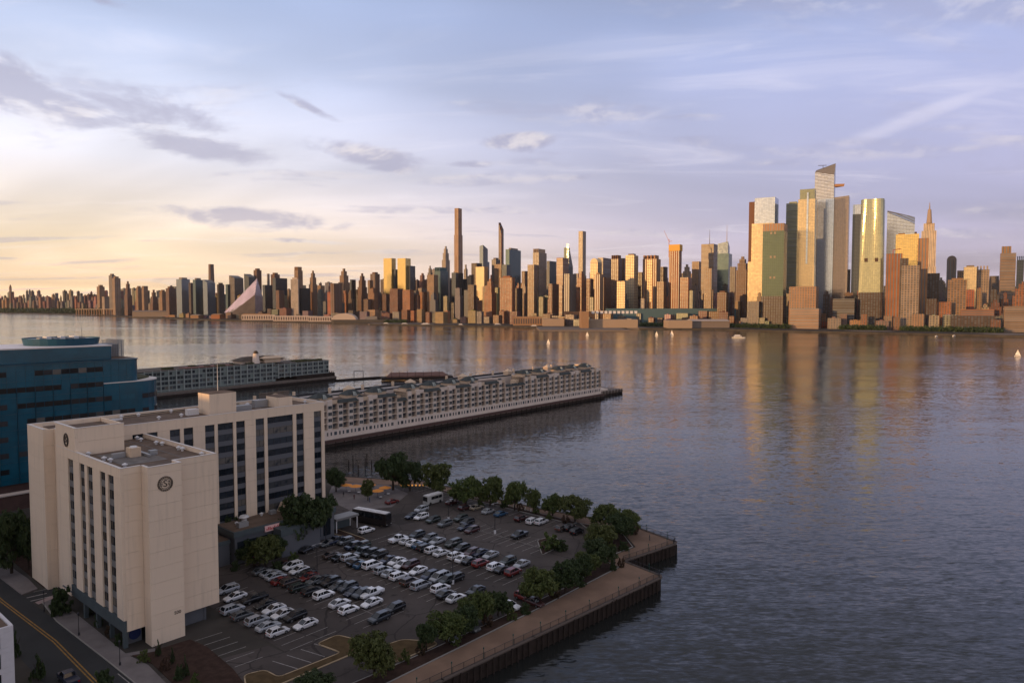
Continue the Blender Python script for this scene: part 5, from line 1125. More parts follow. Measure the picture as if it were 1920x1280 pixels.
for a in [(630, 921, 878, 40, 'd', 'dark round tree at the corner of the long hotel wing'), (737, 918, 852, 66, 'd', 'largest dark tree beside the terrace and the water'), (769, 920, 866, 44, 'd', 'smaller dark tree leaning against the largest terrace tree'),
          (690, 938, 903, 26, 'a', 'slim young tree between the terrace umbrellas'),
          (1128, 1025, 983, 64, 'a', 'bushy tree at the lot corner near the railing'), (1160, 1012, 968, 46, 'd', 'dark tree behind the bushy corner tree'), (1125, 1064, 1012, 58, 'd', 'tall dark tree opposite the promenade notch'), (1100, 1082, 1040, 52, 'a', 'green tree beside the promenade notch bed'),
          (1012, 1128, 1066, 70, 'a', 'wide bright green tree hiding red cars'), (1060, 1110, 1052, 60, 'd', 'dark tree between the wide green tree and the notch'), (1088, 1092, 1042, 46, 'd', 'dark round tree close behind the promenade kerb'),
          (905, 1164, 1116, 54, 'a', 'green tree beside the white sedan in the promenade bed'), (934, 1154, 1112, 48, 'd', 'dark tree shading the white sedan'), (884, 1172, 1124, 46, 'a', 'low green tree in the middle of the promenade bed'),
          (838, 1206, 1150, 72, 'w', 'spreading tree over two half hidden white cars'), (872, 1190, 1138, 56, 'd', 'dark tree next to the spreading tree over two cars'), (800, 1220, 1168, 40, 'd', 'thin dark tree beside the small turf island'),
          (702, 1272, 1193, 88, 'a', 'big round tree between the two turf islands'), (590, 1296, 1262, 70, 'd', 'treetop at the foot of the long turf island'),
          (575, 1024, 925, 84, 'd', 'tall dark tree in front of the restaurant'), (604, 990, 932, 50, 'd', 'dark tree behind the tall restaurant tree'), (545, 1030, 968, 52, 'd', 'dark tree close to the red sign'), (498, 1064, 1008, 64, 'w', 'thin olive tree at the head of the second row'), (432, 1032, 968, 42, 'd', 'dark tree against the hotel wall'), (456, 1052, 1010, 44, 'd', 'dark low tree beside the hotel drive'), (520, 1045, 1002, 44, 'd', 'dark tree between the olive tree and the restaurant'),
          (22, 1074, 962, 74, 'd', 'large dark tree by the street behind the hotel tower'), (54, 1066, 974, 48, 'd', 'dark tree against the foot of the stair tower'), (-12, 1060, 966, 60, 'd', 'dark street tree beyond the large one'), (40, 1040, 985, 50, 'd', 'dark tree in the verge by the office base'),
          (72, 1274, 1224, 32, 'c', 'dark pointed tree on the street by the white building'), (30, 1230, 1180, 20, 'c', 'narrow dark tree against the white building'),
          (297, 1229, 1197, 13, 'c', 'narrow evergreen nearest the hotel corner in the planting'), (323, 1243, 1211, 13, 'c', 'middle narrow evergreen in the hotel planting'), (348, 1268, 1225, 15, 'c', 'last narrow evergreen in the hotel planting')]:
    tree(*a)
for a in [(1032, 1030, 1001, 42, 's', 'round green shrub on the kerbed island'), (1052, 1030, 1012, 28, 'k', 'dark shrub beside the round green one on the island'), (115, 1150, 1106, 44, 'k', 'big dark clipped shrub under the hotel overhang'),
          (195, 1290, 1256, 34, 'k', 'dark shrub on the street edge by the hatched bay'), (12, 1290, 1248, 36, 's', 'spiky shrub at the foot of the white building'), (150, 1085, 1060, 40, 'k', 'low hedge by the entry drive')]: tree(*a)
bi = [(1165, 1062, 16), (1150, 1068, 16), (1140, 1030, 30), (1190, 1000, 20), (1170, 1030, 24), (960, 1160, 24), (1040, 1118, 26), (985, 1150, 22), (760, 1240, 26), (790, 1225, 24), (730, 1252, 26), (855, 1206, 26), (915, 1172, 24), (1090, 1098, 22), (270, 1240, 22), (310, 1255, 24), (335, 1272, 24), (365, 1285, 22), (1115, 1000, 22), (1140, 1000, 26), (1005, 962, 16), (975, 957, 16), (945, 950, 16), (1030, 972, 16), (1060, 980, 18), (520, 1068, 22), (550, 1050, 22), (480, 1060, 20), (440, 1068, 20), (900, 948, 18), (860, 938, 18), (165, 1150, 16), (185, 1172, 16), (205, 1192, 16), (222, 1208, 14)]
for i, (x, y, w) in enumerate(bi):
    k_ = 'b' if i % 3 == 0 else 'k' if x < 240 or i % 3 == 1 else 's'
    tree(x, y, y - w * 0.42, w, k_, {'b': 'low reddish brown shrub in a planting bed', 's': 'low green shrub in a planting bed', 'k': 'low dark green shrub in a planting bed'}[k_], 'low shrubs of the planting beds')
# ================================================================ the skyline across the river
random.seed(71)
GRZ = R(-30)                                   # street grid of the far bank
GX = Vector((math.cos(GRZ), math.sin(GRZ), 0)); GY = Vector((-math.sin(GRZ), math.cos(GRZ), 0))
CN = dict(brown=(0.21, 0.11, 0.066), red=(0.22, 0.095, 0.06), orange=(0.42, 0.185, 0.085), tan=(0.39, 0.26, 0.155), stone=(0.46, 0.385, 0.31), grey=(0.25, 0.225, 0.21), dkbrown=(0.10, 0.065, 0.05), white=(0.60, 0.56, 0.54),
          gdark=(0.05, 0.06, 0.075), gblue=(0.20, 0.25, 0.32), ggreen=(0.085, 0.125, 0.075), ggold=(0.72, 0.56, 0.33), gpale=(0.60, 0.64, 0.74), golive=(0.30, 0.31, 0.19), gteal=(0.06, 0.11, 0.13), gskytint=(0.56, 0.66, 0.84), gsunsettint=(0.85, 0.62, 0.22), copper=(0.50, 0.30, 0.17))  # sunset and blue-sky reflections put into the yellow and white glass tints
def skin(st_): return MT[st_]
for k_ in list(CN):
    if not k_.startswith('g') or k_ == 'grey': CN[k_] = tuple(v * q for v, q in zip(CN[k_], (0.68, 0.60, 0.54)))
class HT:
    """tower whose front face shows from xl to xm and whose right face shows from xm to xr"""
    def __init__(s, name, xl, xm, xr, dY, label, cat='skyscraper', group=None):
        s.Y = shoreY(min(max((xl + xr) / 2, -400), 2500)) + dY; al = math.atan(((xl + xr) / 2 - 960) / FPX); de = R(30) - al
        fm = abs(math.sin(de)) * 1.25 / (math.cos(de) + abs(math.sin(de)) * 1.25); xm = max(xm, xr - (xr - xl) * fm) if de < R(22) else xm
        s.al = al; k_ = s.Y / FPX / math.cos(al) * math.cos(al)
        s.a = max(4.0, (xm - xl) * k_ * math.cos(al) / max(0.25, math.cos(de))); s.b = max(4.0, (xr - xm) * k_ * math.cos(al) / max(0.22, abs(math.sin(de))))
        s.b = min(s.b, 120); p = D(xm, 600, s.Y); s.xm = xm
        s.r = empty(name, (p.x, p.y, 1.2), GRZ, label, cat, group)
    def z(s, y): return D(s.xm, y, s.Y).z - 1.2
    def shaft(s, y, mat_, col, x0=0.0, x1=1.0, b0=0.0, b1=1.0, y0=None, name='tower_shaft', grow=0.0, top=None):
        xa, xb = -s.a * (1 - x0), -s.a * (1 - x1); ya, yb = s.b * b0, s.b * b1; g = grow
        pl = [(xa, ya), (xb, ya), (xb, yb), (xa, yb)]; z1 = s.z(y); zb = s.z(y0) if y0 else 0
        tp = None
        if top: tp = [(px, py, s.z(t)) for (px, py), t in zip(pl, top)]
        elif g: cx, cy = (xa + xb) / 2, (ya + yb) / 2; tp = [(cx + (px - cx) * (1 - g), cy + (py - cy) * (1 - g), z1) for px, py in pl]
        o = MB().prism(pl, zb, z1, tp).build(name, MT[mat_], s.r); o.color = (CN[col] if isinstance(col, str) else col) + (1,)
        return o
    def box(s, name, x0, x1, y0, y1, z0, z1, mat_='plain', col='grey'):
        o = MB().box(x0, x1, y0, y1, z0, z1).build(name, MT[mat_], s.r); o.color = (CN[col] if isinstance(col, str) else col) + (1,); return o
    def spire(s, y0, y1, r=1.2, fx=0.5, fb=0.5, col='grey', name='spire'):
        o = MB().cyl(-s.a * (1 - fx), s.b * fb, s.z(y0), s.z(y1), r, r * 0.25, 6).build(name, MT['plain'], s.r); o.color = CN[col] + (1,)
NAMED = []
def T(xl, xm, xr, yt, dY, mt, col, label, top='mech', name=None, cat='skyscraper', **kw):
    if mt == 'glass' and 1000 < xl < 1260: mt = 'glassr'
    nm = name or ('glass_tower' if mt.startswith('glass') else 'brick_tower' if mt == 'brick' else 'stone_tower')
    h = HT(nm, xl, xm, xr, dY, label, cat); px = h.Y / FPX
    if top == 'mech':
        ph = 3.2; h.shaft(yt + ph, mt, col); h.shaft(yt, 'plain', 'grey' if mt.startswith('glass') else tuple(c * 0.8 for c in CN[col]), 0.2, 0.8, 0.2, 0.8, yt + ph, 'penthouse')
    elif top == 'flat': h.shaft(yt, mt, col)
    elif top == 'step':
        n = (700 - yt)
        h.shaft(yt + 26, mt, col); h.shaft(yt + 13, mt, col, 0.12, 0.88, 0.12, 0.88, yt + 26, 'setback'); h.shaft(yt + 5, mt, col, 0.25, 0.75, 0.25, 0.75, yt + 13, 'setback'); h.shaft(yt, mt, col, 0.38, 0.62, 0.38, 0.62, yt + 5, 'crown')
    elif top == 'slr': d = kw.get('d', 9); h.shaft(yt, mt, col, top=(yt, yt + d, yt + d, yt))      # falls to the right
    elif top == 'sll': d = kw.get('d', 9); h.shaft(yt, mt, col, top=(yt + d, yt, yt, yt + d))      # rises to the right
    elif top == 'taper': h.shaft(yt, mt, col, grow=kw.get('g', 0.5))
    elif top == 'crown':
        h.shaft(yt + 7, mt, col)
        for i in range(4): h.box('crown_fin', -h.a * (1 - i / 4) + h.a * 0.04, -h.a * (1 - i / 4) + h.a * 0.14, 0.1, h.b * 0.9, h.z(yt + 7), h.z(yt), 'plain', col)
    elif top == 'round':
        h.shaft(yt + 8, mt, col); a = MB(); n = 8; w = h.a
        pr = [(-w / 2 + w / 2 * math.cos(math.pi * i / n), h.z(yt + 8) + (h.z(yt) - h.z(yt + 8)) * math.sin(math.pi * i / n)) for i in range(n + 1)]
        i0 = len(a.v); a.v += [(x, 0, z) for x, z in pr] + [(x, h.b, z) for x, z in pr]
        for i in range(n): a.f.append((i0 + i, i0 + n + 1 + i, i0 + n + 2 + i, i0 + i + 1)); a.uv += [(0, 0)] * 4
        a.f.append(tuple(range(i0, i0 + n + 1))); a.f.append(tuple(range(i0 + n + 1, i0 + 2 * n + 2))[::-1]); a.uv += [(0, 0)] * (2 * n + 2)
        o = a.build('vaulted_top', MT['plain'], h.r); o.color = CN[col] + (1,)
    if kw.get('sp'): h.spire(yt + 2, kw['sp'], kw.get('sr', 1.2), kw.get('sx', 0.5))
    NAMED.append(h); return h
# --- far uptown
T(19, 21.5, 24, 534, 500, 'brick', 'brown', 'lone slim brown tower above the far wooded shore', 'mech')
T(183, 188, 198, 534, 160, 'brick', 'tan', 'tan tower with shoulder at the end of the elevated road')
T(206, 212, 219, 513, 160, 'pier', 'grey', 'taller of two joined grey towers near the elevated road')
T(212, 217, 228, 518, 120, 'pier', 'tan', 'lower of two joined towers near the elevated road')
T(192, 197, 206, 556, 40, 'brick', 'stone', 'pale low block in front of the joined grey towers', 'flat')
T(234, 240, 249, 527, 140, 'brick', 'brown', 'brown rounded-shoulder tower beside the joined grey towers', 'step')
T(256, 260, 268, 536, 130, 'brick', 'tan', 'first of the twin tan slabs near the grey shed')
T(267, 271, 279, 536, 110, 'brick', 'tan', 'second of the twin tan slabs near the grey shed', 'flat')
T(281, 287, 298, 543, 120, 'brick', 'brown', 'brown stepped block next to the twin tan slabs', 'step')
T(300, 305, 313, 543, 120, 'brick', 'tan', 'tan block with pale stripes facing the river')
T(312, 318, 331, 537, 140, 'grid', 'brown', 'brown gridded slab before the wide blue-grey tower')
T(332, 342, 358, 520, 150, 'glass', 'gblue', 'wide blue-grey glass slab with flat top')
T(355, 359, 364, 530, 170, 'brick', 'dkbrown', 'dark narrow block squeezed beside the wide glass slab', 'flat')
T(363, 368, 382, 521, 140, 'glass', 'gteal', 'dark green glass slab with gold left edge')
T(382, 390, 405, 524, 120, 'glass', 'gblue', 'blue glass tower with slanted roof below the tapered brown tower', 'slr', d=6)
T(391, 396, 405, 495, 900, 'pier', 'brown', 'tapered brown tower rising alone behind the blue glass tower', 'taper', g=0.28)
T(408, 412, 422, 530, 260, 'brick', 'dkbrown', 'dark brown narrow tower before the slanted dark pair')
T(424, 428, 440, 533, 200, 'glass', 'gteal', 'dark glass slab with thin gold edge beside the white pyramid', 'flat')
T(431, 441, 458, 516, 230, 'grid', 'grey', 'grey tower with roof slanting down behind the white pyramid', 'slr', d=5)
T(459, 468, 480, 513, 240, 'glass', 'gdark', 'dark tower with notched slanted roof behind the pyramid apex', 'slr', d=6)
T(477, 483, 492, 503, 320, 'brick', 'brown', 'brown square tower above the white pyramid apex')
T(502, 504, 507, 513, 500, 'brick', 'grey', 'very thin grey sliver tower', 'flat')
T(509, 516, 526, 511, 420, 'brick', 'brown', 'brown tower with pale crown band behind the black block')
T(493, 498, 512, 534, 220, 'glass', 'gdark', 'low dark glass block next to the black block', 'flat')
T(512, 518, 540, 521, 180, 'glass', 'gdark', 'broad black glass block with flat roof', 'flat')
T(518, 524, 534, 544, 100, 'brick', 'brown', 'brown low tower standing before the black block', 'flat')
T(546, 560, 562, 520, 120, 'grid', 'white', 'white gridded slab with dark square windows')
T(553, 560, 569, 500, 450, 'brick', 'tan', 'tan tower with curved top behind the white gridded slab', 'crown')
T(561, 566, 583, 540, 180, 'glass', 'gdark', 'dark low slab right behind the white gridded slab', 'flat')
T(580, 587, 596, 507, 420, 'brick', 'tan', 'tan tower with stepped penthouse beside the tan curved tower', 'step')
T(596, 602, 610, 535, 400, 'brick', 'tan', 'short tan block between two taller brown towers', 'flat')
T(620, 627, 642, 531, 160, 'pier', 'brown', 'brown ribbed slab standing alone by the water tent', 'flat')
T(635, 645, 657, 503, 480, 'brick', 'tan', 'stepped tan tower with lantern top', 'step')
T(657, 660, 668, 524, 420, 'glass', 'gdark', 'small dark block next to the stepped tan tower', 'flat')
T(671, 679, 689, 512, 460, 'brick', 'brown', 'stepped brown tower below the gold twin towers', 'step')
T(690, 694, 700, 525, 400, 'brick', 'tan', 'short tan tower before the ribbed brown pair', 'flat')
T(695, 704, 713, 510, 420, 'pier', 'brown', 'ribbed brown tower with pale left face', 'mech')
h = T(720, 735, 743, 484, 520, 'glass', 'gsunsettint', 'first of the twin towers with sunset gold tinted into its glass', 'flat'); h.shaft(505, 'glass', 'gdark', 0.7, 1.35, 0.3, 1.4, None, 'wing')
h = T(746, 761, 771, 484, 500, 'glass', 'gsunsettint', 'second twin tower with sunset gold tinted into its glass and stepped dark side', 'flat'); h.shaft(498, 'glass', 'gdark', 0.8, 1.3, 0.4, 1.4, None, 'wing')
T(731, 746, 757, 541, 260, 'brick', 'red', 'dark red slab below the gold twin towers', 'flat')
T(755, 769, 776, 543, 200, 'brick', 'orange', 'bright orange brick slab below the second gold tower', 'flat')
T(776, 780, 786, 545, 300, 'brick', 'grey', 'dim slab beside the bright orange one', 'flat')
# --- midtown
T(784, 791, 801, 540, 350, 'brick', 'stone', 'pale low tower at the foot of the notched blue tower', 'flat')
T(801, 808, 813, 498, 420, 'brick', 'grey', 'grey stepped tower beside the notched blue tower', 'step')
T(801, 814, 822, 515, 300, 'brick', 'tan', 'tan lower wing before the grey stepped tower', 'flat')
T(815, 826, 841, 501, 380, 'glass', 'gteal', 'dark blue glass tower with notched crown', 'crown')
T(829, 836, 844, 461, 900, 'pier', 'stone', 'pale limestone tower with rounded crown near the tallest needle', 'step')
h = T(852, 860, 868, 440, 1000, 'pier', 'copper', 'tallest needle tower with pale left edge', 'flat'); h.shaft(390, 'pier', 'copper', 0.08, 0.95, 0.05, 0.9, 440, 'upper_shaft')
T(847, 855, 869, 511, 350, 'glass', 'gdark', 'dark block at the foot of the tallest needle', 'flat')
T(868, 872, 876, 523, 420, 'glass', 'gdark', 'small dark block next to the foot of the needle', 'flat')
T(884, 894, 904, 493, 420, 'brick', 'dkbrown', 'dark brown block before the curved glass tower', 'flat')
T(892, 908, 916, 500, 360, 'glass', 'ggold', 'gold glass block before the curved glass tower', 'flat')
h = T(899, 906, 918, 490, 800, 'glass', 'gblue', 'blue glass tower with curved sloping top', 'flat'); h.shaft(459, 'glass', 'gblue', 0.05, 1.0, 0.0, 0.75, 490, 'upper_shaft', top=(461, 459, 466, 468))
T(922, 930, 938, 483, 500, 'grid', 'grey', 'grey gridded tower beside the thin tapering tower')
h = T(935, 941, 945, 494, 1000, 'pier', 'brown', 'very thin tower tapering to a point', 'flat'); h.shaft(416, 'pier', 'brown', 0, 0.95, 0, 0.95, 494, 'tapering_shaft', top=(417, 440, 430, 416))
T(927, 940, 946, 495, 420, 'brick', 'tan', 'tan block before the thin tapering tower', 'flat')
T(941, 950, 958, 496, 400, 'glass', 'gdark', 'dark slab before the broad teal tower', 'flat')
T(948, 955, 977, 464, 450, 'glass', 'gteal', 'broad dark teal glass tower with flat top')
T(908, 922, 931, 522, 220, 'brick', 'orange', 'orange brick block beside the gridded orange slab', 'step')
T(937, 960, 966, 517, 150, 'grid', 'orange', 'large gridded orange brick slab near the water')
T(966, 971, 980, 540, 260, 'brick', 'dkbrown', 'dark slab next to the gridded orange slab', 'flat')
T(978, 984, 990, 508, 420, 'brick', 'brown', 'dark brown tower between two bright slabs', 'flat')
T(989, 1001, 1008, 496, 250, 'grid', 'tan', 'lower tan wing of the white gridded tower', 'flat')
T(999, 1010, 1025, 466, 300, 'grid', 'stone', 'tall white gridded tower with broken crown', 'crown')
T(1025, 1030, 1043, 489, 500, 'glass', 'gdark', 'black tower beside the white gridded tower', 'flat')
T(1028, 1035, 1048, 532, 250, 'brick', 'red', 'short dark red tower before the black tower', 'flat')
T(1043, 1055, 1066, 483, 350, 'band', 'orange', 'orange banded tower before the slanted dark spike', 'flat')
T(1057, 1062, 1068, 464, 700, 'glass', 'ggreen', 'green glass crest behind the orange banded tower', 'flat')
h = T(1062, 1066, 1074, 500, 650, 'glass', 'gdark', 'dark slanted spike tower', 'flat'); h.shaft(454, 'glass', 'gdark', 0.0, 1.0, 0.0, 1.0, 500, 'leaning_top', top=(456, 458, 500, 498))
T(1057, 1067, 1080, 513, 240, 'pier', 'grey', 'grey ribbed slab below the slanted spike', 'flat')
T(1084, 1092, 1098, 433, 1300, 'grid', 'stone', 'square white pencil tower', 'flat')
T(1079, 1090, 1101, 508, 420, 'brick', 'orange', 'orange stepped block at the foot of the pencil tower', 'step')
T(1099, 1106, 1113, 522, 300, 'brick', 'red', 'red brick slab below the gold vaulted tower', 'flat')
T(1106, 1120, 1128, 484, 420, 'glass', 'ggold', 'gold glass tower with vaulted top', 'round')
T(1120, 1130, 1146, 483, 600, 'band', 'brown', 'broad brown banded tower behind the gold vaulted one', 'flat')
T(1114, 1124, 1131, 511, 220, 'pier', 'tan', 'tan ribbed tower with pale crown before the gold vaulted one')
T(1129, 1136, 1146, 520, 260, 'brick', 'brown', 'brown slab beside the tan ribbed tower', 'flat')
T(1145, 1155, 1166, 478, 380, 'grid', 'brown', 'olive brown gridded tower with crown', 'crown')
T(1161, 1167, 1173, 484, 420, 'brick', 'tan', 'narrow tan tower joined to the bright gold slab', 'flat')
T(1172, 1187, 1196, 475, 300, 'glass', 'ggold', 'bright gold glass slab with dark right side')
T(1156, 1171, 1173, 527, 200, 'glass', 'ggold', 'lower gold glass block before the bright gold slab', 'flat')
T(1195, 1199, 1206, 510, 420, 'brick', 'dkbrown', 'dark brown tower right beside the bright gold slab', 'flat')
h = T(1204, 1230, 1238, 478, 330, 'pier', 'copper', 'pinkish tower with bright middle strip and fins', 'crown'); h.shaft(486, 'glassr', 'ggold', 0.32, 0.68, -0.03, 0.1, 566, 'painted_lit_strip')  # lit middle of the front put in as a gold strip
T(1237, 1242, 1251, 500, 480, 'brick', 'dkbrown', 'dark tower behind the orange construction tower', 'flat')
T(1231, 1239, 1249, 528, 220, 'brick', 'tan', 'tan short slab before the dark tower', 'flat')
h = T(1253, 1272, 1277, 470, 240, 'pier', 'orange', 'orange concrete tower under construction with yellow netting', 'flat'); o = h.shaft(458, 'plain', (0.62, 0.34, 0.06), -0.03, 1.06, -0.03, 1.03, 470, 'safety_netting')
hz = h.z(458); c = MB().box(-h.a - 2, -h.a - 0.5, 2, 3.5, hz - 40, hz + 18).tube((-h.a - 1, 3, hz + 10), (-h.a - 18, 3, hz + 46), 0.7, 0.5).tube((-h.a - 1, 3, hz + 10), (-h.a + 9, 3, hz + 12), 0.7, 0.5); o = c.build('crane', MT['plain'], h.r); o.color = (0.45, 0.18, 0.06, 1)
T(1277, 1289, 1297, 495, 480, 'brick', 'stone', 'pale tower behind the construction tower', 'step')
T(1274, 1290, 1296, 520, 200, 'grid', 'orange', 'orange gridded block beside the construction tower', 'flat')
T(1296, 1303, 1314, 490, 700, 'brick', 'tan', 'tan slab with gold right edge beside the broadcast tower', 'flat')
T(1313, 1335, 1344, 457, 420, 'band', 'tan', 'tan banded tower with a tall broadcast mast', 'flat', sp=428, sr=1.3)
T(1319, 1333, 1337, 503, 220, 'grid', 'tan', 'tan lower slab before the tower with the mast', 'flat')
h = T(1343, 1352, 1371, 475, 700, 'glass', 'gteal', 'dark blue faceted tower with a white spire', 'flat'); h.shaft(452, 'glass', 'gblue', 0.0, 0.9, 0.1, 0.6, 475, 'faceted_crown', top=(456, 452, 462, 466)); h.spire(455, 420, 1.6, 0.7, 0.4, 'white')
T(1367, 1373, 1380, 500, 650, 'grid', 'grey', 'grey slab with white bands beside the spired blue tower', 'flat')
T(1344, 1360, 1366, 545, 160, 'brick', 'brown', 'brown brick cube near the tree-lined shore')
h = T(1378, 1395, 1404, 480, 300, 'brick', 'brown', 'brown brick tower with rooftop tanks', 'step')
# --- the new towers by the rail yard
h = T(1411, 1440, 1458, 369, 300, 'glass', 'gskytint', 'white mirrored tower with terraces stepping down its side', 'flat', name='mirror_tower')
h.shaft(375, 'plain', 'brown', -0.30, -0.01, 0.1, 0.9, None, 'brick_core'); h.shaft(418, 'glass', 'ggold', -0.10, 0.95, -0.14, 0.0, None, 'terrace_tier'); h.shaft(490, 'glass', 'ggold', -0.24, 0.9, -0.26, -0.14, None, 'terrace_tier')
h = T(1427, 1464, 1476, 432, 90, 'glass', 'ggreen', 'green glass tower with copper crown and paired openings', 'flat', name='green_tower'); h.shaft(418, 'pier', 'copper', 0.0, 0.99, 0.01, 1, 432, 'crown')
for y in (434, 479, 518):
    for fx in (0.40, 0.58): h.box('sky_opening', -h.a * (1 - fx) - 2.4, -h.a * (1 - fx) + 2.4, -0.8, 0.3, h.z(y + 4), h.z(y), 'plain', 'stone')
h.shaft(555, 'grid', 'dkbrown', -0.02, 1.02, -0.04, 1.0, None, 'land_reflection_base')  # dark land mirrored in the lower glass, put in as brown colour
T(1400, 1422, 1428, 565, 60, 'grid', 'grey', 'low grey block at the foot of the mirrored tower', 'flat')
T(1470, 1492, 1498, 377, 420, 'band', 'golive', 'olive banded tower behind the green glass tower', 'mech')
h = T(1492, 1524, 1530, 497, 230, 'glass', 'ggold', 'gold and bronze tower with a bright vertical seam', 'flat', name='bronze_tower'); h.shaft(372, 'glass', 'ggold', 0.0, 0.98, 0.02, 0.98, 497, 'upper_shaft'); h.shaft(353, 'glass', 'golive', 0.08, 0.94, 0.1, 0.9, 372, 'crown'); h.shaft(360, 'glass', 'gskytint', 0.50, 0.60, -0.05, 0.1, 494, 'bright_seam')
T(1478, 1528, 1538, 537, 60, 'grid', 'copper', 'copper gridded block below the bronze tower', 'flat'); 
T(1480, 1530, 1544, 578, 30, 'band', 'copper', 'low copper podium by the shore road', 'flat', cat='building')
h = HT('observation_tower', 1526, 1553, 1563, 380, 'highest tower with slanted crown and jutting observation deck')
h.shaft(345, 'glassb', 'gpale', -0.12, 1.0, 0, 1, None, 'tower_shaft', top=(345, 345, 345, 345)); h.shaft(305, 'glassb', 'gpale', -0.12, 1.0, 0, 1, 345, 'slanted_crown', top=(320, 328, 303, 313))
h.shaft(372, 'glass', 'gskytint', 0.10, 1.02, -0.06, 0.0, None, 'front_facet'); h.shaft(368, 'glass', (0.30, 0.24, 0.22), 1.0, 1.85, 0.15, 1.2, None, 'side_facet', top=(370, 368, 369, 371))
o = MB().prism([(0, 2), (h.z(345) * 0 + 26, h.b * 0.35), (2, h.b * 0.75)], h.z(350), h.z(346), [(0, 2, h.z(345)), (28, h.b * 0.35, h.z(345)), (2, h.b * 0.75, h.z(345))]).build('observation_deck', MT['plain'], h.r); o.color = CN['copper'] + (1,)
o = MB().tube((-h.a * 0.7, h.b * 0.5, h.z(318)), (-h.a * 0.7, h.b * 0.5, h.z(306)), 0.8).tube((-h.a * 0.7 - 14, h.b * 0.5, h.z(306)), (-h.a * 0.7 + 10, h.b * 0.5, h.z(307)), 0.8).build('crane', MT['plain'], h.r); o.color = (0.05, 0.04, 0.04, 1)
T(1574, 1580, 1594, 505, 420, 'brick', 'grey', 'dull block between the two tallest mirrored groups', 'flat')
T(1553, 1576, 1584, 452, 420, 'glass', 'gblue', 'bronze shoulder tower beside the highest tower', 'flat')
h = T(1594, 1607, 1613, 401, 420, 'glass', 'gdark', 'black tower with pale top band', 'flat'); h.shaft(383, 'glass', 'gskytint', 0.02, 0.98, 0.02, 0.98, 401, 'pale_crown')
# scalloped tower: square at the foot, four round lobes at the top
h = HT('scalloped_tower', 1607, 1650, 1657, 150, 'gold tower with four scalloped lobes at its top'); N = 40; cx, cy = -h.a / 2, h.a / 2; rb = h.a / 2
def ring(f, rr): return [(cx + rr * ((1 - f) * math.copysign(min(1, abs(math.cos(t)) * 1.35), math.cos(t)) + f * (1 + 0.13 * math.cos(4 * (t - math.pi / 4))) * math.cos(t) * 1.02), cy + rr * ((1 - f) * math.copysign(min(1, abs(math.sin(t)) * 1.35), math.sin(t)) + f * (1 + 0.13 * math.cos(4 * (t - math.pi / 4))) * math.sin(t) * 1.02)) for t in [2 * math.pi * i / N for i in range(N)]]
zz = [h.z(y) for y in (548, 490, 440, 400, 371)]; mb = MB()
for i in range(4): mb.prism(ring(i / 4, rb), zz[i], zz[i + 1], [(x, y, zz[i + 1]) for x, y in ring((i + 1) / 4, rb)], cap=(i == 3), bottom=False)
o = mb.build('tower_shaft', MT['glass'], h.r); o.color = (0.50, 0.49, 0.31, 1)
o = MB().prism(ring(0, rb * 1.03), 0, zz[0]).build('land_reflection_base', MT['grid'], h.r); o.color = CN['dkbrown'] + (1,)  # brown foot stands for the dark bank reflected in the glass
for fx in (0.3, 0.72): h.box('louvre', -h.a * (1 - fx) - 4, -h.a * (1 - fx) + 4, -0.7, 0.2, h.z(490), h.z(483), 'plain', 'dkbrown')
T(1560, 1585, 1606, 560, 120, 'band', 'dkbrown', 'dark cultural hall before the scalloped tower', 'flat', cat='building')
h = T(1658, 1705, 1712, 421, 520, 'glassb', 'gskytint', 'pale blue banded tower with sharply sloping crown', 'flat'); h.shaft(394, 'glassb', 'gskytint', 0, 1, 0, 1, 421, 'sloping_crown', top=(395, 420, 406, 391))
h = T(1675, 1712, 1720, 438, 220, 'glass', 'gsunsettint', 'glass block with sunset yellow tinted in', 'flat'); h.shaft(436, 'plain', 'tan', 0.1, 0.4, 0.2, 0.8, 438, 'penthouse'); h.box('crane_base', -h.a * 0.2, -h.a * 0.1, 5, 12, h.z(438), h.z(434), 'plain', 'dkbrown')
h = T(1659, 1680, 1690, 475, 110, 'pier', 'orange', 'orange concrete frame under construction before the yellow block', 'flat'); o = MB().tube((-h.a * .6, 4, h.z(475)), (-h.a * .6, 4, h.z(468)), 1).tube((-h.a * .6, 4, h.z(468)), (-h.a * 0.1, 4, h.z(466)), 0.8).build('crane', MT['plain'], h.r); o.color = (0.3, 0.05, 0.04, 1)
T(1685, 1694, 1701, 484, 100, 'grid', 'dkbrown', 'scaffolded dark stack beside the orange frame', 'flat')
T(1688, 1716, 1722, 497, 90, 'grid', 'stone', 'white gridded front block below the yellow block', 'flat')
T(1717, 1731, 1737, 446, 160, 'pier', 'copper', 'copper ribbed tower before the spired stone tower', 'flat')
h = HT('spired_tower', 1722, 1747, 1751, 1900, 'stone skyscraper with stepped top and long spire')
ES = (0.58, 0.45, 0.31)
h.shaft(432, 'pier', ES, 0.04, 1, 0, 1); h.shaft(418, 'pier', ES, 0.16, 0.88, 0.12, 0.88, 432, 'setback'); h.shaft(500, 'pier', ES, -0.12, 1.04, -0.1, 1, None, 'lower_tier')
o = MB().cyl(-h.a * 0.48, h.b * 0.5, h.z(418), h.z(392), 13.0, 7.5, 10).build('mast', MT['plain'], h.r); o.color = CN['stone'] + (1,); h.spire(392, 378, 3.4, 0.52, 0.5, 'stone', 'spire')
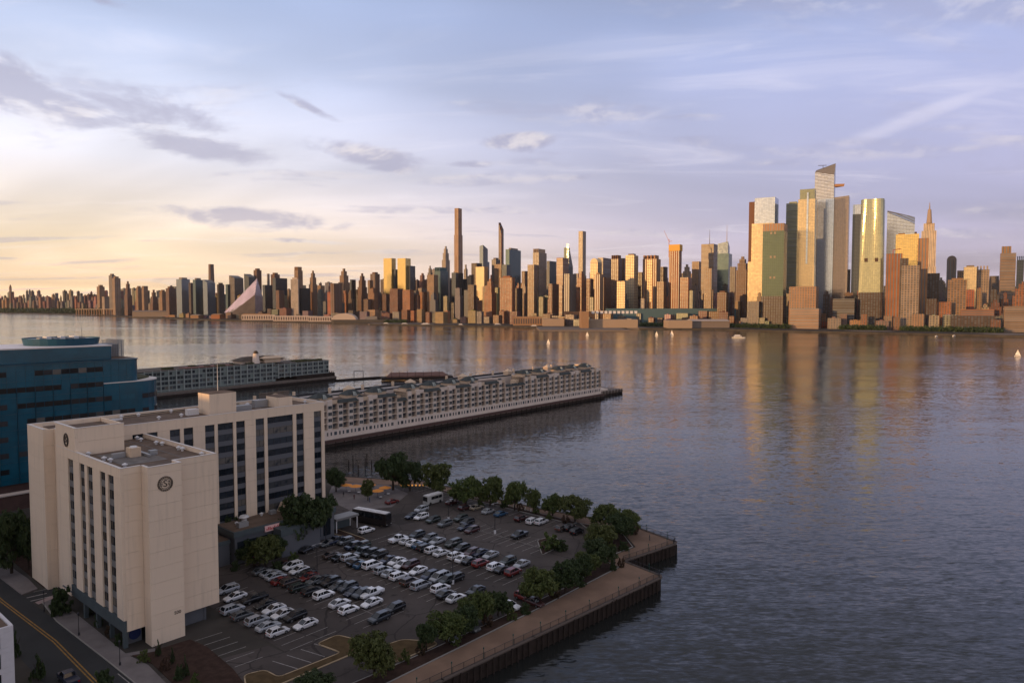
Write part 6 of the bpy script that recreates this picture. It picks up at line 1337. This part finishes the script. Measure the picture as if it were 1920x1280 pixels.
# --- beyond the spired tower
T(1735, 1752, 1760, 512, 200, 'grid', 'dkbrown', 'dark brown tower at the foot of the spired tower', 'flat')
T(1753, 1762, 1772, 520, 420, 'brick', 'grey', 'grey hazy tower beyond the dark brown one', 'step')
T(1772, 1784, 1791, 479, 600, 'pier', 'grey', 'grey tower with rounded top', 'round')
T(1775, 1805, 1812, 521, 140, 'grid', 'tan', 'wide gold brick block with a flat crown', 'mech')
T(1792, 1800, 1806, 507, 480, 'brick', 'tan', 'tan tower behind the wide gold brick block', 'flat')
T(1804, 1824, 1830, 497, 350, 'glass', 'ggold', 'gold glass tower of a close pair')
T(1828, 1848, 1854, 498, 380, 'brick', 'stone', 'pale tower of a close pair', 'crown')
T(1853, 1863, 1872, 517, 600, 'brick', 'grey', 'low grey tower behind brick roofs', 'flat')
h = T(1872, 1899, 1904, 474, 420, 'band', 'tan', 'gold banded tower with stepped fins on top', 'flat'); h.shaft(461, 'pier', 'tan', 0.08, 0.68, 0.1, 0.9, 474, 'finned_crown')
T(1903, 1912, 1918, 480, 480, 'glass', 'gdark', 'dark tower with gold top beside the banded one', 'crown')
T(1897, 1930, 1950, 527, 260, 'grid', 'orange', 'orange brick loft block above the low tan lofts', 'step')
T(1882, 1930, 1960, 574, 60, 'band', 'tan', 'low tan loft building facing the moored boats', 'flat', cat='building')
T(1782, 1862, 1873, 592, 40, 'grid', 'dkbrown', 'long dark brick pier house with red top', 'flat', cat='building')
T(1800, 1850, 1868, 580, 140, 'band', 'orange', 'orange warehouse behind the dark pier house', 'flat', cat='building')
T(1755, 1778, 1784, 566, 120, 'brick', 'orange', 'orange brick block behind the shore trees', 'flat', cat='building')
T(1850, 1874, 1884, 562, 180, 'brick', 'red', 'red brick block beside the tan loft building', 'step', cat='building')
T(1735, 1750, 1756, 560, 110, 'brick', 'dkbrown', 'dark block at the shore below the spired tower', 'flat', cat='building')
# --- white sloped pyramid building
Yp = shoreY(455) + 90
def Q(x, y, dy=0): return D(x, y, Yp + dy)
pb = empty('pyramid_building', Q(455, 588), 0, 'white sloping pyramid apartment building with a dark open court', 'building')
o_ = pb.location
A_, Bp, Cp, Dp, Ep = Q(482, 522, 60) - o_, Q(420, 586) - o_, Q(436, 585, -20) - o_, Q(478, 552, 10) - o_, Q(493, 558, 70) - o_
mb = MB(); n = 10
for i in range(n):
    for q in range(4):
        f = lambda u, v: (Bp.lerp(A_, u ** 1.15)).lerp(Cp.lerp(Dp, u), v)
        mb.poly([f(i / n, q / 4), f(i / n, (q + 1) / 4), f((i + 1) / n, (q + 1) / 4), f((i + 1) / n, q / 4)], [(i * 14, q * 8), (i * 14, q * 8 + 8), (i * 14 + 14, q * 8 + 8), (i * 14 + 14, q * 8)])
o = mb.build('sloping_facade', facade('pyramid_facade', 'wall', 7.0, 6.4, 0.6, 0.55, (0.10, 0.075, 0.13)), pb); o.color = (0.60, 0.53, 0.64, 1)
o = MB().poly([A_, Dp, Ep], [(0, 0), (30, 0), (30, 40)]).poly([Dp, Ep, Vector((Ep.x, Ep.y, 0)), Vector((Dp.x, Dp.y, 0))]).poly([A_, Ep, Vector((A_.x + 30, A_.y + 120, 0)), Bp]).build('side_facade', facade('pyramid_side', 'wall', 6.0, 6.0, 0.5, 0.45, (0.10, 0.08, 0.12)), pb); o.color = (0.45, 0.38, 0.42, 1)
o = MB().poly([Cp, Dp, Vector((Dp.x, Dp.y, -3)), Vector((Cp.x, Cp.y, -3))]).poly([Dp + Vector((0, 30, 0)), Ep, Vector((Ep.x, Ep.y, 0)), Vector((Dp.x, Dp.y + 30, 0))]).build('court_facade', MT['band'], pb); o.color = CN['grey'] + (1,)
# ---------------------------------------------------------------- lesser buildings that fill the rows
ZONES = [(-80, 180, 'above the far wooded shore'), (180, 420, 'between the wooded shore and the white pyramid building'), (420, 720, 'between the white pyramid building and the gold twin towers'), (720, 860, 'between the gold twin towers and the tallest needle'), (860, 1090, 'between the tallest needle and the square pencil tower'), (1090, 1255, 'between the pencil tower and the orange construction tower'), (1255, 1400, 'between the orange construction tower and the mirrored tower'), (1400, 1720, 'among the tall mirrored towers'), (1720, 2000, 'beyond the spired stone tower')]
PAL = [('brown brick', 'brown', 'brick'), ('red brick', 'red', 'brick'), ('tan brick', 'tan', 'brick'), ('pale stone', 'stone', 'grid'), ('grey concrete', 'grey', 'grid'), ('dark glass', 'gdark', 'glass'), ('orange brick', 'orange', 'brick'), ('dark brown', 'dkbrown', 'grid')]
def infill(x, w, yt, dY, rowname, low=False, pal=None, name='city_block'):
    pn, col, mt = random.choice(pal or PAL)
    if mt == 'glass': mt = 'glassr'
    zn = next((z[2] for z in ZONES if z[0] <= x < z[1]), 'beyond the spired stone tower')
    de = R(30) - math.atan((x - 960) / FPX); f = math.cos(de) / (math.cos(de) + abs(math.sin(de)) * 0.8)
    h = HT('low_building' if low else name, x - w / 2, x - w / 2 + w * f, x + w / 2, dY, '%s %s %s' % (pn, rowname, zn), 'building', 'lesser buildings of the far bank')
    h.b = min(h.b, h.a * 1.6)
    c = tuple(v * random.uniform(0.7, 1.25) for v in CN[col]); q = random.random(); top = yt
    if not low and q < 0.45:
        sh = random.uniform(0.08, 0.25) * (598 - yt); h.shaft(yt + sh, mt, c, name='wall'); a0 = random.choice((0.0, 0.18)); h.shaft(yt, mt, c, a0, random.uniform(0.65, 0.85), 0.0 if a0 else 0.15, 0.85, yt + sh, 'setback')
        if q < 0.2: h.shaft(yt - sh * 0.4, mt, c, a0 + 0.15, 0.58, 0.25, 0.7, yt, 'setback')
    else: h.shaft(yt, mt, c, name='wall')
    if random.random() < (0.75 if not low else 0.5): h.shaft(yt - random.uniform(0.8, 2.4), 'plain', tuple(v * random.uniform(0.4, 0.9) for v in c), 0.3, random.uniform(0.5, 0.62), 0.3, 0.7, yt, 'penthouse')
    if random.random() < 0.3 and not low:
        z1 = h.z(yt); o = MB().cyl(-h.a * 0.3, h.b * 0.4, z1, z1 + 4.5, 2.6, n=7).cyl(-h.a * 0.3, h.b * 0.4, z1 + 4.5, z1 + 6.5, 2.9, 0.3, 7).build('water_tank', MT['plain'], h.r); o.color = (0.08, 0.055, 0.04, 1)
BR = [PAL[0], PAL[1], PAL[2], PAL[6], PAL[4]]
x = -60
while x < 182:
    infill(x, random.uniform(5, 10), random.uniform(544, 561), random.uniform(500, 900), 'block')
    infill(x + 3, random.uniform(6, 12), random.uniform(556, 569), random.uniform(200, 420), 'lower block', pal=BR); x += random.uniform(5, 8)
x = 184
while x < 1960:
    base = 541 if x < 520 else 534 if x < 720 else 518 if x < 800 else 509 if x < 1400 else 516 if x < 1420 else 535 if x < 1740 else 522
    infill(x, random.uniform(8, 15), base + random.uniform(-5, 24), random.uniform(800, 1600), 'tower block', name='tower_block'); x += random.uniform(6, 10)
x = 186
while x < 1960:
    infill(x, random.uniform(9, 18), random.uniform(540, 574) - (8 if 860 < x < 1400 else 0), random.uniform(200, 480), 'block'); x += random.uniform(8, 12.5)
x = 262
while x < 1960:
    infill(x, random.uniform(11, 28), random.uniform(576, 595) + (x - 260) * 0.006, random.uniform(40, 170), 'low building', True, BR + [PAL[3], PAL[7]]); x += random.uniform(10, 19)
# ---------------------------------------------------------------- waterfront
def shed(x0, x1, yt, yb, dY, col, label, name='pier_shed', roof=None, cat='shed', ribs=0, z0=0.5):
    Y = shoreY((x0 + x1) / 2) + dY; a = D(x0, yb, Y); b = D(x1, yb, Y); w = b.x - a.x; hgt = (yb - yt) * Y / FPX
    r = empty(name, (a.x, Y, z0), 0, label, cat)
    o = MB().box(0, w, 0, 60, 0, hgt).build('wall', MT['plain'], r); o.color = CN[col] + (1,)
    if roof: o = MB().prism([(-2, -2), (w + 2, -2), (w + 2, 62), (-2, 62)], hgt, hgt * 1.3, [(0, 25, hgt * 1.25), (w, 25, hgt * 1.25), (w, 32, hgt * 1.25), (0, 32, hgt * 1.25)]).build('roof', MT['plain'], r); o.color = CN[roof] + (1,)
    for i in range(ribs):
        xx = w * (i + 0.25) / ribs; o = MB().box(xx, xx + w / ribs * 0.5, -0.5, 0.3, hgt * 0.22, hgt * 0.80).build('bay_opening', MT['plain'], r); o.color = (0.08, 0.06, 0.06, 1)
    return r, w, hgt
shed(248, 312, 583, 593, -60, 'grey', 'long grey shed on a pier near the elevated road', roof='grey')
shed(357, 372, 591, 597, -20, 'tan', 'small tan gabled pier head house', roof='stone')
shed(396, 412, 590, 598, -40, 'orange', 'small orange pier head house', roof='tan')
shed(453, 516, 590, 600, -60, 'white', 'first white cruise terminal shed with dark bays', ribs=14)
shed(512, 580, 592, 602, -90, 'white', 'second white cruise terminal shed with dark bays', ribs=15)
shed(578, 622, 591, 601, -70, 'white', 'third white cruise terminal shed with dark bays', ribs=10)
shed(455, 512, 576, 587, 60, 'tan', 'wide tan warehouse behind the white cruise sheds', 'warehouse', cat='warehouse')
shed(1060, 1142, 563, 590, 120, 'dkbrown', 'dark flat exhibition hall behind the white pier sheds', 'exhibition_hall', cat='hall')
shed(1140, 1380, 574, 606, 150, 'gteal', 'very long dark glass convention hall', 'convention_hall', cat='hall')
shed(1056, 1088, 560, 575, 110, 'brown', 'raised brown roof block of the exhibition hall', 'exhibition_block', cat='hall')
shed(1100, 1196, 587, 603, -110, 'stone', 'long pale pier shed with a row of roof monitors', ribs=0)
shed(1253, 1298, 590, 605, -110, 'stone', 'shorter pale pier shed joined to a blue-white fence', ribs=0)
shed(1297, 1368, 591, 604, -60, 'grey', 'long grey pier shed receding to the trees', roof='white')
shed(1090, 1104, 571, 603, -115, 'tan', 'tan tower block at the head of the pale pier shed', 'head_house', cat='building')
shed(962, 1016, 593, 610, -40, 'tan', 'tan parking deck by the ferry slip', 'parking_deck', cat='building', ribs=12)
shed(1018, 1058, 589, 603, -10, 'stone', 'pale low terminal beside the parking deck', 'ferry_terminal', cat='building')
for i in range(11):
    Y = shoreY(1148) - 108; p = D(1110 + i * 8, 585, Y)
    tag(MB().box(0, 7, 0, 12, -4, 3.2).build('roof_monitor', MT['white_metal'], loc=(p.x, p.y, p.z)), 'small white monitor on the roof of the long pale pier shed', 'roof vent', 'roof monitors of the pale pier shed')
# low wharves with timber edge
for x0, x1, y, dY, lb in ((1012, 1180, 616, -250, 'low broad wharf projecting before the parking deck'), (1176, 1215, 612, -130, 'short wharf with striped awnings'), (620, 700, 606, -70, 'wharf under the white domed tent'), (1610, 1680, 622, -40, 'pale beach wharf by the shore trees'), (1880, 1960, 630, -60, 'dark wharf by the moored boats'), (690, 860, 609, -40, 'low ferry wharf with small white boats')):
    Y = shoreY((x0 + x1) / 2) + dY; a = D(x0, y, Y); b = D(x1, y, Y); tag(MB().box(0, b.x - a.x, 0, 250 if x0 == 1012 else 90, -3, 1.3).build('wharf', MT['deckw'], loc=(a.x, Y, 0)), lb, 'wharf')
# museum ship with flight deck and the domed tent
Y = shoreY(655) - 110; a = D(622, 600, Y); b = D(760, 600, Y); w = b.x - a.x
ms = empty('museum_ship', (a.x, Y, WZ), 0, 'long dark grey museum ship moored by the white domed tent', 'ship')
o = MB().prism([(0, 10), (10, 0), (w - 25, 0), (w, 14), (w - 25, 28), (10, 28)], 0, 14, [(-6, 8, 15), (6, -4, 15), (w - 20, -4, 15), (w + 10, 14, 15), (w - 20, 32, 15), (6, 32, 15)]).build('hull', MT['plain'], ms); o.color = (0.06, 0.055, 0.055, 1)
o = MB().box(w * 0.45, w * 0.6, 22, 30, 15, 26).cyl(w * 0.52, 26, 26, 44, 1.0, 0.4, 6).build('island', MT['plain'], ms); o.color = (0.16, 0.15, 0.15, 1)
tb = D(646, 592, Y + 10); tw = 46 * Y / FPX; r = empty('domed_tent', (tb.x, tb.y, 12.2), 0, 'white domed tent pavilion on the deck of the museum ship', 'tent')
mb = MB(); n = 10
for i in range(n):
    a0, a1 = math.pi * i / n, math.pi * (i + 1) / n
    q = [(-tw / 2 * math.cos(a0), -14, tw * 0.26 * math.sin(a0)), (-tw / 2 * math.cos(a1), -14, tw * 0.26 * math.sin(a1)), (-tw / 2 * math.cos(a1), 26, tw * 0.26 * math.sin(a1)), (-tw / 2 * math.cos(a0), 26, tw * 0.26 * math.sin(a0))]
    mb.poly(q)
for yy in (-14, 26): mb.poly([(-tw / 2 * math.cos(math.pi * i / n), yy, tw * 0.26 * math.sin(math.pi * i / n)) for i in range(n + 1)])
o = mb.build('tent_skin', MT['plain'], r, smooth=False); o.color = CN['white'] + (1,)
# elevated road on columns
Y = shoreY(205) - 30; a = D(140, 579, Y); b = D(264, 579, Y + 0); vd = empty('elevated_road', (a.x, Y, 0), 0, 'pale elevated road on columns at the water edge', 'viaduct')
o = MB().box(0, b.x - a.x, 0, 16, a.z - 5, a.z).build('deck', MT['plain'], vd); o.color = CN['stone'] + (1,)
for i in range(26): o = link('column', shared('vcol3', lambda: MB().box(-2, 2, 2, 12, 1.0, D(200, 579, shoreY(205) - 30).z - 5).mesh('column', MT['plain'])), vd, (8 + i * (b.x - a.x - 16) / 25, 0, 0)); o.color = CN['tan'] + (1,)
# woods and tree belts along the far shore: many leaf clumps, nobody could count them
def belt(name, label, segs, h, depth, leaf, n, mat_):
    rnd = random.Random(5); mb = MB()
    for i in range(n):
        x0, x1, dY = rnd.choice(segs); x = rnd.uniform(x0, x1); Y = shoreY(x) + dY + rnd.uniform(0, depth); p = D(x, 600, Y); hh = h * (0.55 + 0.55 * noise.noise(Vector((x * 0.13, Y * 0.01, 0))) ** 2 + 0.25 * rnd.random())
        z = 1.2 + hh * rnd.random() ** 0.7
        for k_ in range(5):
            c = Vector((p.x, p.y, z)) + Vector((rnd.gauss(0, leaf * 1.4), rnd.gauss(0, leaf), rnd.gauss(0, leaf)))
            nr = Vector((rnd.uniform(-1, 1), rnd.uniform(-1, 0.3), rnd.uniform(-0.1, 1))).normalized(); u = nr.orthogonal().normalized() * leaf * rnd.uniform(0.5, 1.2); v = nr.cross(u)
            mb.poly([c - u, c - v * 0.7, c + u, c + v * 0.7])
    tag(mb.build(name, mat_), label, 'trees', kind='stuff')
belt('riverside_wood', 'dark wooded park bank along the far shore', [(-90, 190, 20)], 40, 160, 6, 5200, MT['leafd'])
belt('riverside_trees', 'belt of green trees along the opposite shore road', [(1335, 1480, 10), (1575, 1660, 15), (1690, 1880, 10), (690, 760, 20), (560, 640, 60), (1200, 1330, 12)], 11, 50, 2.2, 6000, MT['leafd'])
# ---------------------------------------------------------------- boats
random.seed(81)
def hull(L, W_, h):
    mb = MB(); st_ = []
    for f, wf, zb in ((-0.5, 0.7, 0.25), (-0.2, 1.0, 0.0), (0.15, 0.9, 0.0), (0.38, 0.5, 0.1), (0.5, 0.04, 0.35)):
        w = W_ / 2 * wf; st_.append((f * L, [(-w * 0.5, zb * h), (-w, h), (w, h), (w * 0.5, zb * h)]))
    loft(mb, st_); return mb
def sailboat(x, y, mast_px, rz, label, sails=True, L=None):
    p = G(x, y, WZ); m = p.y / FPX; H_ = mast_px * m; L = L or H_ * 0.72
    r = empty('sailboat', p, rz, label, 'sailboat'); hull(L, L * 0.3, L * 0.14).build('hull', MT['hull'], r, loc=(0, 0, -0.3))
    MB().box(-L * 0.2, L * 0.12, -L * 0.08, L * 0.08, L * 0.1, L * 0.17).build('cabin', MT['white_metal'], r); MB().cyl(0.05 * L, 0, L * 0.1, H_, 0.10, 0.05, 6).build('mast', MT['grey_metal'], r)
    MB().tube((0.05 * L, 0, L * 0.24), (-L * 0.42, 0, L * 0.24), 0.07).build('boom', MT['grey_metal'], r)
    if sails:
        for nm, A, B, C_ in (('mainsail', (0.04 * L, 0, H_ * 0.97), (0.04 * L, 0, L * 0.26), (-L * 0.42, 0, L * 0.26)), ('jib', (0.06 * L, 0, H_ * 0.82), (0.48 * L, 0, L * 0.16), (0.08 * L, 0.3, L * 0.2))):
            A, B, C_ = Vector(A), Vector(B), Vector(C_); mb = MB(); n = 6
            for i in range(n):
                for th in (0, 0.05):
                    def q(u, v): 
                        w = A.lerp(B, u).lerp(A.lerp(C_, u), v); w.y += 0.35 * L * 0.3 * math.sin(math.pi * v) * math.sin(math.pi * min(1, u)) * 0.6 + th; return w
                    for j in range(3):
                        pl = [q(i / n, j / 3), q((i + 1) / n, j / 3), q((i + 1) / n, (j + 1) / 3), q(i / n, (j + 1) / 3)]
                        mb.poly(pl if th else pl[::-1])
            mb.build(nm, MT['sail'], r)
    return r
for x, y, m, rz, lb in ((1028, 645, 16, -0.7, 'small sailboat with warm-lit sails, alone near midstream'), (1101, 630, 13, -0.5, 'white-sailed boat off the low broad wharf'), (1231, 629.5, 14, -0.8, 'sailboat off the short wharf, one of a close pair'), (1259.5, 628.5, 15, -0.6, 'sailboat off the pale pier shed, one of a close pair'), (1908, 668, 20, -0.7, 'pale sailboat out in front of the loft building')): sailboat(x, y, m * 0.7, rz, lb)
for x, y, m in ((1756, 631, 8), (1789, 630, 11), (1822, 629, 12), (1850, 629, 14), (1864, 629, 12)): sailboat(x, y, m, 0.2 + random.random(), 'bare-masted white sailboat moored off the dark pier house', False, 13)['group'] = 'moored sailboats off the pier house'
def motorboat(x, y, L, label, group=None, decks=1):
    p = G(x, y, WZ); r = empty('motorboat', p, random.uniform(-0.2, 0.3), label, 'boat', group); hull(L, L * 0.24, L * 0.10).build('hull', MT['hull'], r, loc=(0, 0, -0.2))
    for d in range(decks): MB().box(-L * (0.36 - 0.08 * d), L * (0.2 - 0.1 * d), -L * 0.09, L * 0.09, L * 0.10 + 2.2 * d, L * 0.10 + 2.2 * d + 2.1).build('cabin', MT['white_metal'], r)
    MB().box(-L * 0.3, L * 0.16, -L * 0.092, L * 0.092, L * 0.10 + 0.9, L * 0.10 + 1.5).build('cabin_window', MT['carglass'], r); MB().cyl(0, 0, L * 0.1 + 2, L * 0.1 + 6, 0.1, n=5).build('mast', MT['grey_metal'], r)
motorboat(1385, 634, 26, 'white motor yacht cruising off the mirrored tower', None, 2)
for x, y, L in ((725, 609, 30), (760, 609.5, 34), (800, 610.5, 44), (935, 611, 36), (1003, 614, 32), (865, 611, 26)): motorboat(x, y, L, 'white ferry lying at the ferry wharf on the far bank', 'ferries along the far bank', 2)
# ================================================================ the air
def haze():
    mb = MB().box(-17000, 9500, -2700, 14500, -9, 640)
    m = bpy.data.materials.new('evening_haze'); m.use_nodes = True; nt = m.node_tree; nt.nodes.clear()
    v = nd(nt, 'ShaderNodeVolumePrincipled', ins={'Color': (0.92, 0.88, 0.90, 1), 'Density': 0.8e-5, 'Anisotropy': 0.2})
    nd(nt, 'ShaderNodeOutputMaterial', ins={1: v.outputs[0]})
    o = mb.build('haze', m); tag(o, 'thin evening haze over the river and the far bank', 'haze', kind='stuff')
haze()
